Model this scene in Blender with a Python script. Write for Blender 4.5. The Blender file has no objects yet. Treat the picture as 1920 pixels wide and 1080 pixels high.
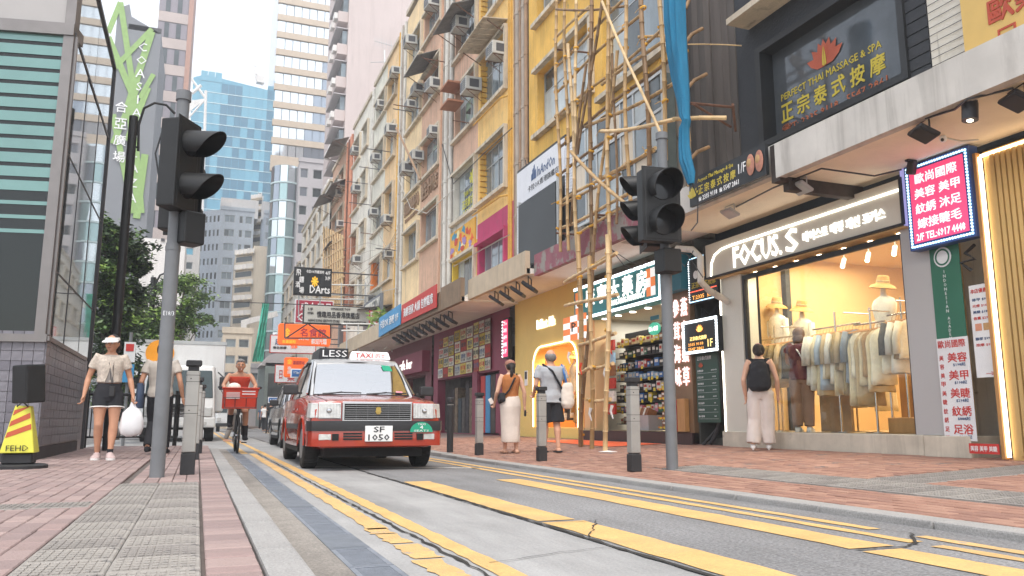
import bpy,bmesh,math,random
from mathutils import Vector,Matrix,noise
random.seed(7)
scn = bpy.context.scene
C = scn.collection
# ---------------------------------------------------------------- camera, sky, sun, exposure
PITCH = math.atan(250 / 1500.0)
YAW = math.atan(590 / math.hypot(1500,250))
CAM = Vector((0,0,0.60))
cd = bpy.data.cameras.new('camera')
cd.sensor_width = 36.0
cd.lens = 36.0 * 1500 / 1920
cd.clip_start = 0.05
cd.clip_end = 3000
cam = bpy.data.objects.new('camera',cd)
C.objects.link(cam)
cam.location = CAM
cam.rotation_euler = (math.pi / 2 + PITCH,0,-YAW)
scn.camera = cam
w = bpy.data.worlds.new('World')
scn.world = w
w.use_nodes = True
nt = w.node_tree
nt.nodes.clear()
SUN_EL,SUN_ROT = math.radians(62),math.radians(200)
sky = nt.nodes.new('ShaderNodeTexSky')
sky.sky_type = 'NISHITA'
sky.sun_disc = False
sky.sun_elevation = SUN_EL
sky.sun_rotation = SUN_ROT
sky.air_density = 1.0
sky.dust_density = 4.0
bgs = nt.nodes.new('ShaderNodeBackground')
bgs.inputs['Strength'].default_value = 0.07
bgc = nt.nodes.new('ShaderNodeBackground')          # the even white layer of cloud
bgc.inputs['Color'].default_value = (0.96,0.98,1.0,1)
bgc.inputs['Strength'].default_value = 0.78
add = nt.nodes.new('ShaderNodeAddShader')
out = nt.nodes.new('ShaderNodeOutputWorld')
nt.links.new(sky.outputs[0],bgs.inputs[0])
nt.links.new(bgs.outputs[0],add.inputs[0])
nt.links.new(bgc.outputs[0],add.inputs[1])
nt.links.new(add.outputs[0],out.inputs[0])
sl = bpy.data.lights.new('sun','SUN')
sl.energy = 1.3
sl.angle = math.radians(22)
sl.color = (1.0,0.96,0.9)
sun = bpy.data.objects.new('sun',sl)
C.objects.link(sun)
sd = Vector((math.sin(SUN_ROT) * math.cos(SUN_EL),math.cos(SUN_ROT) * math.cos(SUN_EL),math.sin(SUN_EL)))
sun.rotation_euler = sd.to_track_quat('Z','Y').to_euler()
sun.location = (0,0,60)
scn.view_settings.view_transform = 'Standard'
scn.view_settings.look = 'None'
scn.view_settings.gamma = 1
scn.view_settings.use_curve_mapping = False
scn.view_settings.exposure = 0.70
scn.render.engine = 'CYCLES'
scn.cycles.max_bounces = 7
scn.cycles.diffuse_bounces = 4
scn.cycles.glossy_bounces = 3
scn.cycles.transmission_bounces = 4
scn.cycles.transparent_max_bounces = 8
scn.cycles.caustics_reflective = False
scn.cycles.caustics_refractive = False
scn.cycles.use_denoising = True
scn.cycles.sample_clamp_indirect = 6.0

# ---------------------------------------------------------------- where a direction of sight meets a plane of the street
_F0 = Vector((math.sin(YAW),math.cos(YAW),0)); _R = Vector((math.cos(YAW),-math.sin(YAW),0)); _Z = Vector((0,0,1))
_F = _F0 * math.cos(PITCH) + _Z * math.sin(PITCH); _U = -_F0 * math.sin(PITCH) + _Z * math.cos(PITCH)
def _ray(px,py): return _F * 1500 + _R * (px - 960) - _U * (py - 540)
def onG(px,py,z=0.12):
 d = _ray(px,py); t = (z - CAM.z) / d.z; return CAM + d * t
def onX(px,py,X=10.0):
 d = _ray(px,py); t = X / d.x; return CAM + d * t
def onY(px,py,Y):
 d = _ray(px,py); t = Y / d.y; return CAM + d * t

# ---------------------------------------------------------------- materials
MATS = {}
def mat(name,col=(.5,.5,.5),rough=.6,metal=0,var=.12,vscale=3.0,bump=0.0,bscale=60.0,emit=0,ecol=None,
  spec=.5,streak=0,trans=0,coat=0,alpha=1,rust=None,rustamt=.5,vz=1.0,ior=1.45):
 """procedural material: base colour broken up by two noises, fine relief, optional vertical weather streaks and stains"""
 if name in MATS: return MATS[name]
 m = bpy.data.materials.new(name); MATS[name] = m
 m.use_nodes = True
 n,l = m.node_tree.nodes,m.node_tree.links
 b = n['Principled BSDF']
 b.inputs['Roughness'].default_value = rough
 b.inputs['Metallic'].default_value = metal
 b.inputs['Specular IOR Level'].default_value = spec
 b.inputs['IOR'].default_value = ior
 b.inputs['Transmission Weight'].default_value = trans
 b.inputs['Coat Weight'].default_value = coat
 b.inputs['Coat Roughness'].default_value = .05
 b.inputs['Alpha'].default_value = alpha
 c4 = (col[0],col[1],col[2],1)
 b.inputs['Base Color'].default_value = c4
 tc = n.new('ShaderNodeTexCoord')
 src = None
 if var:
  mp = n.new('ShaderNodeMapping'); mp.inputs['Scale'].default_value = (1,1,vz)
  l.new(tc.outputs['Object'],mp.inputs[0])
  no = n.new('ShaderNodeTexNoise'); no.inputs['Scale'].default_value = vscale; no.inputs['Detail'].default_value = 6
  no.inputs['Roughness'].default_value = .62
  l.new(mp.outputs[0],no.inputs['Vector'])
  mr = n.new('ShaderNodeMapRange'); mr.inputs[1].default_value = .3; mr.inputs[2].default_value = .7
  mr.inputs[3].default_value = 1 - var; mr.inputs[4].default_value = 1 + var
  l.new(no.outputs['Fac'],mr.inputs[0])
  mx = n.new('ShaderNodeMix'); mx.data_type = 'RGBA'; mx.blend_type = 'MULTIPLY'; mx.inputs[0].default_value = 1
  mx.inputs[6].default_value = c4
  l.new(mr.outputs[0],mx.inputs[7]); src = mx.outputs[2]
 if streak:
  mp = n.new('ShaderNodeMapping'); mp.inputs['Scale'].default_value = (3.6,3.6,.28)
  l.new(tc.outputs['Object'],mp.inputs[0])
  no = n.new('ShaderNodeTexNoise'); no.inputs['Scale'].default_value = 1.0; no.inputs['Detail'].default_value = 10; no.inputs['Distortion'].default_value = .7; no.inputs['Roughness'].default_value = .68
  l.new(mp.outputs[0],no.inputs['Vector'])
  mr = n.new('ShaderNodeMapRange'); mr.inputs[1].default_value = .5; mr.inputs[2].default_value = .75
  mr.inputs[3].default_value = 0; mr.inputs[4].default_value = streak
  l.new(no.outputs['Fac'],mr.inputs[0])
  mx = n.new('ShaderNodeMix'); mx.data_type = 'RGBA'; mx.inputs[7].default_value = (.10,.085,.07,1)
  l.new(mr.outputs[0],mx.inputs[0])
  if src: l.new(src,mx.inputs[6])
  else: mx.inputs[6].default_value = c4
  src = mx.outputs[2]
 if rust:
  no = n.new('ShaderNodeTexNoise'); no.inputs['Scale'].default_value = vscale * 1.7; no.inputs['Detail'].default_value = 8
  no.inputs['Roughness'].default_value = .7
  l.new(tc.outputs['Object'],no.inputs['Vector'])
  mr = n.new('ShaderNodeMapRange'); mr.inputs[1].default_value = 1 - rustamt; mr.inputs[2].default_value = 1.06 - rustamt
  l.new(no.outputs['Fac'],mr.inputs[0])
  mx = n.new('ShaderNodeMix'); mx.data_type = 'RGBA'; mx.inputs[7].default_value = (*rust,1)
  l.new(mr.outputs[0],mx.inputs[0])
  if src: l.new(src,mx.inputs[6])
  else: mx.inputs[6].default_value = c4
  src = mx.outputs[2]
 if src: l.new(src,b.inputs['Base Color'])
 if bump:
  no = n.new('ShaderNodeTexNoise'); no.inputs['Scale'].default_value = bscale; no.inputs['Detail'].default_value = 5
  l.new(tc.outputs['Object'],no.inputs['Vector'])
  bp = n.new('ShaderNodeBump'); bp.inputs['Strength'].default_value = bump; bp.inputs['Distance'].default_value = .02
  l.new(no.outputs['Fac'],bp.inputs['Height']); l.new(bp.outputs[0],b.inputs['Normal'])
 if emit:
  e = ecol or col
  b.inputs['Emission Color'].default_value = (*e,1)
  b.inputs['Emission Strength'].default_value = emit
 return m
def rgb(h):
 v = [int(h[i:i + 2],16) / 255 for i in (0,2,4)]
 return tuple(x / 12.92 if x <= .04045 else ((x + .055) / 1.055) ** 2.4 for x in v)
def clear_glass(name,tint=(.9,.95,.95),refl=.08):
 if name in MATS: return MATS[name]
 m = bpy.data.materials.new(name); MATS[name] = m; m.use_nodes = True
 n,l = m.node_tree.nodes,m.node_tree.links
 n.clear()
 t = n.new('ShaderNodeBsdfTransparent'); t.inputs[0].default_value = (*tint,1)
 g = n.new('ShaderNodeBsdfGlossy'); g.inputs['Roughness'].default_value = .02
 fr = n.new('ShaderNodeLayerWeight'); fr.inputs[0].default_value = .5
 po = n.new('ShaderNodeMath'); po.operation = 'POWER'; po.inputs[1].default_value = 4.5; l.new(fr.outputs['Facing'],po.inputs[0])
 ad = n.new('ShaderNodeMath'); ad.operation = 'ADD'; ad.inputs[1].default_value = refl; ad.use_clamp = True
 mx = n.new('ShaderNodeMixShader'); o = n.new('ShaderNodeOutputMaterial')
 l.new(po.outputs[0],ad.inputs[0]); l.new(ad.outputs[0],mx.inputs[0]); l.new(t.outputs[0],mx.inputs[1]); l.new(g.outputs[0],mx.inputs[2]); l.new(mx.outputs[0],o.inputs[0])
 return m

TMP = bpy.data.scenes.new('workbench')
def evaluated(o,*others):
 for q in (o,*others): TMP.collection.objects.link(q)
 with bpy.context.temp_override(scene=TMP,view_layer=TMP.view_layers[0]):
  me = bpy.data.meshes.new_from_object(o.evaluated_get(bpy.context.evaluated_depsgraph_get()))
 for q in (o,*others): TMP.collection.objects.unlink(q)
 o.modifiers.clear(); nm = o.data.name; o.data = me; me.name = nm; return o
# ---------------------------------------------------------------- mesh building
class MB:
 def __init__(s): s.v = []; s.f = []
 def add(s,vs,fs):
  o = len(s.v); s.v += [tuple(v) for v in vs]; s.f += [tuple(i + o for i in f) for f in fs]; return s
 def box(s,x0,x1,y0,y1,z0,z1):
  x0,x1 = sorted((x0,x1)); y0,y1 = sorted((y0,y1)); z0,z1 = sorted((z0,z1))
  return s.add([(x0,y0,z0),(x1,y0,z0),(x1,y1,z0),(x0,y1,z0),(x0,y0,z1),(x1,y0,z1),(x1,y1,z1),(x0,y1,z1)],
                     [(0,3,2,1),(4,5,6,7),(0,1,5,4),(1,2,6,5),(2,3,7,6),(3,0,4,7)])
 def hexa(s,p):      # eight points: bottom four counter-clockwise, then top four
  return s.add(p,[(0,3,2,1),(4,5,6,7),(0,1,5,4),(1,2,6,5),(2,3,7,6),(3,0,4,7)])
 def obox(s,c,sx,sy,sz,M=None):
  M = M or Matrix.Identity(3); c = Vector(c)
  p = [c + M @ Vector((a * sx / 2,b * sy / 2,d * sz / 2)) for d in (-1,1) for a,b in ((-1,-1),(1,-1),(1,1),(-1,1))]
  return s.hexa(p)
 def quad(s,a,b,c,d): return s.add([a,b,c,d],[(0,1,2,3)])
 def prism(s,pts,d):     # closed polygon pts extruded by vector d
  n = len(pts); d = Vector(d); p = [Vector(q) for q in pts]
  return s.add(p + [q + d for q in p],[tuple(range(n))[::-1],tuple(range(n,2 * n))] + [(i,(i + 1) % n,n + (i + 1) % n,n + i) for i in range(n)])
 def rings(s,R,cap=True,closed=True):
  n = len(R[0]); vs = [p for r in R for p in r]; fs = []
  for i in range(len(R) - 1):
   for j in range(n if closed else n - 1):
    k = (j + 1) % n
    fs.append((i * n + j,i * n + k,(i + 1) * n + k,(i + 1) * n + j))
  if cap and closed: fs += [tuple(range(n))[::-1],tuple(range((len(R) - 1) * n,len(R) * n))]
  return s.add(vs,fs)
 def tube(s,pts,r,n=8,cap=True):
  pts = [Vector(p) for p in pts]; rs = r if isinstance(r,(list,tuple)) else [r] * len(pts)
  R = []; up = None
  for i,p in enumerate(pts):
   d = (pts[min(i + 1,len(pts) - 1)] - pts[max(i - 1,0)]).normalized()
   if up is None:
    up = d.orthogonal().normalized()
   else:
    up = (up - d * up.dot(d))
    up = up.normalized() if up.length > 1e-5 else d.orthogonal().normalized()
   sd_ = d.cross(up)
   R.append([p + (up * math.cos(2 * math.pi * k / n) + sd_ * math.sin(2 * math.pi * k / n)) * rs[i] for k in range(n)])
  return s.rings(R,cap)
 def cyl(s,a,b,r,n=12,r2=None): return s.tube([a,b],[r,r if r2 is None else r2],n)
 def lathe(s,prof,c=(0,0,0),n=16,M=None,cap=True):   # prof: (radius, height)
  M = M or Matrix.Identity(3); c = Vector(c)
  return s.rings([[c + M @ Vector((r * math.cos(2 * math.pi * k / n),r * math.sin(2 * math.pi * k / n),h)) for k in range(n)] for r,h in prof],cap)
 def ell(s,c,rx,ry,rz,n=12,m=8,M=None):
  prof = [(max(1e-4,math.sin(math.pi * i / m)),-math.cos(math.pi * i / m)) for i in range(m + 1)]
  M = (M or Matrix.Identity(3)) @ Matrix.Diagonal((rx,ry,rz))
  return s.lathe(prof,c,n,M)
 def build(s,name,m=None,parent=None,smooth=False,bevel=0,seg=1,kind=None,angle=35,label=None,local=False):
  if parent is not None and not local:
   off = Vector((0,0,0)); q = parent
   while q is not None: off += q.location; q = q.parent
   vs = [(x - off.x,y - off.y,z - off.z) for x,y,z in s.v]
  else: vs = s.v
  me = bpy.data.meshes.new(name); me.from_pydata(vs,[],s.f)
  bm = bmesh.new(); bm.from_mesh(me)
  if bevel:
   es = [e for e in bm.edges if len(e.link_faces) == 2 and e.calc_face_angle(0) > math.radians(28)]
   bmesh.ops.bevel(bm,geom=es,offset=bevel,segments=seg,affect='EDGES',profile=.6,clamp_overlap=True)
  bmesh.ops.recalc_face_normals(bm,faces=bm.faces)
  bm.to_mesh(me); bm.free()
  o = bpy.data.objects.new(name,me); C.objects.link(o)
  if m: me.materials.append(MATS[m] if isinstance(m,str) else m)
  if parent is not None: o.parent = parent
  if smooth:
   me.shade_smooth()
   me.set_sharp_from_angle(angle=math.radians(angle))
  if kind: o['kind'] = kind
  if label: o['label'] = label
  return o
def thing(name,label,cat,loc=(0,0,0),group=None,rotz=0):
 o = bpy.data.objects.new(name,None); C.objects.link(o); o.empty_display_size = .2
 o.location = loc; o.rotation_euler = (0,0,rotz); o['label'] = label; o['category'] = cat
 if group: o['group'] = group
 return o
def tag(o,label,cat,group=None):
 o['label'] = label; o['category'] = cat
 if group: o['group'] = group
 return o
def share(o,parent,loc,name=None,scale=None,rot=None):       # another piece of the same mesh
 c = o.copy(); C.objects.link(c); c.parent = parent; c.location = loc
 if scale: c.scale = scale
 if rot: c.rotation_euler = rot
 return c
def copy_tree(o,parent=None):
 c = o.copy(); C.objects.link(c); c.parent = parent
 for ch in list(o.children): copy_tree(ch,c)
 return c
def dup(o,loc,label=None,group=None,rotz=None,scale=None):
 c = copy_tree(o); c.location = loc
 if label: c['label'] = label
 if group: c['group'] = group
 if rotz is not None: c.rotation_euler = (0,0,rotz)
 if scale: c.scale = scale
 return c
# ---------------------------------------------------------------- lettering
RX,UZ,RY = Vector((1,0,0)),Vector((0,0,1)),Vector((0,-1,0))
def letters(s,c,right,up,W=None,H=None,m='ink',parent=None,name='lettering',depth=.004,bold=0,shear=0,spacing=1.0,align='C'):
 """string s as a thin solid, its box centred on c (align L: left middle), fitted to width W and/or height H"""
 cu = bpy.data.curves.new(name,'FONT'); cu.body = s; cu.size = 1; cu.resolution_u = 1; cu.extrude = .01
 cu.shear = shear; cu.space_character = spacing
 ob = bpy.data.objects.new(name,cu)
 me = bpy.data.meshes.new_from_object(ob)
 bpy.data.objects.remove(ob); bpy.data.curves.remove(cu)
 if not me.vertices: return None
 xs = [v.co.x for v in me.vertices]; ys = [v.co.y for v in me.vertices]
 x0,x1,y0,y1 = min(xs),max(xs),min(ys),max(ys)
 sx = W / (x1 - x0) if W else None; sy = H / (y1 - y0) if H else None
 sx = sx or sy; sy = sy or sx
 right = Vector(right).normalized(); up = Vector(up).normalized(); nrm = right.cross(up); c = Vector(c)
 cx = x0 if align == 'L' else (x0 + x1) / 2
 off = Vector((0,0,0)); q = parent
 while q is not None: off += q.location; q = q.parent
 if bold:
  bm = bmesh.new(); bm.from_mesh(me); g0 = bm.verts[:] + bm.edges[:] + bm.faces[:]
  for k,(dx,dy) in enumerate(((1,.6),(-1,-.6),(.6,-1),(-.6,1))):
   g = bmesh.ops.duplicate(bm,geom=g0)['geom']
   for v in g:
    if isinstance(v,bmesh.types.BMVert): v.co.x += dx * bold; v.co.y += dy * bold; v.co.z += .001 * (k + 1) * (1 if v.co.z > 0 else 0)
  bm.to_mesh(me); bm.free()
 for v in me.vertices:
  v.co = c + right * (v.co.x - cx) * sx + up * (v.co.y - (y0 + y1) / 2) * sy + nrm * (depth * (1 + (v.co.z - .01) * 40) if v.co.z > 0 else 0) - off
 me.update()
 o = bpy.data.objects.new(name,me); C.objects.link(o)
 me.materials.clear(); me.materials.append(MATS[m] if isinstance(m,str) else m)
 if parent is not None: o.parent = parent
 return o
# ================================================================ the ground
XF = 8.2                                      # plane of the shop fronts on the right
def zR(x): return .03 + .0415 * (min(x,9.5) - 4.1)      # the right pavement rises to the shops
def onS(px,py):
 d = _ray(px,py); t = (.03 - .0415 * 4.1 - CAM.z) / (d.z - .0415 * d.x); return CAM + d * t
def speck(name,a,b,sc,dark=.6,rough=.85,bump=.4,patch=.15,patchs=.6,stains=None):
 """aggregate surface: fine two-tone grain over broad patches"""
 m = bpy.data.materials.new(name); MATS[name] = m; m.use_nodes = True
 n,l = m.node_tree.nodes,m.node_tree.links; p = n['Principled BSDF']; p.inputs['Roughness'].default_value = rough
 tc = n.new('ShaderNodeTexCoord')
 no = n.new('ShaderNodeTexNoise'); no.inputs['Scale'].default_value = sc; no.inputs['Detail'].default_value = 4; no.inputs['Roughness'].default_value = .8
 vo = n.new('ShaderNodeTexVoronoi'); vo.inputs['Scale'].default_value = sc * .7
 pn = n.new('ShaderNodeTexNoise'); pn.inputs['Scale'].default_value = patchs; pn.inputs['Detail'].default_value = 8; pn.inputs['Roughness'].default_value = .65
 for q in (no,vo,pn): l.new(tc.outputs['Object'],q.inputs['Vector'])
 cr = n.new('ShaderNodeMix'); cr.data_type = 'RGBA'; cr.inputs[6].default_value = (*a,1); cr.inputs[7].default_value = (*b,1)
 mr = n.new('ShaderNodeMapRange'); mr.inputs[1].default_value = .4; mr.inputs[2].default_value = .62
 l.new(no.outputs[0],mr.inputs[0]); l.new(mr.outputs[0],cr.inputs[0])
 m2 = n.new('ShaderNodeMix'); m2.data_type = 'RGBA'; m2.blend_type = 'MULTIPLY'; m2.inputs[0].default_value = 1
 r2 = n.new('ShaderNodeMapRange'); r2.inputs[1].default_value = .3; r2.inputs[2].default_value = .7; r2.inputs[3].default_value = 1 - patch; r2.inputs[4].default_value = 1 + patch
 l.new(pn.outputs[0],r2.inputs[0]); l.new(cr.outputs[2],m2.inputs[6]); l.new(r2.outputs[0],m2.inputs[7])
 mp = n.new('ShaderNodeMapping'); mp.inputs['Scale'].default_value = (1.6,.22,1); l.new(tc.outputs['Object'],mp.inputs[0])
 sn = n.new('ShaderNodeTexNoise'); sn.inputs['Scale'].default_value = 1.1; sn.inputs['Detail'].default_value = 9; sn.inputs['Roughness'].default_value = .7; l.new(mp.outputs[0],sn.inputs['Vector'])
 r3 = n.new('ShaderNodeMapRange'); r3.inputs[1].default_value = .42; r3.inputs[2].default_value = .64; r3.inputs[3].default_value = 1.04; r3.inputs[4].default_value = .74; l.new(sn.outputs[0],r3.inputs[0])
 m3 = n.new('ShaderNodeMix'); m3.data_type = 'RGBA'; m3.blend_type = 'MULTIPLY'; m3.inputs[0].default_value = 1; l.new(m2.outputs[2],m3.inputs[6]); l.new(r3.outputs[0],m3.inputs[7])
 l.new(m3.outputs[2],p.inputs['Base Color'])
 bp = n.new('ShaderNodeBump'); bp.inputs['Strength'].default_value = bump; bp.inputs['Distance'].default_value = .006
 l.new(vo.outputs['Distance'],bp.inputs['Height']); l.new(bp.outputs[0],p.inputs['Normal'])
 return m
speck('asphalt',(.13,.13,.135),(.30,.30,.30),55,patch=.16)
speck('road_concrete',(.29,.29,.285),(.37,.365,.36),70,patch=.13,bump=.2,patchs=1.1)
speck('channel',(.20,.185,.165),(.34,.31,.28),80,patch=.2,patchs=2)
speck('kerbstone',(.25,.245,.235),(.37,.36,.35),90,patch=.12,patchs=3,bump=.25)
speck('ground_base',(.16,.15,.145),(.22,.21,.20),30,patch=.15)
mat('mortar',(.13,.11,.10),.95,var=.3,vscale=8)
BR = []
for i,c in enumerate(['9a8783','94817d','a18d88','98837f','8f7d7a']):
 BR.append(mat('brick_pink_%d' % i,rgb(c),.85,var=.16,vscale=2.3,bump=.35,bscale=90,rust=(.16,.13,.125),rustamt=.42))
BO = []
for i,c in enumerate(['9c7767','a4806f','957162','906d60']):
 BO.append(mat('brick_orange_%d' % i,rgb(c),.85,var=.18,vscale=2.0,bump=.3,bscale=90,rust=(.17,.14,.13),rustamt=.42))
mat('tactile_grey',rgb('9b9690'),.9,var=.2,vscale=4,bump=.5,bscale=120,rust=(.2,.19,.18),rustamt=.45)
mat('tactile_grey_b',rgb('8f8a85'),.9,var=.2,vscale=4,bump=.5,bscale=120,rust=(.16,.15,.145),rustamt=.45)
def paint(name,col,wear=.36):
 m = mat(name,col,.75,var=.16,vscale=2.5,bump=.5,bscale=170); n,l = m.node_tree.nodes,m.node_tree.links; b = n['Principled BSDF']; src = b.inputs['Base Color'].links[0].from_socket
 tc = n.new('ShaderNodeTexCoord')
 for sc,lo,hi,colr,amt in ((55,.40,.70,(.30,.24,.14),.55),(7,1 - wear,1.05 - wear,(.30,.29,.27),1),(1.3,.5,.75,(.36,.30,.20),.5)):
  no = n.new('ShaderNodeTexNoise'); no.inputs['Scale'].default_value = sc; no.inputs['Detail'].default_value = 9; no.inputs['Roughness'].default_value = .75; l.new(tc.outputs['Object'],no.inputs['Vector'])
  mr = n.new('ShaderNodeMapRange'); mr.inputs[1].default_value = lo; mr.inputs[2].default_value = hi; mr.inputs[4].default_value = amt; l.new(no.outputs[0],mr.inputs[0])
  mx = n.new('ShaderNodeMix'); mx.data_type = 'RGBA'; mx.inputs[7].default_value = (*colr,1); l.new(mr.outputs[0],mx.inputs[0]); l.new(src,mx.inputs[6]); src = mx.outputs[2]
 l.new(src,b.inputs['Base Color']); return m
paint('yellow_paint',(.74,.46,.17),.34)
paint('yellow_paint_worn',(.72,.45,.18),.42)
paint('white_paint',(.74,.74,.72),.4)
mat('crack_dark',(.035,.033,.03),.95,var=.3)

g = MB(); g.quad((-400,-20,-.03),(400,-20,-.03),(400,900,-.03),(-400,900,-.03))
g.build('ground','ground_base',kind='structure')
# road: channel, drain, concrete lane, asphalt lane
road = bpy.data.objects.new('road',None); C.objects.link(road); road['kind'] = 'structure'
def sheet(name,x0,x1,y0,y1,z,m,par,ny=1):
 b = MB(); b.box(x0,x1,y0,y1,z - .05,z); return b.build(name,m,par)
sheet('channel',.37,.625,-6,19,-.004,'channel',road)
sheet('concrete_lane',.815,1.90,-6,140,0,'road_concrete',road)
sheet('asphalt_lane',1.91,4.005,-6,140,0,'asphalt',road)
b = MB(); b.box(-2.6,.815,19.001,140,-.05,.0); b.build('far_lane','road_concrete',road)
def ragged(x0,x1,y0,y1,z,step=.16,amp=.012,taper=0,rnd=None,thick=.002):
 """a painted band along the street with uneven edges"""
 rnd = rnd or random; b = MB(); n = max(2,int((y1 - y0) / step)); L = []; Rr = []
 for i in range(n + 1):
  y = y0 + (y1 - y0) * i / n
  L.append((x0 + rnd.uniform(-amp,amp),y,z)); Rr.append((x1 + rnd.uniform(-amp,amp),y,z))
 return b.add(L + Rr,[(i,n + 1 + i,n + 2 + i,i + 1) for i in range(n)])
rr = random.Random(3)
ragged(.93,1.045,-3,2.6,.004,.07,.012,rnd=rr).build('yellow_line','yellow_paint_worn',road)
y = 2.62
while y < 4.6:                                           # the broken stretch near the camera
 d = rr.uniform(.22,.45); ragged(.915 + rr.uniform(-.01,.01),1.05 + rr.uniform(-.02,.01),y,y + d,.004,.05,.014,rnd=rr).build('yellow_line','yellow_paint_worn',road); y += d + rr.uniform(.03,.12)
ragged(.93,1.045,4.6,16,.004,.10,.010,rnd=rr).build('yellow_line','yellow_paint_worn',road)
ragged(.80,.92,16,48,.004,.3,.008,rnd=rr).build('yellow_line','yellow_paint',road)
ragged(1.14,1.245,-3,48,.004,.11,.008,rnd=rr).build('yellow_line','yellow_paint',road)
ragged(3.35,3.44,3.15,46,.004,.14,.007,rnd=rr).build('yellow_line','yellow_paint',road)
ragged(3.54,3.63,3.6,46,.004,.14,.007,rnd=rr).build('yellow_line','yellow_paint',road)
ragged(3.35,3.44,-3,3.02,.004,.14,.009,rnd=rr).build('yellow_line','yellow_paint_worn',road)
ragged(3.54,3.63,-3,3.30,.004,.14,.009,rnd=rr).build('yellow_line','yellow_paint_worn',road)
ragged(1.965,2.23,-3,4.55,.004,.2,.010,rnd=rr).build('crossing_stripe','yellow_paint',road)
ragged(1.955,2.22,4.62,8.05,.004,.2,.010,rnd=rr).build('crossing_stripe','yellow_paint',road)
ragged(2.92,3.17,-3,3.02,.004,.2,.010,rnd=rr).build('crossing_stripe','yellow_paint',road)
ragged(2.93,3.19,3.10,8.0,.004,.2,.010,rnd=rr).build('crossing_stripe','yellow_paint',road)
b = MB(); b.quad((1.28,11.35,.004),(3.45,10.1,.004),(3.45,9.95,.004),(1.28,11.22,.004)); b.build('stop_line','white_paint',road)
def crack(pts,wd,z=.0065,seg=6,amp=.012,name='crack',par=None,seed=1,m='crack_dark'):
 r = random.Random(seed); P = []
 for i in range(len(pts) - 1):
  a,c = Vector(pts[i]),Vector(pts[i + 1])
  for k in range(seg): P.append(a.lerp(c,k / seg))
 P.append(Vector(pts[-1])); L = []; Rr = []
 for i,p in enumerate(P):
  d = (P[min(i + 1,len(P) - 1)] - P[max(i - 1,0)]).normalized(); nn = Vector((-d.y,d.x)); p = p + nn * r.uniform(-amp,amp)
  ww = wd * r.uniform(.35,1.3) / 2
  L.append((*(p + nn * ww),z)); Rr.append((*(p - nn * ww),z))
 n = len(P); return MB().add(L + Rr,[(i,n + i,n + 1 + i,i + 1) for i in range(n - 1)]).build(name,m,par)
crack([(1.905,-3),(1.91,3.4),(1.93,6.2),(1.905,9),(1.9,14),(1.9,40)],.035,seg=40,amp=.009,par=road,seed=2)
crack([(1.09,-2),(1.10,3),(1.085,7),(1.09,16)],.022,seg=50,amp=.010,par=road,seed=4)
crack([(.385,-2),(.385,16)],.012,z=.0005,seg=60,amp=.005,par=road,seed=5)
crack([(1.2,3.35),(1.6,3.5),(1.9,3.55)],.006,par=road,seed=6)
crack([(1.93,4.6),(2.2,4.50),(2.4,4.55)],.008,par=road,seed=7)
crack([(1.95,3.9),(2.15,4.25),(2.3,4.5)],.010,par=road,seed=17)
crack([(2.93,3.07),(3.2,3.05),(3.35,3.12),(3.64,3.40)],.018,par=road,seed=8)
crack([(1.2,8.4),(1.6,8.3),(1.9,8.36)],.008,par=road,seed=9)
crack([(2.9,6.3),(3.2,6.15),(3.45,6.25)],.008,par=road,seed=10)
crack([(.83,12.6),(1.3,12.5),(1.9,12.62)],.012,par=road,seed=11)
crack([(3.2,2.2),(3.3,2.1),(3.45,2.18)],.006,par=road,seed=12)
# grated drain: each cover its own piece
dr = bpy.data.objects.new('drain',None); C.objects.link(dr); dr['kind'] = 'structure'
sheet('drain_bed',.625,.815,-1,19,-.03,mat('drain_bed',(.03,.03,.035),.9),dr)
mat('drain_iron',rgb('7c828b'),.6,var=.2,vscale=6,bump=.2,bscale=80)
mat('drain_iron_b',rgb('6f757d'),.6,var=.2,vscale=6,bump=.2,bscale=80)
gc = MB(); L = .495
gc.box(0,.022,0,L,-.02,0); gc.box(.168,.19,0,L,-.02,0); gc.box(.022,.168,0,.02,-.02,0); gc.box(.022,.168,L - .02,L,-.02,0)
for i in range(18): gc.box(.022,.168,.034 + i * .0243,.047 + i * .0243,-.018,-.001)
p0 = gc.build('grate_cover','drain_iron',dr); p0.location = (.625,1.5,0)
sc_ = MB(); sc_.box(0,.19,0,L,-.02,0); sc_.box(.02,.17,.03,.034,0,.0015)
s0 = sc_.build('drain_cover','drain_iron_b',dr); s0.location = (.625,4.0,.0)
for i in range(-4,35):
 yy = 1.5 + i * .5
 if i == 0 or i == 5: continue
 share(p0 if i < 8 or i % 3 else s0,dr,(.625,yy,rr.uniform(-.002,.001)))
# kerbs
kl = bpy.data.objects.new('kerb',None); C.objects.link(kl); kl['kind'] = 'structure'
kb = MB(); kb.box(0,.142,0,.89,-.2,.0); k0 = kb.build('kerb_stone','kerbstone',kl,bevel=.012,seg=2); k0.location = (.236,-.3,.12)
for i in range(1,18): share(k0,kl,(.236 + rr.uniform(-.003,.003),-.3 + i * .9,.12 + rr.uniform(-.002,.002)))
kr = bpy.data.objects.new('kerb',None); C.objects.link(kr); kr['kind'] = 'structure'
kb = MB(); kb.box(0,.20,0,.89,-.2,0); k1 = kb.build('kerb_stone','kerbstone',kr,bevel=.012,seg=2); k1.location = (3.90,-1,.045)
for i in range(1,70): share(k1,kr,(3.90 + rr.uniform(-.003,.003),-1 + i * .9,.045 + (0 if i < 14 else min(.05,(i - 14) * .01))))
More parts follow.
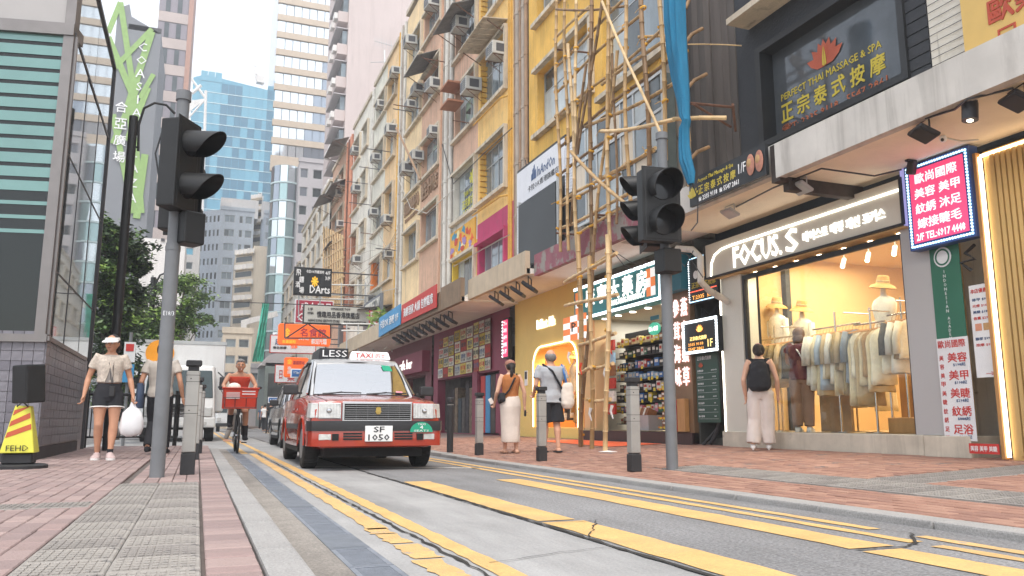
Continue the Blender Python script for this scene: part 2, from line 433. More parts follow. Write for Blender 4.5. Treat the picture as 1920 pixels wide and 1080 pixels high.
# left pavement
pl = bpy.data.objects.new('pavement',None); C.objects.link(pl); pl['kind'] = 'structure'
MB().box(-60,.235,-4,17.8,-.02,.098).build('paving_bed','mortar',pl)
def paver_mesh(lx,ly,t=.03,bev=.005):
 b = MB(); b.add([(0,0,-t),(lx,0,-t),(lx,ly,-t),(0,ly,-t),(0,0,-bev),(lx,0,-bev),(lx,ly,-bev),(0,ly,-bev),
                     (bev,bev,0),(lx - bev,bev,0),(lx - bev,ly - bev,0),(bev,ly - bev,0)],
     [(0,1,5,4),(1,2,6,5),(2,3,7,6),(3,0,4,7),(4,5,9,8),(5,6,10,9),(6,7,11,10),(7,4,8,11),(8,9,10,11)])
 return b
def mesh_of(b,name,m):
 o = b.build(name,m); me = o.data; bpy.data.objects.remove(o); return me
def lay(par,cells,mats,lim,name,zf,jit=.0022,seed=0):
 """cells (x, y, lx, ly): the nearest LIM are single pieces that share meshes, the rest one mesh per colour"""
 r = random.Random(seed); meshes = {}
 def vis(c):
  d = Vector((c[0],c[1],.1)) - CAM; dep = d.dot(_F); px = d.dot(_R) / max(dep,.01) * 1500
  return dep > 2.2 and abs(px) < 1010
 cells = sorted(cells,key=lambda c: (not vis(c),c[0] ** 2 + c[1] ** 2))
 rest = [MB() for _ in mats]
 for i,(x,y,lx,ly) in enumerate(cells):
  k = r.randrange(len(mats)); z = zf(x) + r.uniform(-jit,jit)
  if i < lim:
   key = (round(lx,3),round(ly,3),k)
   if key not in meshes: meshes[key] = mesh_of(paver_mesh(lx,ly),name,mats[k])
   o = bpy.data.objects.new(name,meshes[key]); C.objects.link(o); o.parent = par; o.location = (x,y,z)
   o.rotation_euler = (r.uniform(-.006,.006),r.uniform(-.006,.006),0)
  else:
   b = paver_mesh(lx,ly,.02); rest[k].add([(vx + x,vy + y,vz + z) for vx,vy,vz in b.v],b.f)
 for k,b in enumerate(rest):
  if b.v: b.build(name + '_field',mats[k],par,kind='stuff')
cells = []
y = 1.8
yy = 1.8
while yy < 17.5: cells.append((.055,yy,.172,.100)); yy += .105
row = 0; x = -.535
while x > -5.2:
 x -= .105; row += 1; yy = 1.6 + (row % 2) * .105
 while yy < 17.6:
  if not (x < -1.98 and yy > 11.2): cells.append((x,yy,.100,.205))
  yy += .21
row = 0; yy = 7.1
while yy < 17.6:
 row += 1; x = .05 - .105; q = yy
 for k in range(5): cells.append((x - k * .105 + .0,q + (k % 2) * .1,.100,.205))
 yy += .21
lay(pl,cells,BR,295,'brick',lambda x: .12,seed=1)
tp = paver_mesh(.285,.285)
for i in range(9):
 for j in range(5): tp.box(.018 + i * .029,.036 + i * .029,.02 + j * .052,.055 + j * .052,0,.004)
tmesh = [mesh_of(tp,'tactile_paver','tactile_grey'),mesh_of(tp,'tactile_paver','tactile_grey_b')]
for i in range(2):
 yy = 1.8
 while yy < 7.0:
  o = bpy.data.objects.new('tactile_paver',tmesh[rr.random() < .35]); C.objects.link(o); o.parent = pl
  o.location = (-.533 + i * .2875,yy,.121 + rr.uniform(-.002,.002)); yy += .292
o = None
for i in range(14):                                        # the cross band of the guide path
 o = bpy.data.objects.new('tactile_paver',tmesh[1]); C.objects.link(o); o.parent = pl
 o.location = (-.835 - i * .292,5.25 + .0 * i,.1235)
# right pavement
pr_ = bpy.data.objects.new('pavement',None); C.objects.link(pr_); pr_['kind'] = 'structure'
b = MB(); b.hexa([(4.1,-3,-.2),(9.6,-3,-.2),(9.6,110,-.2),(4.1,110,-.2),(4.1,-3,zR(4.1) - .012),(9.6,-3,zR(9.5) - .012),(9.6,110,zR(9.5) - .012),(4.1,110,zR(4.1) - .012)])
b.build('paving_bed',mat('mortar_light',(.25,.19,.165),.95,var=.3,vscale=3),pr_)
cells = []; row = 0; x = 4.11
while x < 8.3:
 row += 1; yy = 2.6 + (row % 2) * .105
 while yy < 22:
  if not (5.0 < x + .05 < 5.58 and yy < 8.2) and not (x > 5.55 and 5.1 < yy < 5.68): cells.append((x,yy,.100,.205))
  yy += .21
 x += .105
lay(pr_,cells,BO,295,'brick',lambda x: zR(x),seed=2)
ang = -math.atan(.0415)
for i in range(2):
 yy = 2.6
 while yy < 8.1:
  o = bpy.data.objects.new('tactile_paver',tmesh[rr.random() < .5]); C.objects.link(o); o.parent = pr_
  o.location = (5.0 + i * .293,yy,zR(5.0 + i * .293) + .003); o.rotation_euler = (0,ang,0); yy += .292
for i in range(9):
 for j in range(2):
  o = bpy.data.objects.new('tactile_paver',tmesh[1]); C.objects.link(o); o.parent = pr_
  o.location = (5.6 + i * .293,5.1 + j * .292,zR(5.6 + i * .293) + .003); o.rotation_euler = (0,ang,0)
b = MB(); b.quad((6.9,13.0,zR(6.9) + .006),(7.95,12.9,zR(7.95) + .006),(7.95,16.6,zR(7.95) + .006),(7.2,16.9,zR(7.2) + .006))
tag(b.build('orange_mat',mat('orange_cloth',(.80,.13,.04),.8,var=.15)),'orange red mat lying under the bamboo scaffold','mat')

# ================================================================ walls with openings
def wall_x(b,X,y0,y1,z0,z1,ops,rev=.22,sgn=1):
 """front skin of a wall in the plane x=X facing -x, with rectangular openings (y0,y1,z0,z1) and their reveals going +x"""
 ys = sorted({y0,y1,*[q for o in ops for q in o[:2]]}); zs = sorted({z0,z1,*[q for o in ops for q in o[2:4]]})
 ys = [q for q in ys if y0 <= q <= y1]; zs = [q for q in zs if z0 <= q <= z1]
 for i in range(len(ys) - 1):
  for j in range(len(zs) - 1):
   cy,cz = (ys[i] + ys[i + 1]) / 2,(zs[j] + zs[j + 1]) / 2
   if any(o[0] < cy < o[1] and o[2] < cz < o[3] for o in ops): continue
   b.quad((X,ys[i + 1],zs[j]),(X,ys[i],zs[j]),(X,ys[i],zs[j + 1]),(X,ys[i + 1],zs[j + 1]))
 for o in ops:
  a,c,d,e = o[:4]; X2 = X + rev
  b.quad((X,a,d),(X2,a,d),(X2,a,e),(X,a,e)); b.quad((X,c,d),(X,c,e),(X2,c,e),(X2,c,d))
  b.quad((X,a,d),(X,c,d),(X2,c,d),(X2,a,d)); b.quad((X,a,e),(X2,a,e),(X2,c,e),(X,c,e))
 return b
mat('win_glass',(.20,.24,.26),.08,var=.35,vscale=.9,spec=.8,metal=.25)
mat('win_glass_dark',(.07,.085,.09),.06,var=.4,vscale=1.2,spec=.8,metal=.2)
mat('win_glass_pale',(.42,.47,.48),.15,var=.3,vscale=1.0,spec=.7)
mat('alu',rgb('b9bcbc'),.4,metal=.4,var=.1)
mat('steel_dark',(.06,.06,.065),.5,var=.1)
_wm = {}
def window(par,X,y0,y1,z0,z1,cols=3,rows=2,glass='win_glass',frame='alu',bar=.035,seed=0):
 """frame and single panes in the plane x=X; meshes are shared between windows of one size"""
 wy,wz = y1 - y0,z1 - z0; key = (round(wy,1),round(wz,1),cols,rows,frame)
 wy,wz = key[0],key[1]
 if key not in _wm:
  b = MB()
  b.box(0,.05,0,wy,0,bar); b.box(0,.05,0,wy,wz - bar,wz); b.box(0,.05,0,bar,bar,wz - bar); b.box(0,.05,wy - bar,wy,bar,wz - bar)
  for i in range(1,cols): b.box(.004,.046,wy * i / cols - bar * .4,wy * i / cols + bar * .4,bar,wz - bar)
  if rows == 2: b.box(.008,.042,bar,wy - bar,wz * .68 - bar * .4,wz * .68 + bar * .4)
  _wm[key] = mesh_of(b,'window_frame',frame)
 f = bpy.data.objects.new('window_frame',_wm[key]); C.objects.link(f); f.parent = par
 off = Vector((0,0,0)); q = par
 while q is not None: off += q.location; q = q.parent
 f.location = Vector((X,y0,z0)) - off; f.scale = (1,(y1 - y0) / wy,(z1 - z0) / wz)
 r = random.Random(seed * 7 + int(y0 * 10 + z0 * 100))
 for i in range(cols):
  for j in range(rows):
   a,c = (0,.68) if j == 0 else (.68,1)
   if rows == 1: a,c = 0,1
   gl = glass if r.random() > .3 else ('win_glass_dark' if r.random() < .6 else 'win_glass_pale')
   pk = ('pane',gl)
   if pk not in _wm: _wm[pk] = mesh_of(MB().box(0,.01,0,1,0,1),'pane',gl)
   p = bpy.data.objects.new('pane',_wm[pk]); C.objects.link(p); p.parent = f
   p.location = (.02,wy * i / cols + bar * .4,wz * a + bar * .4); p.scale = (1,wy / cols - bar * .8,wz * (c - a) - bar * .8)
   p.rotation_euler = (0,0,r.uniform(-.02,.02))
 return f
# ================================================================ left: the glass fronted corner building
mat('tile_dark',rgb('77757c'),.35,var=.28,vscale=7,spec=.6)
mat('tile_dark_b',rgb('6a6870'),.3,var=.28,vscale=7,spec=.6)
mat('tile_grout',rgb('b0aeb0'),.9,var=.1)
mat('plinth_black',rgb('3c3b3e'),.6,var=.25,vscale=3)
mat('mirror_glass',(.44,.47,.48),.03,metal=.85,var=0)
mat('teal_glass',rgb('6f938e'),.12,var=.08,vscale=2,spec=.8,metal=.25)
mat('louvre_dark',rgb('3f4444'),.4,var=.2)
mat('mullion',rgb('807c7a'),.4,metal=.5,var=.1)
mat('panel_grey',rgb('a8a5a3'),.5,var=.05,vscale=1)
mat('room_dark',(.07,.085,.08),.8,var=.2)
XL = -1.87; CY = 11.7; DV = Vector((-.981,.196,0)); NV = Vector((-.196,-.981,0))     # the front turns off at the corner
lb = thing('glass_building','grey tiled corner building with mirror glass side and teal striped window','building',(XL,CY,0))
def LF(u,z,o=0): return Vector((XL,CY,0)) + DV * u + NV * o + Vector((0,0,z))     # u metres along the front, away from the corner
b = MB(); D2 = Vector((XL,16.15,0))
b.prism([LF(0,-.1,-.02),LF(9,-.1,-.02),Vector((XL - 9,16.1,-.1)),Vector((XL - .02,16.1,-.1))],(0,0,1.76)); b.build('plinth_core','tile_grout',lb)
b = MB(); b.prism([LF(0,-.1,.01),LF(9,-.1,.01),LF(9,-.1,-.3),LF(.3,-.1,-.3)],(0,0,.42)); b.prism([(XL + .012,CY,-.1),(XL + .012,15.4,-.1),(XL - .3,15.4,-.1),(XL - .3,CY,-.1)],(0,0,.38)); b.build('plinth_band','plinth_black',lb)
tl = mesh_of(MB().box(0,.02,0,.243,0,.108),'tile','tile_dark'); tl2 = mesh_of(MB().box(0,.02,0,.243,0,.108),'tile','tile_dark_b')
tf = mesh_of(MB().box(0,.122,0,.02,0,.122),'tile','tile_dark'); tf2 = mesh_of(MB().box(0,.122,0,.02,0,.122),'tile','tile_dark_b')
r = random.Random(5); nt_ = 0
for j in range(12):
 for i in range(16):
  z = .30 + j * .1145; y = CY + .012 + i * .25 - (j % 2) * .0
  if y > 15.5 or z > 1.56: continue
  o = bpy.data.objects.new('tile',r.choice([tl,tl,tl2])); C.objects.link(o); o.parent = lb; o.location = (-.008 + r.uniform(-.0015,.0015),y - CY,z); nt_ += 1
rest = MB()
for j in range(11):
 for i in range(30):
  z = .33 + j * .129; u = .008 + i * .129
  if i < 9:
   o = bpy.data.objects.new('tile',r.choice([tf,tf,tf2])); C.objects.link(o); o.parent = lb
   p = LF(u + .122,z,.004 + r.uniform(-.001,.001)) - Vector((XL,CY,0)); o.location = p; o.rotation_euler = (0,0,math.atan2(-.196,.981))
  else:
   p = [LF(u,z,.004),LF(u,z,-.01),LF(u + .122,z,-.01),LF(u + .122,z,.004)]; rest.prism(p,(0,0,.122))
rest.build('tile_field','tile_dark',lb,kind='stuff')
b = MB(); b.prism([LF(-.02,1.60,.05),LF(9,1.60,.05),LF(9,1.60,-.1),LF(-.02,1.6,-.1)],(0,0,.10))
b.prism([(XL + .04,CY - .03,1.62),(XL + .04,15.5,1.62),(XL - .1,15.5,1.62),(XL - .1,CY - .03,1.62)],(0,0,.06)); b.build('coping','mullion',lb)
# front window: dark lower pane, striped louvres above
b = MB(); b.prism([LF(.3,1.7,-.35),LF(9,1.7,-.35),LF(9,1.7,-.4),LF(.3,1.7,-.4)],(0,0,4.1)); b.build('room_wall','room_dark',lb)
for k in range(4):
 b = MB(); u0 = .14 + k * 1.6; b.prism([LF(u0,1.72,.0),LF(u0 + 1.5,1.72,.0),LF(u0 + 1.5,1.72,-.02),LF(u0,1.72,-.02)],(0,0,4.05)); b.build('pane',clear_glass('front_glass',(.35,.42,.40),.05),lb)
z = 3.02; r = random.Random(2)
while z < 5.75:
 hh = .135 if z > 3.4 else .05
 b = MB(); b.prism([LF(.145,z,.012),LF(7,z,.012),LF(7,z,.004),LF(.145,z,.004)],(0,0,hh)); b.build('slat','teal_glass',lb); z += .19
b = MB()
b.prism([LF(.0,1.7,.05),LF(.13,1.7,.05),LF(.13,1.7,-.12),LF(0,1.7,-.12)],(0,0,5.3)); b.build('mullion','mullion',lb)
for k in (1,2,3):
 b = MB(); u0 = .04 + k * 1.6; b.prism([LF(u0,1.7,.04),LF(u0 + .1,1.7,.04),LF(u0 + .1,1.7,-.1),LF(u0,1.7,-.1)],(0,0,4.1)); b.build('mullion','mullion',lb)
b = MB(); b.prism([LF(.0,5.78,.07),LF(9,5.78,.07),LF(9,5.78,-.3),LF(0,5.78,-.3)],(0,0,.17)); b.build('beam','mullion',lb)
b = MB(); b.prism([LF(.1,5.95,.02),LF(9,5.95,.02),LF(9,5.95,-.3),LF(.1,5.95,-.3)],(0,0,1.25)); b.build('upper_panel','panel_grey',lb)
# side glass along the street
for k,(ya,yb) in enumerate([(CY + .10,13.1),(13.13,14.6),(14.63,16.08)]):
 for j,(za,zb) in enumerate([(1.70,2.55),(2.58,4.2),(4.23,5.80)]):
  b = MB(); b.quad((XL,ya,za),(XL,ya,zb),(XL,yb,zb + .0),(XL,yb,za)); b.v = [(x + r.uniform(-.002,.002),y,z) for x,y,z in b.v]; b.build('pane','mirror_glass',lb)
for k,(ya,yb) in enumerate([(CY + .10,13.8),(13.83,16.08)]):
 b = MB(); b.quad((XL,ya,5.85),(XL,ya,7.2),(XL,yb,7.2),(XL,yb,5.85)); b.build('pane','mirror_glass',lb)
b = MB(); b.box(XL - .1,XL + .012,CY,16.1,5.80,5.85); b.box(XL - .1,XL + .03,CY,16.1,7.2,7.26); b.build('beam','steel_dark',lb)
b = MB(); b.box(XL - .05,XL + .03,16.08,16.17,.1,5.9); b.box(XL - .05,XL + .03,16.08,16.17,5.9,7.25); b.build('edge_trim','steel_dark',lb)
b = MB(); b.box(XL - .02,XL + .03,CY + .01,CY + .10,1.7,5.8); b.build('mullion','mullion',lb)
b = MB()
for yy in (13.115,14.615): b.box(XL - .02,XL + .006,yy - .012,yy + .012,1.7,5.8)
for zz in (2.565,4.215): b.box(XL - .02,XL + .006,CY + .1,16.08,zz - .012,zz + .012)
b.build('joint_line','steel_dark',lb)
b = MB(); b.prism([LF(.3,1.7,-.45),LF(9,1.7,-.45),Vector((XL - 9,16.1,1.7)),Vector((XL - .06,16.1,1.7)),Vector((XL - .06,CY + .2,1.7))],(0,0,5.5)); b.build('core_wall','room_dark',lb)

# ================================================================ far buildings
def wall_y(b,Y,x0,x1,z0,z1,ops,rev=.25):
 xs = sorted({x0,x1,*[q for o in ops for q in o[:2]]}); zs = sorted({z0,z1,*[q for o in ops for q in o[2:4]]})
 for i in range(len(xs) - 1):
  for j in range(len(zs) - 1):
   cx,cz = (xs[i] + xs[i + 1]) / 2,(zs[j] + zs[j + 1]) / 2
   if any(o[0] < cx < o[1] and o[2] < cz < o[3] for o in ops): continue
   b.quad((xs[i],Y,zs[j]),(xs[i + 1],Y,zs[j]),(xs[i + 1],Y,zs[j + 1]),(xs[i],Y,zs[j + 1]))
 for x,c,d,e in [o[:4] for o in ops]:
  Y2 = Y + rev
  b.quad((x,Y,d),(x,Y2,d),(x,Y2,e),(x,Y,e)); b.quad((c,Y,d),(c,Y,e),(c,Y2,e),(c,Y2,d))
  b.quad((x,Y,d),(c,Y,d),(c,Y2,d),(x,Y2,d)); b.quad((x,Y,e),(x,Y2,e),(c,Y2,e),(c,Y,e))
 return b
def boxpart(par,name,m,*a,**k): return MB().box(*a).build(name,m,par,**k)
def pane_y(par,Y,x0,x1,z0,z1,m,n=1,bar=.06,fm='alu',tilt=0,seed=0):
 r = random.Random(seed)
 f = MB(); f.box(x0,x1,Y,Y + .08,z0,z0 + bar); f.box(x0,x1,Y,Y + .08,z1 - bar,z1)
 for i in range(n + 1): q = x0 + (x1 - x0 - bar) * i / n; f.box(q,q + bar,Y + .004,Y + .076,z0 + bar,z1 - bar)
 fo = f.build('window_frame',fm,par)
 for i in range(n):
  q0 = x0 + (x1 - x0 - bar) * i / n + bar; q1 = x0 + (x1 - x0 - bar) * (i + 1) / n
  MB().quad((q0,Y + .04,z0 + bar),(q1,Y + .04,z0 + bar),(q1,Y + .04,z1 - bar),(q0,Y + .04,z1 - bar)).build('pane',m if r.random() > .3 else 'win_glass_dark',fo)
 return fo
HAZ = 0
mat('green_stripe',rgb('94b56e'),.7,var=.1); mat('banner_grey',rgb('83868b'),.7,var=.05,vscale=.2)
mat('stripe_mauve',rgb('8f8890'),.5,var=.12,vscale=.3); mat('stripe_beige',rgb('bcaea8'),.6,var=.1,vscale=.3)
mat('edge_red',rgb('b58d7d'),.6,var=.1); mat('white_letter',(.85,.85,.85),.5,var=0)
mat('white_wall',rgb('e6e3df'),.8,var=.06,vscale=.4,streak=.25)
# the bannered tower
Y1 = 78
def A(px,py): return onY(px,py,Y1)
t = thing('office_tower','grey tower banner with green criss-cross stripes and vertical white lettering','building',(A(240,600).x,Y1,0))
lo,hi = A(205,425),A(205,-60); xl = A(205,200).x; xr = A(292,200).x; zt = A(290,60).z; zt2 = A(200,0).z
b = MB(); b.prism([(xl,Y1,0),(xr,Y1,0),(xr,Y1,A(290,62).z),(A(245,30).x,Y1,A(245,30).z),(A(243,8).x,Y1,A(243,8).z),(xl,Y1,A(200,12).z)],(0,9,0)); b.build('wall','banner_grey',t)
def stripe(p,q,wd):
 a,c = A(*p),A(*q); d = (c - a).normalized(); nn = Vector((-d.z,0,d.x)) * wd / 2
 return MB().prism([a + nn - Vector((0,.1,0)),c + nn - Vector((0,.1,0)),c - nn - Vector((0,.1,0)),a - nn - Vector((0,.1,0))],(0,.07,0))
k = 0
for p,q,wd in [((226,5),(252,180),.5),((226,5),(203,62),.45),((203,70),(262,210),.55),((285,55),(215,128),.45),((285,60),(240,200),.6),((278,165),(238,265),.5),((262,155),(212,270),.5),((245,190),(262,400),.8),((212,215),(250,400),.5),((272,290),(256,410),.6),((288,140),(262,185),.4)]:
 k += 1; s_ = stripe(p,q,wd * 1.0); s_.v = [(x,y - k * .004,z) for x,y,z in s_.v]; s_.build('banner_stripe','green_stripe',t)
for i,ch in enumerate('COASIA'): letters(ch,A(268 - i * 2.3,90 + i * 24.5) - Vector((0,.2,0)),RX,UZ,None,.82,'white_letter',t,'letter')
for i,ch in enumerate('PLAZA'): letters(ch,A(254 - i * 1.6,260 + i * 28) - Vector((0,.2,0)),RX,UZ,None,.82,'white_letter',t,'letter')
for i,ch in enumerate('合亞廣場'): letters(ch,A(228 - i * 1.5,202 + i * 31) - Vector((0,.2,0)),RX,UZ,1.0,1.0,'white_letter',t,'letter',bold=.01)
boxpart(t,'roof_rail','steel_dark',A(245,0).x,xr,Y1,Y1 + .3,A(290,62).z,A(290,52).z)
# mauve and beige striped tower behind it
Y2 = 105
t = thing('office_tower','tall tower banded in mauve and beige stripes behind the lettered banner','building',(onY(300,600,Y2).x,Y2,0))
x0,x1 = onY(284,200,Y2).x,onY(341,200,Y2).x; zz = 0; top = onY(300,-80,Y2).z
boxpart(t,'wall','stripe_mauve',x0,x1,Y2,Y2 + 12,0,top)
z = onY(300,448,Y2).z; i = 0
while z < top:
 boxpart(t,'stone_band','stripe_beige',x0,x1 + .02,Y2 - .12,Y2,z,z + 1.35); z += 3.55
 for q in range(5): boxpart(t,'pane','win_glass_dark' if q % 2 else 'stripe_mauve',x0 + (x1 - x0) * (q + .1) / 5,x0 + (x1 - x0) * (q + .9) / 5,Y2 - .05,Y2 - .002,z - 2.1,z - .1)
boxpart(t,'corner_strip','edge_red',x1 + .02,x1 + .6,Y2 - .1,Y2 + 8,onY(300,380,Y2).z,top)
# low pale wall in front of it
t = thing('low_building','plain pale stained wall showing between the dark tree and signal post','building',(onY(290,700,60).x,60,0))
boxpart(t,'wall','white_wall',onY(262,500,60).x,onY(345,500,60).x,60,66,0,onY(300,448,60).z)
boxpart(t,'wall_box','steel_dark',onY(302,450,60).x,onY(309,450,60).x,59.9,60,onY(300,452,60).z,onY(300,447,60).z)
# blue glass tower
Y3 = 190
mat('blue_glass',rgb('6fabc0'),.12,metal=.4,var=.06,vscale=.08); mat('blue_glass_b',rgb('66a2b9'),.12,metal=.4,var=.06,vscale=.08); mat('blue_glass_reflect',rgb('4f7f96'),.07,metal=.6,var=.06,vscale=.08)
mat('pale_line',rgb('cfe3e6'),.5,var=0)
t = thing('glass_tower','sky blue glass curtain wall tower with slanted top','building',(onY(430,700,Y3).x,Y3,0))
fl = onY(352,300,Y3); fr_ = onY(500,300,Y3); B3 = lambda px,py: onY(px,py,Y3)
nx,nz = 11,20
# the top line falls to the right
def ztop(x): a,c = B3(385,139),B3(500,168); return a.z + (c.z - a.z) * (x - a.x) / (c.x - a.x) if x > a.x else a.z - (a.x - x) * .45
zb = B3(420,560).z
ksh = [mesh_of(MB().quad((0,0,0),(1,0,0),(1,0,1),(0,0,1)),'pane',m_) for m_ in ('blue_glass','blue_glass_b','blue_glass_reflect')]
r = random.Random(9); st = (fr_.x - fl.x) / nx; sz = 2.55
b = MB(); b.prism([(fl.x,Y3 + .15,0),(fr_.x,Y3 + .15,0),(fr_.x,Y3 + .15,ztop(fr_.x)),(B3(385,139).x,Y3 + .15,ztop(B3(385,139).x)),(fl.x,Y3 + .15,ztop(fl.x))],(0,14,0)); b.build('wall','blue_glass_b',t)
lin = MB()
for i in range(nx):
 j = 0
 while True:
  z = zb + j * sz
  if z > ztop(fl.x + (i + .5) * st) - sz * .5: break
  if j < 27:
   rel = i / nx; dark = (.28 < rel < .62 and j < 22) or (.6 < rel and j < 17 and (i + j) % 2) or (rel < .3 and j < 15)  # blocks of darker panes paint in the reflection of a dark building
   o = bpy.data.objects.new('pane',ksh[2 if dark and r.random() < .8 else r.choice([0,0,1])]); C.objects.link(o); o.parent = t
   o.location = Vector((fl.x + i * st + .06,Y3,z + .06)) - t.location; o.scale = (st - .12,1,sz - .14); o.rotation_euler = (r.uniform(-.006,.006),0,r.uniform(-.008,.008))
  j += 1
for j in range(1,30):
 z = zb + j * sz
 if z < ztop(fr_.x): lin.box(fl.x,fr_.x,Y3 - .1,Y3 - .02,z - .11,z + .05)
lin.build('mullion','pale_line',t)
fr2 = thing('roof_mast','white lattice mast and sail frame beside the blue tower','mast',(B3(384,500).x,Y3 - 30,0))
Q = lambda px,py: onY(px,py,Y3 - 30)
for p,q,rr_ in [((386,170),(377,480),.28),((358,150),(358,85),.15),((357,145),(386,185),.25),((386,185),(350,225),.2),((350,222),(384,250),.25),((377,160),(360,175),.35),((374,395),(384,480),.2)]:
 MB().cyl(Q(*p),Q(*q),rr_,6).build('strut','white_wall',fr2)
MB().prism([Q(350,190),Q(387,184),Q(352,212)],(0,.3,0)).build('sail','white_wall',fr2)
# crane-like roof gear
rg = thing('roof_crane','small white window-cleaning crane on the tower roof against the sky','crane',(B3(487,300).x,Y3,0))
for p,q,rr_ in [((480,150),(476,123),.18),((473,121),(482,125),.12),((480,138),(496,148),.3),((482,148),(494,158),.5)]: MB().cyl(B3(*p),B3(*q),rr_,6).build('arm','white_wall',rg)
MB().obox(B3(488,150),1.7,1.5,1.7).build('cabin','white_wall',rg)

def slab_tower(name,label,Y,px0,px1,pyt,wallm,cols,rowpx,wins,glass='win_glass',depth=10,pyb=640,pyref=None,side=None,frame='alu'):
 """front wall at y=Y between two sight lines; wins: (start, width) as shares of the front; rowpx: storey height in px"""
 c = (px0 + px1) / 2; x0,x1 = onY(px0,pyref or (pyt + 60),Y).x,onY(px1,pyref or (pyt + 60),Y).x; zt = onY(c,pyt,Y).z
 t = thing(name,label,'building',((x0 + x1) / 2,Y,0)); sh = abs(onY(c,500,Y).z - onY(c,500 + rowpx,Y).z); W_ = x1 - x0
 ops = []; z = zt - sh * .85
 while z > 1.5:
  for s,w_ in wins: ops.append((x0 + s * W_,x0 + (s + w_) * W_,z,z + sh * .5))
  z -= sh
 wall_y(MB(),Y,x0,x1,0,zt,ops,.2).build('wall',wallm,t)
 b = MB(); b.box(x0,x1,Y + .25,Y + depth,0,zt - .02); b.build('core_wall',wallm,t)
 for i,o in enumerate(ops):
  if o[2] < onY(c,pyb,Y).z: continue
  pane_y(t,Y + .1,o[0],o[1],o[2],o[3],glass,max(1,round((o[1] - o[0]) / .9)) if (o[1] - o[0]) > 1.2 else 1,fm=frame,seed=i)
 boxpart(t,'parapet',wallm,x0 - .1,x1 + .1,Y - .1,Y + .3,zt,zt + .5)
 return t,x0,x1,zt,sh
mat('pale_blue_wall',rgb('cfdbe6'),.8,var=.06,vscale=.4,streak=.2)
t,x0,x1,zt,sh = slab_tower('apartment_block','pale blue painted apartment block with rows of small windows',118,411,474,395,'pale_blue_wall',3,27,[(.12,.30),(.56,.1),(.74,.2)])
# its long left flank runs back to the left, so it is seen beside the front
b = MB(); xl4 = onY(366,450,118).x
ops = []; z = zt - sh * .85
while z > 1.5:
 for i in range(6): a_ = x0 - (x0 - xl4) * (i + .3) / 6; ops.append((a_ - (x0 - xl4) * .075,a_,z,z + sh * .45))
 z -= sh
fl_ = wall_y(MB(),118,xl4,x0 - .01,0,zt,ops,.2)
k_ = .8
fl_.v = [(x,y + (x0 - x) * k_,z) for x,y,z in fl_.v]; fl_.build('wall','pale_blue_wall',t)
for o in ops:
 if o[2] > 10: MB().quad((o[0],118.12 + (x0 - o[0]) * k_,o[2]),(o[1],118.12 + (x0 - o[1]) * k_,o[2]),(o[1],118.12 + (x0 - o[1]) * k_,o[3]),(o[0],118.12 + (x0 - o[0]) * k_,o[3])).build('pane','win_glass_dark' if random.random() < .5 else 'win_glass',t)
for px,py,s in [(450,368,2.6),(437,378,1.6),(462,372,1.8)]: p = onY(px,py,121); boxpart(t,'roof_house','white_wall',p.x - s,p.x + s,120 + s,124 + s,zt,p.z)
# pale slab with blue windows behind the trees
t,*_ = slab_tower('office_block','narrow white block with blue ribbon windows behind the signal post',90,333,372,455,'white_wall',1,27,[(.08,.6)],glass='blue_glass')
mat('beige_wall',rgb('ddd1be'),.8,var=.08,vscale=.5,streak=.25)
# beige slabs with window air conditioners on racks
def rack_tower(label,Y,px0,px1,px2,pyt,rowpx,pyb):
 x0,x1,x2 = [onY(q,(pyt + pyb) / 2,Y).x for q in (px0,px1,px2)]; zt = onY(px1,pyt,Y).z; sh = abs(onY(px0,500,Y).z - onY(px0,500 + rowpx,Y).z)
 t = thing('apartment_block',label,'building',((x0 + x1) / 2,Y,0))
 boxpart(t,'wall','beige_wall',x1,x2,Y,Y + 9,0,zt)
 b = MB(); b.prism([(x0,Y + 2.2,0),(x1 - .01,Y + .01,0),(x1 - .01,Y + 9,0),(x0,Y + 9,0)],(0,0,zt - .6)); b.build('wall','beige_wall',t)
 z = zt - sh; rr2 = random.Random(int(Y))
 while z > onY(px0,pyb,Y).z:
  f = lambda s,o=0: Vector((x0 + (x1 - x0) * s,Y + 2.2 * (1 - s) - o,0))
  MB().prism([f(.03,.02) + Vector((0,0,z)),f(.93,.02) + Vector((0,0,z)),f(.93,-.02) + Vector((0,0,z)),f(.03,-.02) + Vector((0,0,z))],(0,0,sh * .34)).build('window_band','win_glass_dark',t)
  MB().prism([f(0,.9) + Vector((0,0,z + sh * .42)),f(.97,.9) + Vector((0,0,z + sh * .42)),f(.97) + Vector((0,0,z + sh * .42)),f(0) + Vector((0,0,z + sh * .42))],(0,0,.12)).build('ledge','beige_wall',t)
  for i in range(4):
   s = .12 + i * .23 + rr2.uniform(-.03,.03); p = f(s,.45) + Vector((0,0,z + sh * .6)); MB().obox(p,.8,.6,.6).build('cooling_unit','white_wall',t)
  z -= sh
 return t
rack_tower('beige slab block with stacked air conditioner ledges and blank side wall',100,440,472,500,460,29,620)
rack_tower('taller beige slab block behind with ledges of air conditioners',125,470,497,512,358,24,470)
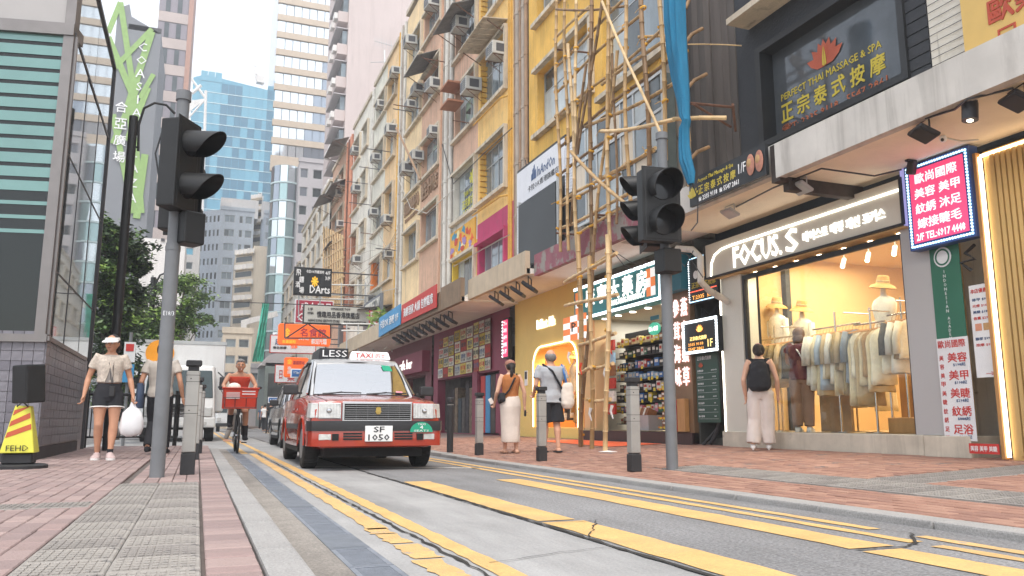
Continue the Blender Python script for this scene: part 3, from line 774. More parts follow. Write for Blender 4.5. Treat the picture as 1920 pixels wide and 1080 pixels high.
# white tower with beige bands and, below, the glazed bay
Y6 = 98
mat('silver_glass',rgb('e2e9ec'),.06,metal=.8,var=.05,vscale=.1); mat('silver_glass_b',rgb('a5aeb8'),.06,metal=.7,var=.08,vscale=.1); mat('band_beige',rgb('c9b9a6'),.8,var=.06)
mat('green_glass',rgb('a9c4c4'),.06,metal=.6,var=.15,vscale=.3)
t = thing('office_tower','tall silver glass tower with even beige bands','building',(onY(575,600,Y6).x,Y6,0))
x0,x1 = onY(511,250,Y6).x,onY(645,200,Y6).x; zlow = onY(575,310,Y6).z; top = onY(575,-70,Y6).z; sh = abs(onY(575,100,Y6).z - onY(575,132.5,Y6).z)
boxpart(t,'wall','silver_glass_b',x0 + .1,x1,Y6 + .2,Y6 + 16,0,top)
z = zlow; pm = [mesh_of(MB().quad((0,0,0),(1,0,0),(1,0,1),(0,0,1)),'pane',m_) for m_ in ('silver_glass','silver_glass_b')]; r = random.Random(4); j = 0
while z < top:
 boxpart(t,'stone_band','band_beige',x0 - .1,x1,Y6 - .2,Y6 + .3,z,z + sh * .34)
 for i in range(9):
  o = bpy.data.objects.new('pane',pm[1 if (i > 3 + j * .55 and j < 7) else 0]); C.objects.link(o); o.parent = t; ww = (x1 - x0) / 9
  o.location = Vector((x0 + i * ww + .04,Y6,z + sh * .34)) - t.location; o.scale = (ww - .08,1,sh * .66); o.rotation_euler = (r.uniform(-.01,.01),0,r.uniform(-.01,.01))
 z += sh; j += 1
boxpart(t,'stone_band','band_beige',x0 - .1,x1,Y6 - .2,Y6 + .3,zlow - 1.2,zlow)
t = thing('glazed_stair_tower','pale green glazed cylindrical bay under the banded tower','building',(onY(530,600,92).x,92,0))
cx = onY(534,450,92).x; rad = onY(562,450,92).x - cx; zt = onY(530,308,92).z
MB().lathe([(rad,0),(rad,zt)],(cx,92 + rad,0),20).build('core_wall','green_glass',t)
r = random.Random(12)
for j in range(11):
 z0_ = zt - (j + 1) * 2.15
 MB().lathe([(rad + .02,z0_),(rad + .12,z0_),(rad + .12,z0_ + .18),(rad + .02,z0_ + .18)],(cx,92 + rad,0),20,cap=False).build('floor_band','pale_line',t)
 for i in range(6):
  a0 = math.pi + math.pi * (i + .06) / 6; a1 = math.pi + math.pi * (i + .94) / 6
  MB().quad(*[(cx + (rad + .05) * math.cos(a),92 + rad + (rad + .05) * math.sin(a),zq) for a,zq in ((a0,z0_ + .2),(a1,z0_ + .2),(a1,z0_ + 2.1),(a0,z0_ + 2.1))]).build('pane',r.choice(['green_glass','silver_glass_b','silver_glass']),t)
mat('grey_wall',rgb('bdb9bb'),.7,var=.06,vscale=.3)
t,*_ = slab_tower('office_block','flat grey clad block beside the glazed bay',90,559,607,305,'grey_wall',2,36,[(.05,.3),(.55,.35)],glass='silver_glass_b')
# pink tower behind the tenements
Y7 = 62
mat('pink_wall',rgb('cdbfbb'),.8,var=.05,vscale=.25,streak=.15)
t = thing('residential_tower','blank pale pink tower wall with caged balconies down its street edge','building',(onY(700,600,Y7).x,Y7,0))
x0,x1 = onY(648,200,Y7).x,onY(800,0,Y7).x; top = onY(700,-160,Y7).z
boxpart(t,'wall','pink_wall',x0,x1 + 5,Y7,Y7 + 12,0,top)
z = 16; r = random.Random(6); k = 0
for gx in range(4): boxpart(t,'joint',mat('joint_pale',rgb('c0b3ae'),.8,var=0),x0 + 1.8 + gx * 2.6,x0 + 1.83 + gx * 2.6,Y7 - .01,Y7 - .002,0,top)
while z < top:
 boxpart(t,'balcony','pink_wall',x0 - .8,x0,Y7 + .3,Y7 + 4.5,z,z + .9)
 boxpart(t,'awning','grey_wall',x0 - .95,x0,Y7 + .2,Y7 + 4.6,z + 2.2,z + 2.27)
 boxpart(t,'window_band','win_glass',x0 - .4,x0,Y7 + .4,Y7 + 4.3,z + .95,z + 2.1)
 for q in range(2): boxpart(t,'cooling_unit','white_wall',x0 - 1.1,x0 - .75,Y7 + .5 + q * 1.7,Y7 + 1.3 + q * 1.7,z + .3,z + .8)
 z += 2.85; k += 1
# the white portal and grey canopy building that close the street
t = thing('portal_frame','white square portal frame over the street end','gate',(onY(440,700,85).x,85,0))
for p,q in [((457,604),(453,780)),((453,606),(520,588))]: MB().cyl(onY(*p,85),onY(*q,85),.38,4).build('beam','white_wall',t)
t = thing('street_end_building','low grey green building with rounded canopy at the street end','building',(onY(520,700,80).x,80,0))
b = MB(); b.box(onY(497,700,80).x,onY(600,700,80).x,80,90,0,onY(500,680,80).z); b.build('wall',mat('greygreen',rgb('8b9896'),.7,var=.1),t)
b = MB(); b.prism([onY(488,685,80),onY(505,665,80),onY(560,655,80),onY(560,690,80)],(0,6,0)); b.build('canopy','grey_wall',t)
boxpart(t,'shop_window','win_glass_dark',onY(503,700,80).x,onY(560,700,80).x,79.9,79.99,.3,onY(500,700,80).z)
t,*_ = slab_tower('apartment_block','lower beige block with window rows behind the white lorry',70,415,470,625,'beige_wall',2,30,[(.1,.35),(.55,.35)],pyb=760)
t,*_ = slab_tower('apartment_block','grey low block at the street end beside the white portal',95,462,512,690,'grey_wall',2,26,[(.1,.8)],pyb=780)
# green builders' netting
t = thing('construction_netting','turquoise builders netting draped down a far facade','net',(onY(480,700,72).x,72,0))
L_ = []; n_ = 9
for j in range(13):
 s = j / 12; py = 568 + 110 * s; pa = 492 - 14 * s - 6 * s * s; pb = 505 - 12 * s
 L_.append([onY(pa + (pb - pa) * i / n_,py,72) + Vector((0,.25 * math.sin(i * 2.1 + j * .4),0)) for i in range(n_ + 1)])
MB().rings(L_,cap=False,closed=False).build('netting',mat('net_turquoise',rgb('53c7b0'),.8,var=.25,vscale=1.5,trans=0),t,smooth=True)

# ================================================================ trees
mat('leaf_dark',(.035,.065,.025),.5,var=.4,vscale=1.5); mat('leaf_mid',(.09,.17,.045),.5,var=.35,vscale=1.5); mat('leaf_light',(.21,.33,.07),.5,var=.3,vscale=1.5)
mat('bark',(.10,.085,.07),.9,var=.3,vscale=6,bump=.5,bscale=20)
def tree(label,base,blobs,n,size,mix,seed,trunk=.14,group=None,droop=.0):
 t = thing('street_tree',label,'tree',base); r = random.Random(seed); base = Vector(base)
 top = max((Vector(c) for c,*_ in blobs),key=lambda v: v.z)
 b = MB(); mid = base.lerp(top,.5) + Vector((r.uniform(-.2,.2),0,0)); b.tube([base,mid,base.lerp(top,.85)],[trunk,trunk * .7,trunk * .3],8)
 for c,rx,rz,_ in blobs:
  s = base.lerp(top,r.uniform(.35,.6)); c = Vector(c); b.tube([s,s.lerp(c,.5) + Vector((0,0,.2)),c],[trunk * .5,trunk * .3,trunk * .12],5)
 b.build('trunk','bark',t,smooth=True)
 tot = sum(w_ for *_,w_ in blobs); bs = {m_: MB() for m_ in mix}
 for c,rx,rz,w_ in blobs:
  cl = [Vector(c) + Vector((r.gauss(0,.45) * rx,r.gauss(0,.45) * rx,r.gauss(0,.45) * rz)) for _ in range(int(20 + 24 * w_))]
  for q in cl:
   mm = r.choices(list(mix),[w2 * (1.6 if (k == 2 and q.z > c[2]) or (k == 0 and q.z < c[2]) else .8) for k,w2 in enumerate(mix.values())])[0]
   for _ in range(int(n * w_ / tot / len(cl))):
    p = q + Vector((r.gauss(0,.2),r.gauss(0,.2),r.gauss(0,.14))) * (rx * .7)
    a = Vector((r.uniform(-1,1),r.uniform(-1,1),r.uniform(-.7,.3) - droop)).normalized(); s_ = a.cross(Vector((r.uniform(-1,1),r.uniform(-1,1),1))).normalized()
    L2 = size * r.uniform(.7,1.3); W2 = L2 * .24
    bs[mm if r.random() > .2 else r.choice(list(mix))].add([p,p + a * L2 * .45 + s_ * W2,p + a * L2,p + a * L2 * .45 - s_ * W2],[(0,1,2,3)])
 for m_,q in bs.items():
  if q.v: q.build('crown',m_,t)
 return t
def P3(px,py,Y): v = onY(px,py,Y); return (v.x,v.y,v.z)
D_ = 24
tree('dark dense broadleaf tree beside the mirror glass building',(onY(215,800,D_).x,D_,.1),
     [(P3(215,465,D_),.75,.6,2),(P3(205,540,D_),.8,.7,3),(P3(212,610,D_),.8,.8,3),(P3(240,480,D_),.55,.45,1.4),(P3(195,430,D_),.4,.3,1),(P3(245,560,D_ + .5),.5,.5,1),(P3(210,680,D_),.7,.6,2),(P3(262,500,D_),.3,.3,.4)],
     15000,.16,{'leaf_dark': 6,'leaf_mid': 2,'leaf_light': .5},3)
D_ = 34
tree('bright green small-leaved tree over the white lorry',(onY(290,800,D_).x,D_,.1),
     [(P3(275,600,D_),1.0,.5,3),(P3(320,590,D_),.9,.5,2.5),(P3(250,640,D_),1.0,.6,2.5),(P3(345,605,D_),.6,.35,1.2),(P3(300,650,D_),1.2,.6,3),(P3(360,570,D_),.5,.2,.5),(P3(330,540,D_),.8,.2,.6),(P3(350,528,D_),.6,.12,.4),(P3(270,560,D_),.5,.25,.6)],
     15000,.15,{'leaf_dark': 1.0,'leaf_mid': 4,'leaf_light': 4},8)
D_ = 44
tree('thin branched tree with sparse leaves behind the signal post',(onY(330,800,D_).x,D_,.1),
     [(P3(345,525,D_),1.0,.3,1),(P3(375,555,D_),.6,.3,.6),(P3(385,600,D_),.6,.3,.5),(P3(300,540,D_),.8,.4,.6)],
     2200,.2,{'leaf_dark': .8,'leaf_mid': 4,'leaf_light': 2},11,trunk=.1)
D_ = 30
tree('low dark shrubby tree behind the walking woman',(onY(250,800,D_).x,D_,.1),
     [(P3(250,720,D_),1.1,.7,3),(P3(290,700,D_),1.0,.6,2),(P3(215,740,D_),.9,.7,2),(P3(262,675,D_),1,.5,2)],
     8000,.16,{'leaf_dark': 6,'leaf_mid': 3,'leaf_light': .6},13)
# ================================================================ right: the row of tenements
def plaster(name,c,streak=.35,var=.15,rust=None,ra=.42): k = rgb(c); return mat(name,k,.88,var=var,vscale=1.1,bump=.35,bscale=22,streak=min(.85,streak * 1.9),rust=rust or tuple(x * .78 + .03 for x in k),rustamt=ra)
plaster('wall_yellow','e4b65c',.22,rust=(.36,.26,.12),ra=.36); plaster('wall_yellow_b','ecc47c',.25); plaster('wall_lemon','d9b640',.3)
plaster('wall_peach','cda88f',.3); plaster('wall_white','d8d3c8',.5,rust=(.28,.26,.23),ra=.38); plaster('wall_cream','ebd0a4',.3)
plaster('wall_pinkish','cfa98f',.3); plaster('wall_cream_b','e6c597',.3); plaster('wall_offwhite','dddacb',.35); plaster('wall_ivory','e2ddd0',.35)
plaster('wall_coral','cf9379',.3); plaster('wall_magenta','b9436b',.2); plaster('wall_grime','8f867b',.6,rust=(.08,.07,.06),ra=.45)
plaster('ledge','c9bda9',.5); plaster('wall_black','33363b',.0,rust=(.16,.16,.165),ra=.33); plaster('wall_orange','d0722d',.2)
mat('pipe_grey',rgb('a59a8e'),.7,var=.2,vscale=2,streak=.5); mat('pipe_brown',rgb('9b7f66'),.7,var=.2,vscale=2,streak=.4); mat('pipe_yellow',rgb('cf9f45'),.6,var=.15,streak=.2); mat('pipe_white',rgb('cfccc4'),.7,var=.12,streak=.4); mat('pipe_coral',rgb('c78a70'),.7,var=.2)
mat('ac_white',rgb('c6c5bf'),.6,var=.12,vscale=3,streak=.4); mat('ac_grille',rgb('55565a'),.5,var=.15); mat('awning_grey',rgb('7a7876'),.7,var=.25,vscale=2,streak=.3); mat('rust_iron',rgb('6b4a3a'),.8,var=.3,vscale=8)
ZR = 19.4
def unit(label,ya,yb,halves,wins,roof=ZR,base=3.9,band=True,ledge=True):
 """a tenement between ya and yb; halves: (y0, y1, z0, z1, material); wins: (y0, y1, sill, head, cols)"""
 t = thing('tenement_building',label,'building',(XF,ya,0))
 for y0,y1,z0,z1,m in halves:
  b = MB(); ops = [w_[:4] for w_ in wins if w_[0] >= y0 - .01 and w_[1] <= y1 + .01 and w_[2] >= z0 - .01 and w_[3] <= z1 + .01]
  wall_x(b,XF,y0,y1,z0,z1,ops,.28); b.build('wall',m,t)
 b = MB(); b.box(XF + .3,XF + 9,ya,yb,3.98,roof - .05); b.build('core_wall','wall_grime',t)
 b = MB(); b.box(XF - .1,XF + .25,ya,yb,roof - .02,roof + .18); b.build('parapet','ledge',t)
 for i,(y0,y1,s,h,cols,*ex) in enumerate(wins):
  window(t,XF + .2,y0 + .02,y1 - .02,s + .02,h - .02,cols,2 if h - s > 1.5 else 1,*(ex[:1] or []),seed=i)
  if ledge:
   b = MB(); b.box(XF - .16,XF,y0 - .12,y1 + .12,s - .12,s - .002); b.box(XF - .14,XF,y0 - .12,y1 + .12,h + .002,h + .10)
   b.box(XF - .12,XF - .002,y0 - .12,y0 - .002,s,h); b.build('window_surround','wall_magenta' if 21 < y0 < 22 and s < 5 else 'ledge',t)
 return t
S4 = [4.73,7.60,10.7,13.8,16.9]; H4 = [6.20,9.36,12.6,15.7,18.4]
U = []
# unit 1, nearest: strong yellow, half hidden by the scaffold
w1 = [(15.9,19.2,8.3,10.1,4,'win_glass_pale'),(12.5,15.4,7.9,10.6,4,'win_glass'),(15.9,19.2,11.55,13.4,4),(12.5,15.4,11.55,13.9,4)]
U.append(unit('strong yellow tenement wall behind the bamboo scaffold',12.2,19.8,[(15.6,19.8,7.55,14.6,'wall_yellow'),(12.2,15.6,7.55,14.6,'wall_yellow'),(12.2,19.8,14.6,ZR,'wall_yellow'),(12.2,19.8,3.98,7.55,'wall_grime')],w1))
# unit 2: yellow near half, peach and white far half, magenta below
w2 = [(21.6,24.1,s,h,4) for s,h in zip(S4,H4)] + [(24.45,26.95,s,h,4) for s,h in zip(S4,H4)]
U.append(unit('tenement half yellow and half peach with a magenta bay below',21.0,27.1,
              [(21.0,24.28,6.95,ZR,'wall_yellow_b'),(21.0,24.28,3.98,6.95,'wall_magenta'),(24.28,27.1,9.55,ZR,'wall_peach'),(24.28,27.1,6.5,9.55,'wall_white'),(24.28,27.1,3.98,6.5,'wall_lemon')],w2))
# unit 3
w3 = [(28.9,31.6,s,h,3) for s,h in zip([7.6,10.55,13.6,16.55],[9.1,12.1,15.1,17.9])] + [(32.0,34.5,s,h,3) for s,h in zip([7.35,10.55,13.6,16.55],[8.85,12.1,15.1,17.9])]
U.append(unit('tenement with salmon near half and creamy yellow far half',28.6,34.8,[(28.6,31.8,3.98,ZR,'wall_pinkish'),(31.8,34.8,3.98,ZR,'wall_cream')],w3,roof=19.6))
w4 = [(36.9,38.9,s,h,2) for s,h in zip([7.35,10.4,13.45,16.6],[8.9,12.0,15.1,17.8])] + [(39.3,42.0,s,h,3) for s,h in zip([7.35,10.4,13.45,16.6],[8.9,12.0,15.1,17.8])]
U.append(unit('tenement with apricot near half and greenish white far half',36.3,42.3,[(36.3,39.1,3.98,19.1,'wall_cream_b'),(39.1,42.3,3.98,19.1,'wall_offwhite')],w4,roof=19.1))
w5 = [(43.9,45.6,s,h,2) for s,h in zip([7.2,10.3,13.2,16.3],[8.7,11.8,14.8,17.7])] + [(46.3,48.6,s,h,3) for s,h in zip([7.2,10.3,13.2,16.3],[8.7,11.8,14.8,17.7])]
U.append(unit('ivory tenement with coral window reveals',42.9,48.9,[(42.9,46.0,3.98,18.9,'wall_ivory'),(46.0,48.9,3.98,18.9,'wall_ivory')],w5,roof=18.9))
w6 = [(51.8,53.8,s,h,2) for s,h in zip([7.2,10.3,13.2,15.9],[8.7,11.8,14.8,17.4])] + [(54.4,57.0,s,h,3) for s,h in zip([7.2,10.3,13.2,15.9],[8.7,11.8,14.8,17.4])]
U.append(unit('pink tenement with corrugated awnings and a far bamboo scaffold',51.4,57.4,[(51.4,57.4,3.98,18.6,'wall_pinkish')],w6,roof=18.6))
w7 = [(59 + i * 3.2,61.2 + i * 3.2,s,h,2) for i in range(5) for s,h in zip([7.2,10.3,13.2,16],[8.7,11.8,14.8,17.4])]
U.append(unit('long cluttered white tenement block beyond the pink one',58.2,76,[(58.2,76,3.98,18.2,'wall_white')],w7,roof=18.2))
w8 = [(78 + i * 4,80.6 + i * 4,s,h,2) for i in range(6) for s,h in zip([6.8,9.9,13],[8.4,11.4,14.5])]
U.append(unit('farthest low white block of the row',77,104,[(77,104,3.98,15.5,'wall_white')],w8,roof=15.5))
# coral reveals, graffiti and raised lettering on individual bays
t = U[4]
for s,h in zip([7.2,10.3,13.2,16.3],[8.7,11.8,14.8,17.7]): boxpart(t,'reveal','wall_coral',XF - .02,XF + .27,48.35,48.58,s + .02,h - .02)
boxpart(U[3],'reveal','wall_orange',XF - .03,XF + .27,41.4,41.97,7.37,8.88)
for s in S4[1:]:
 for q in range(9): boxpart(U[1],'brick','wall_yellow',XF + .0,XF + .26,24.02,24.09,s + .04 + q * .19,s + .19 + q * .19)
letters('季節按摩美容中心',(XF - .02,33.2,9.95),RY,UZ,2.6,.62,'pipe_brown',U[2],'lettering',.04,bold=.02)
letters('養生十州店',(XF - .02,30.3,9.95),RY,UZ,2.4,.66,'pipe_brown',U[2],'lettering',.04,bold=.02)
letters('TSE PING CHINESE MED.',(XF - .02,33.2,9.42),RY,UZ,2.3,.17,'pipe_brown',U[2],'lettering',.03)
# graffiti band
b = MB(); b.box(XF - .05,XF + .0,24.4,27.2,6.28,7.28); gf = b.build('mural_board',mat('mural_yellow',rgb('dca641'),.7,var=.1),U[1])
r = random.Random(21)
for i,(c,n) in enumerate([('d85b2c',7),('3f8fae',5),('e9d8a0',5),('9a83b8',4),('c24a30',4)]):
 mat('mural_%d' % i,rgb(c),.7,var=.1)
 for k in range(n):
  y = r.uniform(24.6,27.0); z = r.uniform(6.4,7.1); q = []
  for a in range(9): rr_ = r.uniform(.08,.28); q.append((XF - .052 - .002 * (i + k * .2),y + rr_ * math.cos(a * .698),z + rr_ * .7 * math.sin(a * .698)))
  MB().prism(q,(-.001,0,0)).build('mural_shape','mural_%d' % i,U[1])
boxpart(U[1],'poster',mat('poster_blue',rgb('3f8fc0'),.5),XF + .16,XF + .18,24.5,24.95,4.8,6.1)
# lettering on the window of the white bay
mat('sticker_yellow',rgb('d8d23c'),.5,var=.1)
letters('❋',(XF + .19,25.4,9.0),RY,UZ,.7,.5,'sticker_yellow',U[1],'lettering',.004,bold=.02)
letters('THAI MASSAGE',(XF + .19,25.6,8.55),RY,UZ,1.6,.2,'sticker_yellow',U[1],'lettering',.004)
letters('正宗泰式按摩',(XF + .19,25.6,8.2),RY,UZ,1.9,.34,'sticker_yellow',U[1],'lettering',.004,bold=.01)
letters('2335 9118',(XF + .19,25.6,7.85),RY,UZ,1.7,.22,'sticker_yellow',U[1],'lettering',.004)
MB().prism([(XF + .17,29.2,7.8),(XF + .17,29.9,7.8),(XF + .17,29.6,8.7),(XF + .17,29.0,8.9)],(.01,0,0)).build('poster','green_stripe',U[2])
# gaps between the units: recessed grimy wall and stacks of drain pipes
def pipes(label,ya,yb,wallm,pl_,z0=3.98,z1=ZR):
 t = thing('pipe_recess',label,'pipes',(XF,(ya + yb) / 2,0))
 boxpart(t,'wall',wallm,XF + .06,XF + .3,ya,yb,z0,z1)
 for y,r_,m_ in pl_:
  b = MB(); b.cyl((XF - .02,y,z0),(XF - .02,y,z1),r_,10)
  z = z0 + .8
  while z < z1: b.cyl((XF - .02,y,z),(XF - .02,y,z + .09),r_ * 1.22,10); z += 1.55
  b.build('drainpipe',m_,t,smooth=True)
 return t
pipes('bundle of brown drainpipes between the two yellow bays',19.8,21.0,'wall_grime',[(19.95,.06,'pipe_brown'),(20.15,.07,'pipe_grey'),(20.38,.06,'pipe_brown'),(20.6,.08,'pipe_grey'),(20.82,.05,'pipe_brown'),(21.15,.05,'pipe_yellow'),(21.32,.04,'pipe_yellow')])
pipes('stained white drainpipes between the peach bay and the salmon bay',27.1,28.6,'wall_grime',[(27.35,.09,'pipe_white'),(27.65,.06,'pipe_grey'),(27.95,.10,'pipe_white'),(28.3,.07,'pipe_grey'),(28.75,.05,'wall_pinkish')])
pipes('pale grey drainpipes beside the creamy yellow bay',34.8,36.3,'wall_offwhite',[(35.0,.08,'pipe_white'),(35.4,.1,'pipe_grey'),(35.8,.07,'pipe_white'),(36.15,.06,'pipe_yellow')])
pipes('narrow white drainpipes beside the ivory tenement',42.3,42.9,'wall_offwhite',[(42.4,.06,'pipe_white'),(42.7,.07,'pipe_white')],z1=19)
pipes('coral painted drainpipes before the pink tenement',48.9,51.4,'wall_coral',[(49.2,.09,'pipe_coral'),(49.7,.08,'pipe_coral'),(50.3,.09,'rust_iron'),(50.9,.1,'pipe_coral')],z1=18.7)
# thin conduits
t = thing('conduit','thin yellow conduit running down between yellow windows','pipe',(XF,21.5,0))
for z in (7.3,10.4): MB().tube([(XF - .2,24.2,z - .05),(XF - .2,21.6,z - .1),(XF - .05,21.4,z - .1)],.03,6).build('pipe_run','pipe_yellow',t)
# grey timber-like column and black building
t = thing('board_column','dark weathered board-marked concrete column beside the black wall','column',(XF,11.5,0))
r = random.Random(8); mat('board_dark',rgb('57504c'),.9,var=.45,vscale=1.2,vz=.2,streak=.5,bump=.3); mat('board_dark_b',rgb('494441'),.9,var=.45,vscale=1.4,vz=.2,streak=.5,bump=.3)
y = 10.55
while y < 12.15: MB().box(XF + r.uniform(-.04,.02),XF + .5,y,y + .17,4.2,13.5).build('board',r.choice(['board_dark','board_dark_b']),t); y += .178
bk = thing('black_building','black painted upper floor with a massage parlour window','building',(XF,8,0))
b = MB(); wall_x(b,XF,3.9,10.55,4.2,13,[(7.16,10.0,4.95,6.55)],.28); b.build('wall','wall_black',bk)
b = MB(); b.box(XF + .6,XF + 8,2,12.2,3.9,13); b.build('core_wall','wall_black',bk)
mat('frame_black',rgb('1f2124'),.5,var=.2); mat('tint_pane',rgb('5a5f64'),.08,metal=.3,var=.25,vscale=1.5)
f = MB(); f.box(XF - .06,XF + .26,9.90,10.02,4.9,6.6); f.box(XF - .06,XF + .26,7.10,7.2,4.9,6.6); f.box(XF - .06,XF + .26,7.2,9.9,6.5,6.6); f.box(XF - .06,XF + .26,7.2,9.9,4.9,5.0); fo = f.build('window_frame','frame_black',bk)
boxpart(fo,'pane','tint_pane',XF + .2,XF + .22,7.2,9.9,5.0,6.5)
for z in (5.2,5.75): pass
boxpart(bk,'hood','ledge',XF - .45,XF,6.9,10.2,7.05,7.15)
for i in range(14): boxpart(bk,'slat','wall_black',XF - .015,XF,6.79,7.1,4.5 + i * .16,4.64 + i * .16)
boxpart(bk,'render_patch','wall_white',XF - .006,XF,6.2,6.78,4.4,8)
for i in range(20): boxpart(bk,'mesh_wire','steel_dark',XF - .03,XF - .022,6.2,6.78,4.6 + i * .1,4.606 + i * .1)
mat('gold_letter',rgb('c9b53c'),.4,var=.05); mat('brown_letter',rgb('b0603a'),.5,var=.1); mat('lotus_red',rgb('b5573c'),.5,var=.15); mat('teal_letter',rgb('2f7f70'),.5)
def MW(px,py): return onX(px,py,XF + .195)
gx = XF + .195
letters('PERFECT THAI MASSAGE & SPA',(gx,8.72,5.69),RY,UZ,2.03,.11,'gold_letter',bk,'lettering',.004,bold=.008)
for i,ch in enumerate('正宗泰式按摩'): letters(ch,(gx,9.62 - i * .365,5.42),RY,UZ,.26,.28,'gold_letter',bk,'lettering',.004,bold=.02)
letters('☎T: 2335 9118   5547 2861',(gx,8.70,5.155),RY,UZ,2.1,.15,'brown_letter',bk,'lettering',.004,bold=.01)
def lotus(par,c,s,m1,m2,X=None,nrm=-1):
 c = Vector(c)
 for k,a in enumerate((-62,-38,-16,16,38,62,0)):
  a = math.radians(a); d = Vector((0,-math.sin(a),math.cos(a))); n_ = Vector((0,math.cos(a),math.sin(a))); q = []
  for u,v in ((0,0),(.35,.17),(.7,.15),(1,0),(.7,-.15),(.35,-.17)): q.append(c + Vector((-.002 * (k + 1),0,0)) + d * u * s + n_ * v * s)
  MB().prism(q,(.001,0,0)).build('petal',m1,par)
 for sg in (-1,1):
  q = [c + Vector((-.02,y * sg * s,z * s)) for y,z in ((.01,0),(.10,.05),(.08,.35),(.015,.75))]
  MB().prism(q,(.001,0,0)).build('hand_mark',m2,par)
lotus(bk,(gx,8.75,5.82),.42,'lotus_red','gold_letter')
# gold signboard at the top right
sg = thing('signboard','mustard signboard with red characters at the top right corner','sign',(XF - .2,4.6,5.2))
boxpart(sg,'board',mat('mustard',rgb('c9a861'),.5,var=.06),XF - .25,XF - .1,3.3,6.14,4.3,6.9)
mat('red_letter',rgb('a8442c'),.5); mat('blue_letter',rgb('33507c'),.5,var=0); mat('ink',(.02,.02,.025),.5,var=0)
letters('歐美',(XF - .25,5.50,5.08),RY,UZ,.62,.29,'red_letter',sg,'lettering',.01,bold=.02); letters('足',(XF - .25,5.62,4.70),RY,UZ,.28,.28,'red_letter',sg,'lettering',.01)
# ---------------------------------------------------------------- air conditioners
def make_ac():
 t = thing('air_conditioner','boxy white window air conditioner','air conditioner',(0,0,0))
 MB().box(-.52,.0,-.34,.34,-.21,.21).build('casing','ac_white',t,bevel=.012)
 for z in range(5): MB().box(-.532,-.52,-.29,.05,-.16 + z * .07,-.135 + z * .07).build('grille','ac_grille',t)
 MB().box(-.528,-.52,.09,.30,-.15,.15).build('grille','ac_grille',t)
 MB().box(-.4,-.1,-.348,-.34,-.13,.13).build('grille','ac_grille',t)
 for s in (-.3,.3): MB().tube([(-.5,s,-.225),(0,s,-.225),(-.0,s,-.55),(-.45,s,-.24)],.013,5).build('bracket','rust_iron',t)
 return t
ac0 = make_ac(); acl = [((859,47),'on the peach bay under the top grey hood'),((881,162),'over the lower peach bay window'),((928,96),'hanging under the grey hood of the yellow bay'),
 ((809,6),'highest on the salmon bay'),((767,78),'highest on the creamy yellow bay'),((810,160),'below the black awning of the salmon bay'),((779,168),'upper one of the pair on the creamy bay'),((765,197),'lower one of the pair on the creamy bay'),
 ((737,135),'under the roof of the apricot bay'),((710,196),'under the roof of the greenish white bay'),((732,243),'second from the roof on the apricot bay'),((777,294),'beside the leaning pole, upper one'),((761,316),'beside the leaning pole, lower one'),
 ((722,412),'beside the leftmost window over the apricot wall'),((724,477),'on black brackets over the orange reveal'),((701,296),'with a deep bracket on the greenish white bay'),((697,398),'on long diagonal struts on the white bay'),((663,282),'beside the top coral reveal'),((666,354),'beside the second coral reveal'),
 ((667,487),'beside the third coral reveal'),((638,345),'beneath the paired corrugated awnings'),((633,362),'just under the unit below the paired awnings'),((636,420),'beside the far bamboo frame'),((690,562),'lowest on the ivory tenement'),((808,246),'in a wire cage on the salmon bay'),((632,500),'over the darts sign')]
for i,((px,py),l) in enumerate(acl):
 p = onX(px,py,XF - .3); lb_ = 'white window air conditioner ' + l
 if i == 0: ac0.location = (XF + .02,p.y,p.z); ac0['label'] = lb_; ac0['group'] = 'window air conditioners on the tenements'
 else: k_ = random.uniform(.82,1.12); dup(ac0,(XF + .02,p.y,p.z),lb_,'window air conditioners on the tenements',random.uniform(-.06,.06),(k_,random.uniform(.8,1.1),k_))
# awnings
def awning(label,ya,yb,z,out=.95,drop=.45,m='awning_grey',n=7):
 t = thing('awning',label,'awning',(XF,(ya + yb) / 2,z))
 for i in range(n):
  a,c = ya + (yb - ya) * i / n,ya + (yb - ya) * (i + .95) / n
  MB().hexa([(XF,a,z),(XF - out,a,z - drop),(XF - out,c,z - drop),(XF,c,z),(XF,a,z + .03),(XF - out,a,z - drop + .03),(XF - out,c,z - drop + .03),(XF,c,z + .03)]).build('panel',m,t)
 b = MB()
 for y in (ya + .1,yb - .1): b.cyl((XF,y,z - drop - .35),(XF - out * .8,y,z - drop * .8 - .02),.018,5)
 b.build('strut','rust_iron',t)['kind'] = 'stuff'; return t
awning('corrugated grey awning over the peach bay window at the top',24.5,27.0,15.1,.9,.35)
awning('flat grey hood over the yellow bay window',21.5,24.1,12.85,.8,.08,'ledge')
awning('black corrugated awning over the salmon bay window',29.3,31.6,15.4,.9,.4)
awning('large corrugated roof sheet on the pink tenement roof',50.6,54.5,19.0,1.1,.4)
awning('grey corrugated awning, right one of the far pair',51.0,54,16.3,1.0,.5)
awning('grey corrugated awning, left one of the far pair',54.4,58,16.5,1.3,.6)
awning('small grey awning low on the pink tenement',51.6,54.6,12.6,.9,.5)
awning('dark cloth awning above the hidden shop sign',36.6,40.4,6.0,1.6,.3)
t = thing('wall_hood','pair of small terracotta hoods on the peach wall','hood',(XF,26,12.6))
for z in (12.55,11.85): MB().box(XF - .6,XF,25.9,26.9,z,z + .07).build('hood_slab',mat('terracotta',rgb('a9765c'),.8),t)
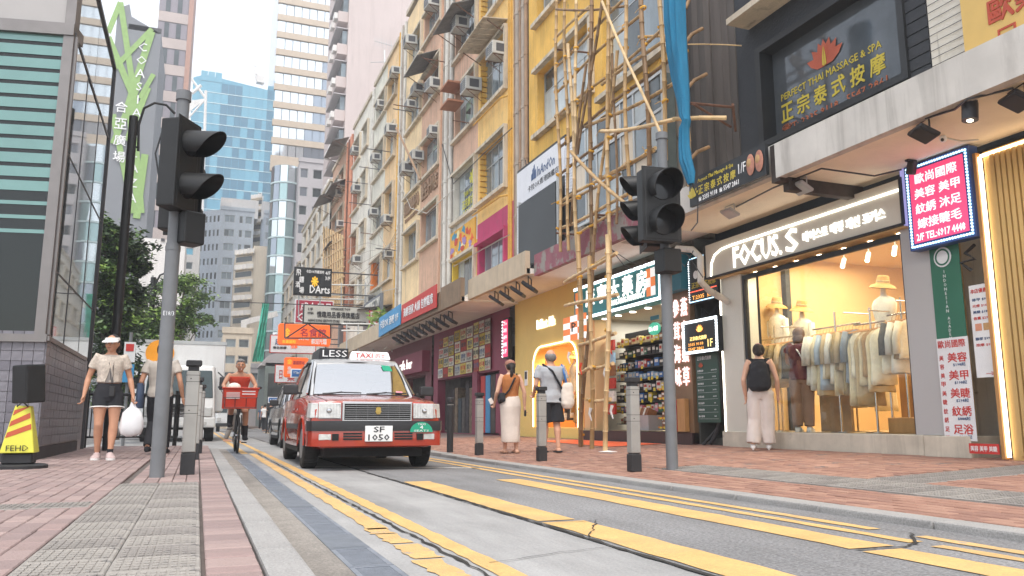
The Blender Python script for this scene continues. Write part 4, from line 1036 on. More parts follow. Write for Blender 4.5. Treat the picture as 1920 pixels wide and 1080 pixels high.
# leaning pole, antennas, planter
t = tag(MB().cyl(onX(743,240,XF - 1.0),onX(788,336,XF - .6),.05,6).build('leaning_pole','pipe_brown'),'long weathered pole leaning against the apricot and creamy bays','pole')
t = thing('roof_antenna','fishbone television antenna above the ivory roof line','antenna',(XF + 1,43,18.9))
a_,c_ = onX(703,77,XF + 1),onX(739,87,XF + 1)
MB().cyl(a_,c_,.02,4).build('boom','alu',t)
for i in range(9): p = a_.lerp(c_,i / 8); MB().cyl(p - Vector((0,0,.28)),p + Vector((0,0,.28)),.014,4).build('element','alu',t)
t = thing('roof_antenna','plain mast antenna with one cross arm below the fishbone one','antenna',(XF + 1,47,18.9))
MB().cyl(onX(721,94,XF + 1),onX(722,150,XF + 1),.05,5).build('mast','alu',t); MB().cyl(onX(695,117,XF + 1),onX(724,116,XF + 1),.02,5).build('element','alu',t)
# ---------------------------------------------------------------- pavement canopies
mat('soffit_cream',rgb('efe3cc'),.85,var=.1,vscale=.7,streak=.1); mat('fascia_white',rgb('c5c1ba'),.85,var=.14,vscale=1.3,streak=.55,rust=(.22,.18,.15),rustamt=.33)
mat('fascia_beige',rgb('c3b299'),.8,var=.1,streak=.3); mat('fascia_brown',rgb('85705a'),.8,var=.2,streak=.4); mat('fascia_pink',rgb('96606a'),.85,var=.25,vscale=1.4,rust=(.30,.28,.25),rustamt=.5)
mat('soffit_white',rgb('e6e1d8'),.85,var=.1,vscale=.6,streak=.1); mat('beam_dark',rgb('423a36'),.9,var=.4,vscale=4)
def canopy(label,ya,yb,zb,zt,Xo,mf,ms,back=XF):
 t = thing('shop_canopy',label,'canopy',(Xo,(ya + yb) / 2,zb))
 MB().box(Xo + .04,back - .001,ya,yb,zb,zb + .12).build('slab',ms,t)
 MB().box(Xo,Xo + .12,ya,yb,zb - .02,zt).build('fascia',mf,t); return t
cn = canopy('long off-white concrete canopy over the bright fashion shop',-1.0,8.05,3.72,4.16,6.78,'fascia_white','soffit_cream')
canopy('off-white canopy stretch behind the massage banner',8.1,11.3,3.80,4.2,6.86,'fascia_white','soffit_cream')
MB().box(6.95,XF - .02,8.0,8.12,3.55,3.75).build('broken_beam','beam_dark',cn)
MB().box(6.8,6.95,8.0,8.16,3.66,4.16).build('broken_end','beam_dark',cn)
canopy('peeling maroon canopy behind the bamboo scaffold',11.3,16.4,3.86,4.32,6.9,'fascia_pink','soffit_white')
canopy('beige canopy with black floodlights over the yellow shop',16.45,20.6,3.90,4.42,6.7,'fascia_beige','soffit_white')
canopy('brown wooden canopy edge beside the beige canopy',20.65,22.6,3.85,4.5,6.5,'fascia_brown','soffit_white')
canopy('white canopy behind the red and blue banners',22.65,29.5,3.85,4.4,6.5,'fascia_brown','soffit_white')
canopy('plain grey concrete canopy farther down the row',29.6,41,3.85,4.45,6.5,'fascia_beige','soffit_white')
canopy('last grey canopy far down the row',41.1,76,3.9,4.4,6.6,'fascia_beige','soffit_white')

for i,(px,py,L_) in enumerate([(838,117,.9),(713,318,1.1),(733,285,1.2),(795,205,1.3),(775,210,.9),(690,345,1.2),(705,440,.8),(700,385,1.3),(672,420,.9),(888,232,.7),(745,470,1.0),(650,470,1.1)]):
 p = onX(px,py,XF); tag(MB().cyl((XF,p.y,p.z),(XF - L_,p.y + .1,p.z + .06),.022,5).build('laundry_pole','steel_dark' if i % 3 else 'rust_iron'),'dark drying rod jutting from the tenements, ' + ['beside the white drainpipes of the peach bay','under the second greenish white window','above the leaning pole','across the creamy bay air conditioners','below the paired air conditioners','on the ivory wall under the second window','by the long struts','lowest on the white bay','under the second coral reveal','over the lettered window','beside the apricot lower window','near the coral pipes'][i],'rod','drying rods on the tenements')
# ================================================================ shops on the right
def lamp(name,loc,power,size=.5,col=(1,.82,.6),rot=(0,0,0),shape='DISK',sy=None):
 l = bpy.data.lights.new(name,'AREA'); l.energy = power; l.size = size; l.color = col; l.shape = shape if not sy else 'RECTANGLE'
 if sy: l.size_y = sy
 o = bpy.data.objects.new(name,l); C.objects.link(o); o.location = loc; o.rotation_euler = rot; return o
mat('led_white',(1,.95,.85),.5,emit=4.0,ecol=(1,.93,.8),var=0); mat('led_warm',(1,.8,.5),.5,emit=3.2,ecol=(1,.78,.5),var=0); mat('led_blue',(.6,.85,1),.5,emit=1.4,ecol=(.45,.75,1),var=0)
mat('led_cool',(.9,.97,1),.5,emit=2.0,ecol=(.85,.95,1),var=0); mat('letter_lit',(1,1,.97),.5,emit=.8,ecol=(1,.97,.9),var=0); mat('letter_side',rgb('c9c5b8'),.4,var=0)
mat('panel_taupe',rgb('d0cec3'),.45,metal=0,var=.04,vscale=.6); mat('panel_taupe_b',rgb('b0b0b0'),.4,metal=0,var=.04,vscale=.6); mat('shop_cream',rgb('dcbb88'),.8,var=.04); mat('shop_floor',rgb('c9b592'),.4,var=.1)
mat('plinth_stone',rgb('c6beae'),.7,var=.14,vscale=3,streak=.4,rust=(.36,.33,.28),rustamt=.36); mat('downlight',(1,.9,.7),.5,emit=5,ecol=(1,.9,.72),var=0)
mat('wood',rgb('b98a55'),.5,var=.2,vz=.2,vscale=6); mat('straw',rgb('c9a263'),.8,var=.15,vscale=20,bump=.5,bscale=160); mat('chrome',(.6,.6,.6),.2,metal=1,var=0); mat('black_metal',(.025,.025,.028),.45,var=.1)
clear_glass('shop_glass',(.95,.97,.96),.03)
# ---- the fashion shop
fs = thing('fashion_shop','fashion shop with taupe fascia and white lit lettering over a big window','shop',(XF,9.3,.2))
MB().box(8.12,8.7,7.30,11.30,.12,.44).build('plinth','plinth_stone',fs,bevel=.01); MB().box(8.1,8.7,6.66,7.29,.12,.435).build('plinth','plinth_stone',fs,bevel=.01)
MB().box(8.02,8.5,7.26,11.43,3.03,3.60).build('fascia_board','panel_taupe',fs,bevel=.008)
MB().box(8.0,8.52,7.235,7.26,3.01,3.62).build('edge_trim','frame_black',fs); MB().box(8.0,8.52,11.43,11.455,3.01,3.62).build('edge_trim','frame_black',fs); MB().box(8.005,8.1,7.26,11.43,3.005,3.03).build('edge_trim','frame_black',fs); MB().box(8.06,8.5,7.26,11.43,2.985,3.004).build('soffit','shop_cream',fs)
b = MB(); b.tube([(8.015,11.28,3.04),(8.015,11.26,3.25),(8.015,11.16,3.38),(8.015,10.98,3.445),(8.015,10.7,3.46),(8.015,7.28,3.46)],.014,6); b.build('light_line','led_white',fs)
MB().box(8.16,8.5,10.68,11.28,.44,3.0).build('pillar','panel_taupe',fs); MB().box(8.14,8.45,6.92,7.42,.44,3.05).build('pillar','panel_taupe_b',fs)
MB().box(8.15,8.165,11.23,11.255,.44,3.0).build('light_line','led_white',fs)
MB().box(8.17,8.24,10.60,10.66,.44,2.95).build('window_frame','frame_black',fs); MB().box(8.17,8.22,7.43,7.46,.44,2.9).build('window_frame','frame_black',fs); MB().box(8.17,8.22,7.43,10.6,2.88,2.95).build('window_frame','frame_black',fs); MB().box(8.18,8.21,10.29,10.315,.44,2.88).build('window_frame','frame_black',fs)
MB().box(8.19,8.2,7.46,10.60,.445,2.88).build('pane','shop_glass',fs)
for i in range(8):
 y = 7.55 + i * .48; MB().cyl((8.3,y,2.984),(8.3,y,2.972),.055,12).build('downlight','downlight',fs)
MB().box(8.27,8.31,7.46,10.66,2.9,2.984).build('soffit','shop_cream',fs)
# room
def room(par,x0,x1,y0,y1,z0,z1,mw,mf):
 MB().box(x0,x1,y0,y1,z0 - .05,z0).build('room_floor',mf,par); MB().box(x0,x1,y0,y1,z1,z1 + .05).build('room_ceiling',mw,par)
 MB().box(x1,x1 + .05,y0,y1,z0,z1).build('room_wall',mw,par); MB().box(x0,x1,y1,y1 + .05,z0,z1).build('room_wall',mw,par); MB().box(x0,x1,y0 - .05,y0,z0,z1).build('room_wall',mw,par)
room(fs,8.32,12.6,7.3,11.42,.44,3.5,'shop_cream','shop_floor')
lamp('shop_ceiling_light',(10.0,9.3,3.45),160,2.6,(1,.86,.62),(0,0,0),sy=3.4)
for i in range(8): lamp('downlight_lamp',(8.3,7.55 + i * .48,2.95),6,.1,(1,.86,.62))
tr = MB(); tr.box(9.3,9.34,7.6,10.8,3.2,3.24); tr.build('light_track','chrome',fs)
for i,y in enumerate([7.7,7.95,8.25,8.6,9.1,9.6]):
 s = MB(); s.cyl((9.32,y,3.2),(9.32,y,3.1),.012,6); s.cyl((9.36,y + .04,3.12),(9.22,y - .06,2.98),.035,10); s.build('spotlight','panel_taupe_b',fs); MB().cyl((9.22,y - .06,2.978),(9.215,y - .063,2.972),.032,10).build('spotlight_lens','downlight',fs)
letters('FOCUS.',(8.02,10.06,3.235),RY,UZ,1.16,.33,'letter_lit',fs,'lettering',.02,bold=.012); letters('S',(8.02,9.25,3.235),RY,UZ,.24,.34,'letter_lit',fs,'lettering',.02,bold=.012)
letters('데이스트 메링 패션 포커스',(8.02,8.26,3.22),RY,UZ,1.5,.15,'letter_lit',fs,'lettering',.02,bold=.012)
# racks, garments, mannequins
GC = {'white': 'eae6da','cream': 'e2d3b0','beige': 'c9b28a','khaki': 'a08a5e','dusty blue': '8a94a0','slate': '6d7177','tan': 'b79468','ivory': 'efe8d2','pale blue': 'b7c7d6','charcoal': '57534f'}
for k,v in GC.items(): mat('cloth_' + k,rgb(v),.9,var=.12,vscale=9,bump=.3,bscale=30)
_gn = {}
def garment(px_loc,colour,ln,w_,kind,where,rz=0,seed=0):
 key = (colour,round(ln,2),round(w_,2),seed % 3)
 t = thing('garment','%s %s %s' % (colour,kind,where),kind.split()[-1],px_loc,'garments hanging in the fashion shop',rz)
 if key not in _gn:
  r = random.Random(seed); R = []; n = 14
  for j in range(9):
   s = j / 8; hw = w_ / 2 * (.25 + .75 * min(1,s * 6)) * (1 - .12 * math.sin(s * 3)); th = .014 + .024 * s
   R.append([Vector((math.cos(2 * math.pi * k / n) * hw,math.sin(2 * math.pi * k / n) * th + .014 * s * math.sin(6 * math.cos(2 * math.pi * k / n) + seed + s * 2),-.05 - s * ln + (.012 * math.sin(k * 2.1 + seed) if j == 8 else 0))) for k in range(n)])
  b = MB(); b.rings(R)
  if 'shirt' in kind or 'blouse' in kind or 'jacket' in kind:
   for sg in (-1,1): b.tube([(sg * w_ * .38,0,-.09),(sg * w_ * .52,.01,-.3),(sg * w_ * .50,.02,-.52)],[.05,.045,.05],8)
  _gn[key] = mesh_of(b,'fabric','cloth_' + colour); _gn[key].shade_smooth()
  b = MB(); b.tube([(0,0,.05),(.025,0,.03),(0,0,.0),(0,0,-.04)],.004,5); b.tube([(-w_ * .45,0,-.09),(0,0,-.04),(w_ * .45,0,-.09)],.009,5)
  _gn['h',round(w_,2)] = mesh_of(b,'hanger','wood')
 for nm,k2 in (('fabric',key),('hanger',('h',round(w_,2)))):
  if k2 not in _gn: continue
  o = bpy.data.objects.new(nm,_gn[k2]); C.objects.link(o); o.parent = t
 return t
def rack(label,X,pxa,pxb,pyr,posts,n,cols,ln,kinds,where,w_=.42,xin=0):
 a,c = onX(pxa,pyr,X),onX(pxb,pyr,X); zr = (a.z + c.z) / 2; t = thing('clothes_rack',label,'rack',(X,(a.y + c.y) / 2,.44),'clothes racks in the fashion shop')
 MB().cyl((X,a.y + .05,zr),(X,c.y - .05,zr),.014,8).build('rail','chrome',t)
 for px_ in posts: y = onX(px_,pyr,X).y; MB().cyl((X,y,.46),(X,y,zr + .22),.016,8).build('post','chrome',t); MB().lathe([(.16,0),(.16,.012),(.03,.03)],(X,y,.44),16).build('base','chrome',t)
 MB().cyl((X - .25,c.y,zr + .14),(X + .25,c.y,zr + .14),.01,6).build('arm','chrome',t)
 r = random.Random(int(pxa))
 for i in range(n):
  y = a.y + (c.y - a.y) * (i + .5) / n
  garment((X,y,zr - .04),cols[i % len(cols)],ln * r.choice([.72,.85,.95,1.05,1.15]),w_,kinds[i % len(kinds)],where,r.uniform(-.5,-.1),seed=i % 3)
 return t
rack('long chrome rack of pale tops and trousers in the window',8.75,1528,1608,612,(1566,),13,['white','white','ivory','cream','pale blue','ivory','beige','white','cream','khaki','beige','khaki','dusty blue'],.80,['shirt','blouse','pair of trousers'],'on the long middle rack')
rack('chrome rack of blush and cream dresses beside the tall mannequin',8.75,1606,1655,606,(1632,),7,['cream','ivory','beige','cream','tan','cream','ivory'],.92,['dress','skirt'],'on the rack beside the tall mannequin')
rack('low chrome rack of trousers by the left window edge',8.9,1430,1488,634,(1452,),9,['white','ivory','charcoal','khaki','beige','khaki','cream','beige','charcoal'],.62,['pair of trousers','shirt'],'on the low rack by the left window edge')
rack('short rack with white dresses at the right window edge',8.8,1668,1708,588,(1690,),6,['ivory','charcoal','cream','white','khaki','ivory'],.62,['dress','jacket'],'on the rack at the right window edge')
rack('back rack of long cream skirts',9.5,1575,1660,672,(1600,),9,['cream','beige','cream','ivory','cream','tan','cream','beige','cream'],.62,['skirt'],'on the back rack',w_=.4)
def mannequin(label,px,pyhat,X,scale,cloth,dress=False):
 p = onX(px,pyhat,X); z = p.z; t = thing('mannequin',label,'mannequin',(X,p.y,.44),'mannequins wearing straw hats'); s = scale
 b = MB(); b.rings([[Vector((X + rx * s * math.cos(k * .5236),p.y + ry * s * math.sin(k * .5236),z - dz * s)) for k in range(12)] for dz,rx,ry in ((.03,.03,.03),(.16,.045,.045),(.22,.09,.17),(.30,.11,.22),(.42,.12,.19),(.58,.10,.15),(.72,.12,.18),(.95,.13,.2))])
 b.build('torso','cloth_' + cloth,t,smooth=True,angle=70)
 if dress: MB().rings([[Vector((X + rx * s * math.cos(k * .3927) * (1 + .06 * math.sin(k * 4)),p.y + ry * s * math.sin(k * .3927) * (1 + .06 * math.cos(k * 5)),z - dz * s)) for k in range(16)] for dz,rx,ry in ((.55,.10,.15),(.8,.16,.24),(1.25,.2,.3))]).build('dress','cloth_white',t,smooth=True)
 else:
  for sg in (-1,1): MB().tube([(X,p.y + sg * .2 * s,z - .27 * s),(X - .04,p.y + sg * .27 * s,z - .6 * s),(X - .05,p.y + sg * .25 * s,z - .9 * s)],[.055 * s,.05 * s,.04 * s],8).build('sleeve','cloth_' + cloth,t,smooth=True)
 MB().cyl((X,p.y,.45),(X,p.y,z - .9 * s),.02,6).build('stand','chrome',t)
 h = thing('straw_hat','wide straw hat on the ' + label,'hat',(X,p.y,z),'straw hats on the mannequins')
 MB().lathe([(.02,.13),(.075,.125),(.09,.10),(.098,.03),(.11,.012),(.17,-.01),(.205,-.045),(.2,-.05),(.165,-.02),(.10,0),(.02,0)],(X,p.y,z),20,Matrix.Rotation(.18,3,'X') @ Matrix.Diagonal((s * .95,s * .95,s * 1.1))).build('hat_body','straw',h,smooth=True,angle=60)
 MB().lathe([(.101,.03),(.103,.055),(.094,.06)],(X,p.y,z),20,Matrix.Rotation(.18,3,'X') @ Matrix.Diagonal((s * .95,s * .95,s * 1.1))).build('hat_band','cloth_beige',h,smooth=True)
 return t
mannequin('mannequin in white lace at the left window edge',1456,572,9.3,.98,'white'); mannequin('mannequin in a cream buttoned blouse',1503,578,9.2,1.0,'ivory'); mannequin('tall mannequin in a white floral dress',1655,534,8.95,.95,'white',True)
t = thing('display_plinth','round tan display plinth at the right of the fashion shop window','plinth',(9.1,7.9,.44)); MB().lathe([(.55,0),(.55,.2),(.54,.21),(.01,.21)],(9.1,8.0,.44),24).build('drum','wood',t)
t = thing('standing_mirror','standing mirror panel leaning in the fashion shop','mirror',(9.4,8.6,.44)); MB().box(9.4,9.43,8.5,8.8,.46,1.4).build('frame','wood',t)
t = tag(MB().box(9.2,9.25,9.55,10.2,.44,1.35).build('floor_screen',mat('dusty_screen',rgb('97826a'),.6,var=.3,vscale=3)),'dusty brown screen behind the low rack of trousers','screen')
# ---- lamps and camera under the near canopy
def floodlight(label,p,yaw_,group='floodlights under the shop canopies',m='black_metal',s=1.0,tilt=.5):
 t = thing('floodlight',label,'floodlight',p,group,yaw_)
 b = MB(); b.tube([(-.13 * s,0,-.12 * s),(-.13 * s,0,.0),(.13 * s,0,.0),(.13 * s,0,-.12 * s)],.010 * s,6); b.build('bracket',m,t,local=True)
 M = Matrix.Rotation(tilt,3,'X'); MB().obox((0,0,-.14 * s),.30 * s,.24 * s,.05 * s,M).build('housing',m,t,local=True,bevel=.01); MB().obox(M @ Vector((0,0,-.03 * s)) + Vector((0,0,-.14 * s)),.26 * s,.2 * s,.006,M).build('lens','win_glass_pale' if m != 'black_metal' else 'frame_black',t,local=True); return t
def und(px,py,z=3.72): v = onG(px,py,z); return (v.x,v.y,z)
floodlight('black floodlight hanging above the pink light-edged sign',und(1730,228),1.2,s=.95); floodlight('black floodlight at the top right edge by the gold panel',und(1905,165),1.2,s=.95)
floodlight('thin grey floodlight over the middle of the taupe fascia',und(1500,335),1.57,m='panel_taupe_b',s=.9); floodlight('thin grey floodlight over the left end of the taupe fascia',und(1368,385,3.8),1.57,m='panel_taupe_b',s=.85)
t = thing('spotlight','round black spotlight with cables under the canopy','spotlight',und(1818,190)); p = Vector(und(1818,190))
MB().cyl(p + Vector((0,0,-.03)),p + Vector((-.02,0,-.2)),.075,16).build('housing','black_metal',t,smooth=True); MB().obox(p + Vector((0,0,-.02)),.1,.1,.05).build('bracket','black_metal',t); MB().cyl(p + Vector((-.021,0,-.201)),p + Vector((-.022,0,-.206)),.03,10).build('lens','downlight',t)
lamp('spotlight_lamp',(p.x - .02,p.y,p.z - .22),12,.06,(1,.88,.7))
t = thing('security_camera','small white dome camera under the canopy','camera',und(1768,255)); p = Vector(und(1768,255)); MB().ell(p + Vector((0,0,-.03)),.04,.04,.045).build('dome','white_letter',t,smooth=True); MB().ell(p + Vector((-.025,-.01,-.05)),.018,.018,.02).build('lens','black_metal',t,smooth=True)
t = thing('spotlight','black bracketed spotlight over the bluish sign edge','spotlight',und(1708,300)); p = Vector(und(1708,300)); MB().obox(p + Vector((0,0,-.1)),.08,.1,.16,Matrix.Rotation(.3,3,'X')).build('housing','black_metal',t,bevel=.01); MB().obox(p + Vector((0,0,-.01)),.14,.05,.03).build('bracket','black_metal',t)
tag(MB().tube([und(1380,388,3.79),und(1450,352,3.70),und(1540,316,3.66),und(1640,330,3.60),und(1690,318,3.68)],.012,5).build('cable','black_metal'),'black cable sagging under the canopy soffit','cable')
tag(MB().tube([und(1770,258,3.71),und(1800,265,3.71),und(1835,262,3.71)],.008,5).build('cable','pipe_white'),'white cable running from the dome camera','cable')
tag(MB().tube([und(1735,222,3.7),und(1790,205,3.68),und(1815,185,3.66),und(1850,178,3.7),und(1900,165,3.68)],.012,5).build('cable','black_metal'),'black cable looping between the floodlight and spotlight','cable')
# ---- the pink light box and the signs of the upstairs salon
mat('pink_lit',rgb('d8436f'),.5,emit=.75,ecol=rgb('d23f68'),var=0); mat('sign_white',(.85,.85,.82),.5,emit=.55,ecol=(1,1,1),var=0); mat('banner_green',rgb('2f6a55'),.6,var=.08); mat('banner_white',rgb('dde0e2'),.6,var=.06); mat('red_print',rgb('c23a35'),.6,var=0); mat('blue_frame',rgb('2e4a86'),.4,var=.1)
pk = thing('light_box_sign','pink light box sign with blue lamp border','sign',(8.0,6.7,2.7))
MB().box(7.98,8.12,6.24,7.14,2.64,3.70).build('box','blue_frame',pk); MB().box(7.97,7.98,6.32,7.06,2.72,3.62).build('face','pink_lit',pk)
bm_ = mesh_of(MB().ell((0,0,0),.016,.016,.016,6,4),'bulb','led_blue')
def bulbs(par,X,y0,y1,z0,z1,n,m,me=bm_):
 per = 2 * (y1 - y0) + 2 * (z1 - z0)
 for i in range(n):
  s = per * i / n
  if s < y1 - y0: q = (X,y0 + s,z0)
  elif s < (y1 - y0) + (z1 - z0): q = (X,y1,z0 + s - (y1 - y0))
  elif s < 2 * (y1 - y0) + (z1 - z0): q = (X,y1 - (s - (y1 - y0) - (z1 - z0)),z1)
  else: q = (X,y0,z1 - (s - 2 * (y1 - y0) - (z1 - z0)))
  o = bpy.data.objects.new('bulb',me); C.objects.link(o); o.parent = par; o.location = Vector(q) - par.location
bulbs(pk,7.975,6.28,7.10,2.68,3.66,96,'led_blue')
for i,(s,w_) in enumerate([('歐尚國際',.58),('美容 美甲',.62),('紋綉 沐足',.62),('嫁接睫毛',.6)]): letters(s,(7.968,6.69,3.50 - i * .185),RY,UZ,w_,.125,'sign_white',pk,'lettering',.004,bold=.012)
letters('2/F TEL:6917 4448',(7.968,6.69,2.785),RY,UZ,.66,.085,'sign_white',pk,'lettering',.004,bold=.01)
MB().box(8.04,8.14,7.15,7.26,3.0,3.75).build('side_box',mat('violet_lit',rgb('8a7fb8'),.5,emit=.35,ecol=(.5,.5,1),var=.1),pk)
ib = thing('banner','green banner with vertical cream lettering and round crest','banner',(8.13,6.8,2)); MB().box(8.125,8.132,6.60,7.0,1.52,2.66).build('cloth','banner_green',ib)
MB().lathe([(.0,0),(.12,0),(.12,.003),(0,.003)],(8.12,6.82,2.52),20,Matrix.Rotation(-math.pi / 2,3,'Y')).build('crest','banner_white',ib); MB().lathe([(.08,0),(.1,0),(.1,.003),(.08,.003)],(8.115,6.82,2.52),20,Matrix.Rotation(-math.pi / 2,3,'Y'),cap=False).build('crest_ring','banner_green',ib)
for i,ch in enumerate('INDONESIAN'): letters(ch,(8.124,6.82,2.345 - i * .052),RY,UZ,None,.036,'banner_white',ib,'letter',.002)
for i,ch in enumerate('ACADEMY'): letters(ch,(8.124,6.81,1.79 - i * .047),RY,UZ,None,.034,'banner_white',ib,'letter',.002)
pb = thing('price_banner','white price banner with large red characters','banner',(8.12,6.8,1)); MB().box(8.112,8.118,6.58,7.0,.38,1.56).build('cloth','banner_white',pb)
letters('歐尚國際',(8.111,6.80,1.49),RY,UZ,.36,.09,'red_print',pb,'lettering',.002,bold=.012)
for i,(a_,c_) in enumerate([('美容','$198起'),('美甲','$198起'),('美睫','$298起'),('紋綉','$888起'),('足浴','$168起')]):
 z = 1.33 - i * .205; letters(a_,(8.111,6.74,z),RY,UZ,.25,.11,'red_print',pb,'lettering',.002,bold=.015); letters(c_,(8.111,6.72,z - .085),RY,UZ,.16,.04,'blue_letter',pb,'lettering',.002,bold=.01)
 for k,ch in enumerate(a_): letters(ch,(8.111,6.95,z - .0 - k * .1),RY,UZ,.055,.06,'red_print',pb,'letter',.002,bold=.012)
wp = thing('price_list','narrow white price list with small coloured lines and two photographs','sign',(8.1,6.4,1.6)); MB().box(8.10,8.112,6.24,6.5,1.08,2.12).build('board','banner_white',wp)
letters('本店優惠',(8.099,6.38,2.05),RY,UZ,.2,.05,'red_print',wp,'lettering',.002,bold=.012)
for i,s in enumerate(['修甲 $98','光療 $168','美睫 $188','香薰 $298','腳部 $398','按摩 $98']): letters(s,(8.099,6.37,1.95 - i * .07 - (.16 if i > 3 else 0)),RY,UZ,.2,.035,'red_print' if i % 2 else 'blue_letter',wp,'lettering',.002,bold=.01)
MB().box(8.097,8.1,6.38,6.46,1.6,1.68).build('photo','wall_coral',wp); MB().box(8.097,8.1,6.27,6.36,1.6,1.68).build('photo','cloth_tan',wp)
letters('→',(8.099,6.32,1.12),RY,UZ,.12,.04,'red_print',wp,'lettering',.002)
t = thing('banner','low red banner with white characters at the foot of the gold panel','banner',(8.0,6.4,.3)); MB().box(8.0,8.01,6.24,6.60,.25,.36).build('cloth','red_print',t); letters('美容 美甲 美睫',(7.999,6.42,.305),RY,UZ,.32,.06,'white_letter',t,'lettering',.002,bold=.01)
aw = thing('stair_entrance','dim pale stair entrance behind the banners','doorway',(8.5,6.6,.2)); MB().box(8.9,9.0,6.0,7.2,.1,3.6).build('back_wall','wall_white',aw); MB().box(8.2,9.0,6.15,6.22,.1,3.6).build('side_wall','wall_white',aw); MB().box(8.62,8.66,6.3,6.34,.2,2.4).build('pipe','steel_dark',aw)
t = tag(MB().tube([(8.2,6.45,2.6),(8.1,6.5,2.5),(8.12,6.4,2.42),(8.08,6.55,2.4),(8.15,6.48,2.3)],.02,6).build('cable_bundle','black_metal'),'tangled cable bundle behind the price list','cable')
gp = thing('gold_shop_panel','gold ribbed shop panel edged by a glowing strip at the right edge','shop',(8.0,5.3,.2)); MB().box(8.1,8.3,3.2,6.16,.15,3.6).build('board',mat('gold_panel',rgb('c8a96f'),.5,metal=.2,var=.06),gp)
rb = mesh_of(MB().box(-.03,0,0,.045,0,3.33),'rib','gold_panel')
for i in range(42): o = bpy.data.objects.new('rib',rb); C.objects.link(o); o.parent = gp; o.location = Vector((8.1,6.02 - i * .066,.24)) - gp.location
MB().box(8.06,8.09,6.17,6.20,.22,3.55).build('light_line','led_warm',gp); MB().box(8.06,8.09,3.2,6.17,3.54,3.57).build('light_line','led_warm',gp); MB().box(8.03,8.1,6.2,6.24,.2,3.6).build('edge_trim','wood',gp)
# ---- massage banner on the canopy edge
mb_ = thing('canopy_banner','black canopy banner with yellow characters and reclining feet photographs','banner',(6.7,9,4)); Xb = 6.73
MB().box(Xb,Xb + .05,8.17,9.93,3.78,4.20).build('board','frame_black',mb_)
letters('Perpect Thai Massage & Spa',(Xb,9.28,4.115),RY,UZ,.85,.075,'gold_letter',mb_,'lettering',.003,shear=.3,bold=.008)
for i,ch in enumerate('正宗泰式按摩'): letters(ch,(Xb,9.64 - i * .155,3.98),RY,UZ,.115,.125,'gold_letter',mb_,'lettering',.003,bold=.012)
letters('1/F',(Xb,8.66,4.02),RY,UZ,.16,.14,'white_letter',mb_,'lettering',.003); letters('☏ 2335 9118  ☏ 5547 2861',(Xb,9.22,3.845),RY,UZ,.95,.07,'white_letter',mb_,'lettering',.003,bold=.01)
lotus(mb_,(Xb - .004,9.83,3.9),.17,'gold_letter','gold_letter')
mat('skin_photo',rgb('b07a66'),.6,var=.25,vscale=12)
for y,z in ((8.47,4.0),(8.29,4.0)):
 MB().ell((Xb - .01,y,z),.012,.085,.15,12,8).build('photo','skin_photo',mb_); MB().ell((Xb - .018,y + .02,z + .03),.012,.05,.06,10,6).build('photo','cloth_tan',mb_)
# ---- alley with the massage signs
al = thing('stair_alley','dark cluttered stair alley beside the fashion shop','doorway',(8.8,11.7,.2)); mat('alley_dark',rgb('4a4a46'),.9,var=.4,vscale=2,streak=.4)
MB().box(9.6,9.7,11.3,12.5,0,3.9).build('back_wall','alley_dark',al); MB().box(8.25,9.7,12.1,12.15,0,3.9).build('side_wall','alley_dark',al); MB().box(8.3,8.8,11.46,12.05,.1,.32).build('step','alley_dark',al,bevel=.01)
for i in range(7): MB().tube([(8.3,11.5 + i * .03,2.6 - i * .04),(8.24 - i * .01,11.7 + i * .03,2.45 - i * .05),(8.3,12.0,2.6)],.010,5).build('cable','black_metal',al)
MB().tube([(8.25,11.52,2.4),(8.2,11.42,1.7),(8.22,11.40,.9),(8.25,11.6,.45),(8.2,11.75,.22)],.035,8).build('hose','black_metal',al,smooth=True); MB().tube([(8.3,11.65,.5),(8.22,11.75,.35),(8.15,11.9,.2)],.03,8).build('hose','black_metal',al,smooth=True)
mn = thing('menu_board','tall dark green massage menu board','sign',(8.2,11.7,1.2)); MB().box(8.17,8.19,11.40,12.06,.58,1.76).build('board',mat('menu_green',rgb('28483e'),.4,var=.08),mn)
letters('正宗泰式按摩',(8.168,11.80,1.69),RY,UZ,.42,.07,'banner_white',mn,'lettering',.002,bold=.01)
for i in range(8):
 z = 1.47 - i * .112; letters(['身體按摩','足底反射','頭肩頸部','泰式古法','香薰油壓','熱石按摩','草藥熱敷','兩人套餐'][i],(8.168,11.93,z),RY,UZ,.18,.035,'banner_white',mn,'lettering',.002); letters(['228 298 358','198 268','168 228','298 398','328 428','398','$368','$688'][i],(8.168,11.53,z),RY,UZ,None,.022,'banner_white',mn,'lettering',.002); MB().box(8.168,8.17,11.45,12.02,z - .045,z - .042).build('rule','banner_white',mn)
lotus(mn,(8.168,11.9,1.53),.09,'lotus_red','lotus_red')
ls = thing('light_box_sign','square black massage sign ringed with bright white bulbs','sign',(8.05,11.7,2)); MB().box(8.03,8.13,11.17,12.22,1.76,2.36).build('box','frame_black',ls)
mat('orange_lit',(1,.45,.1),.5,emit=1.0,ecol=(1,.42,.08),var=0); mat('yellow_lit',(1,.8,.3),.5,emit=1.0,ecol=(1,.75,.25),var=0); mat('red_lit',(1,.15,.1),.5,emit=.9,ecol=(1,.12,.06),var=0)
bm2 = mesh_of(MB().ell((0,0,0),.02,.026,.026,8,5),'bulb','led_cool'); bulbs(ls,8.02,11.20,12.19,1.79,2.33,62,'led_cool',bm2)
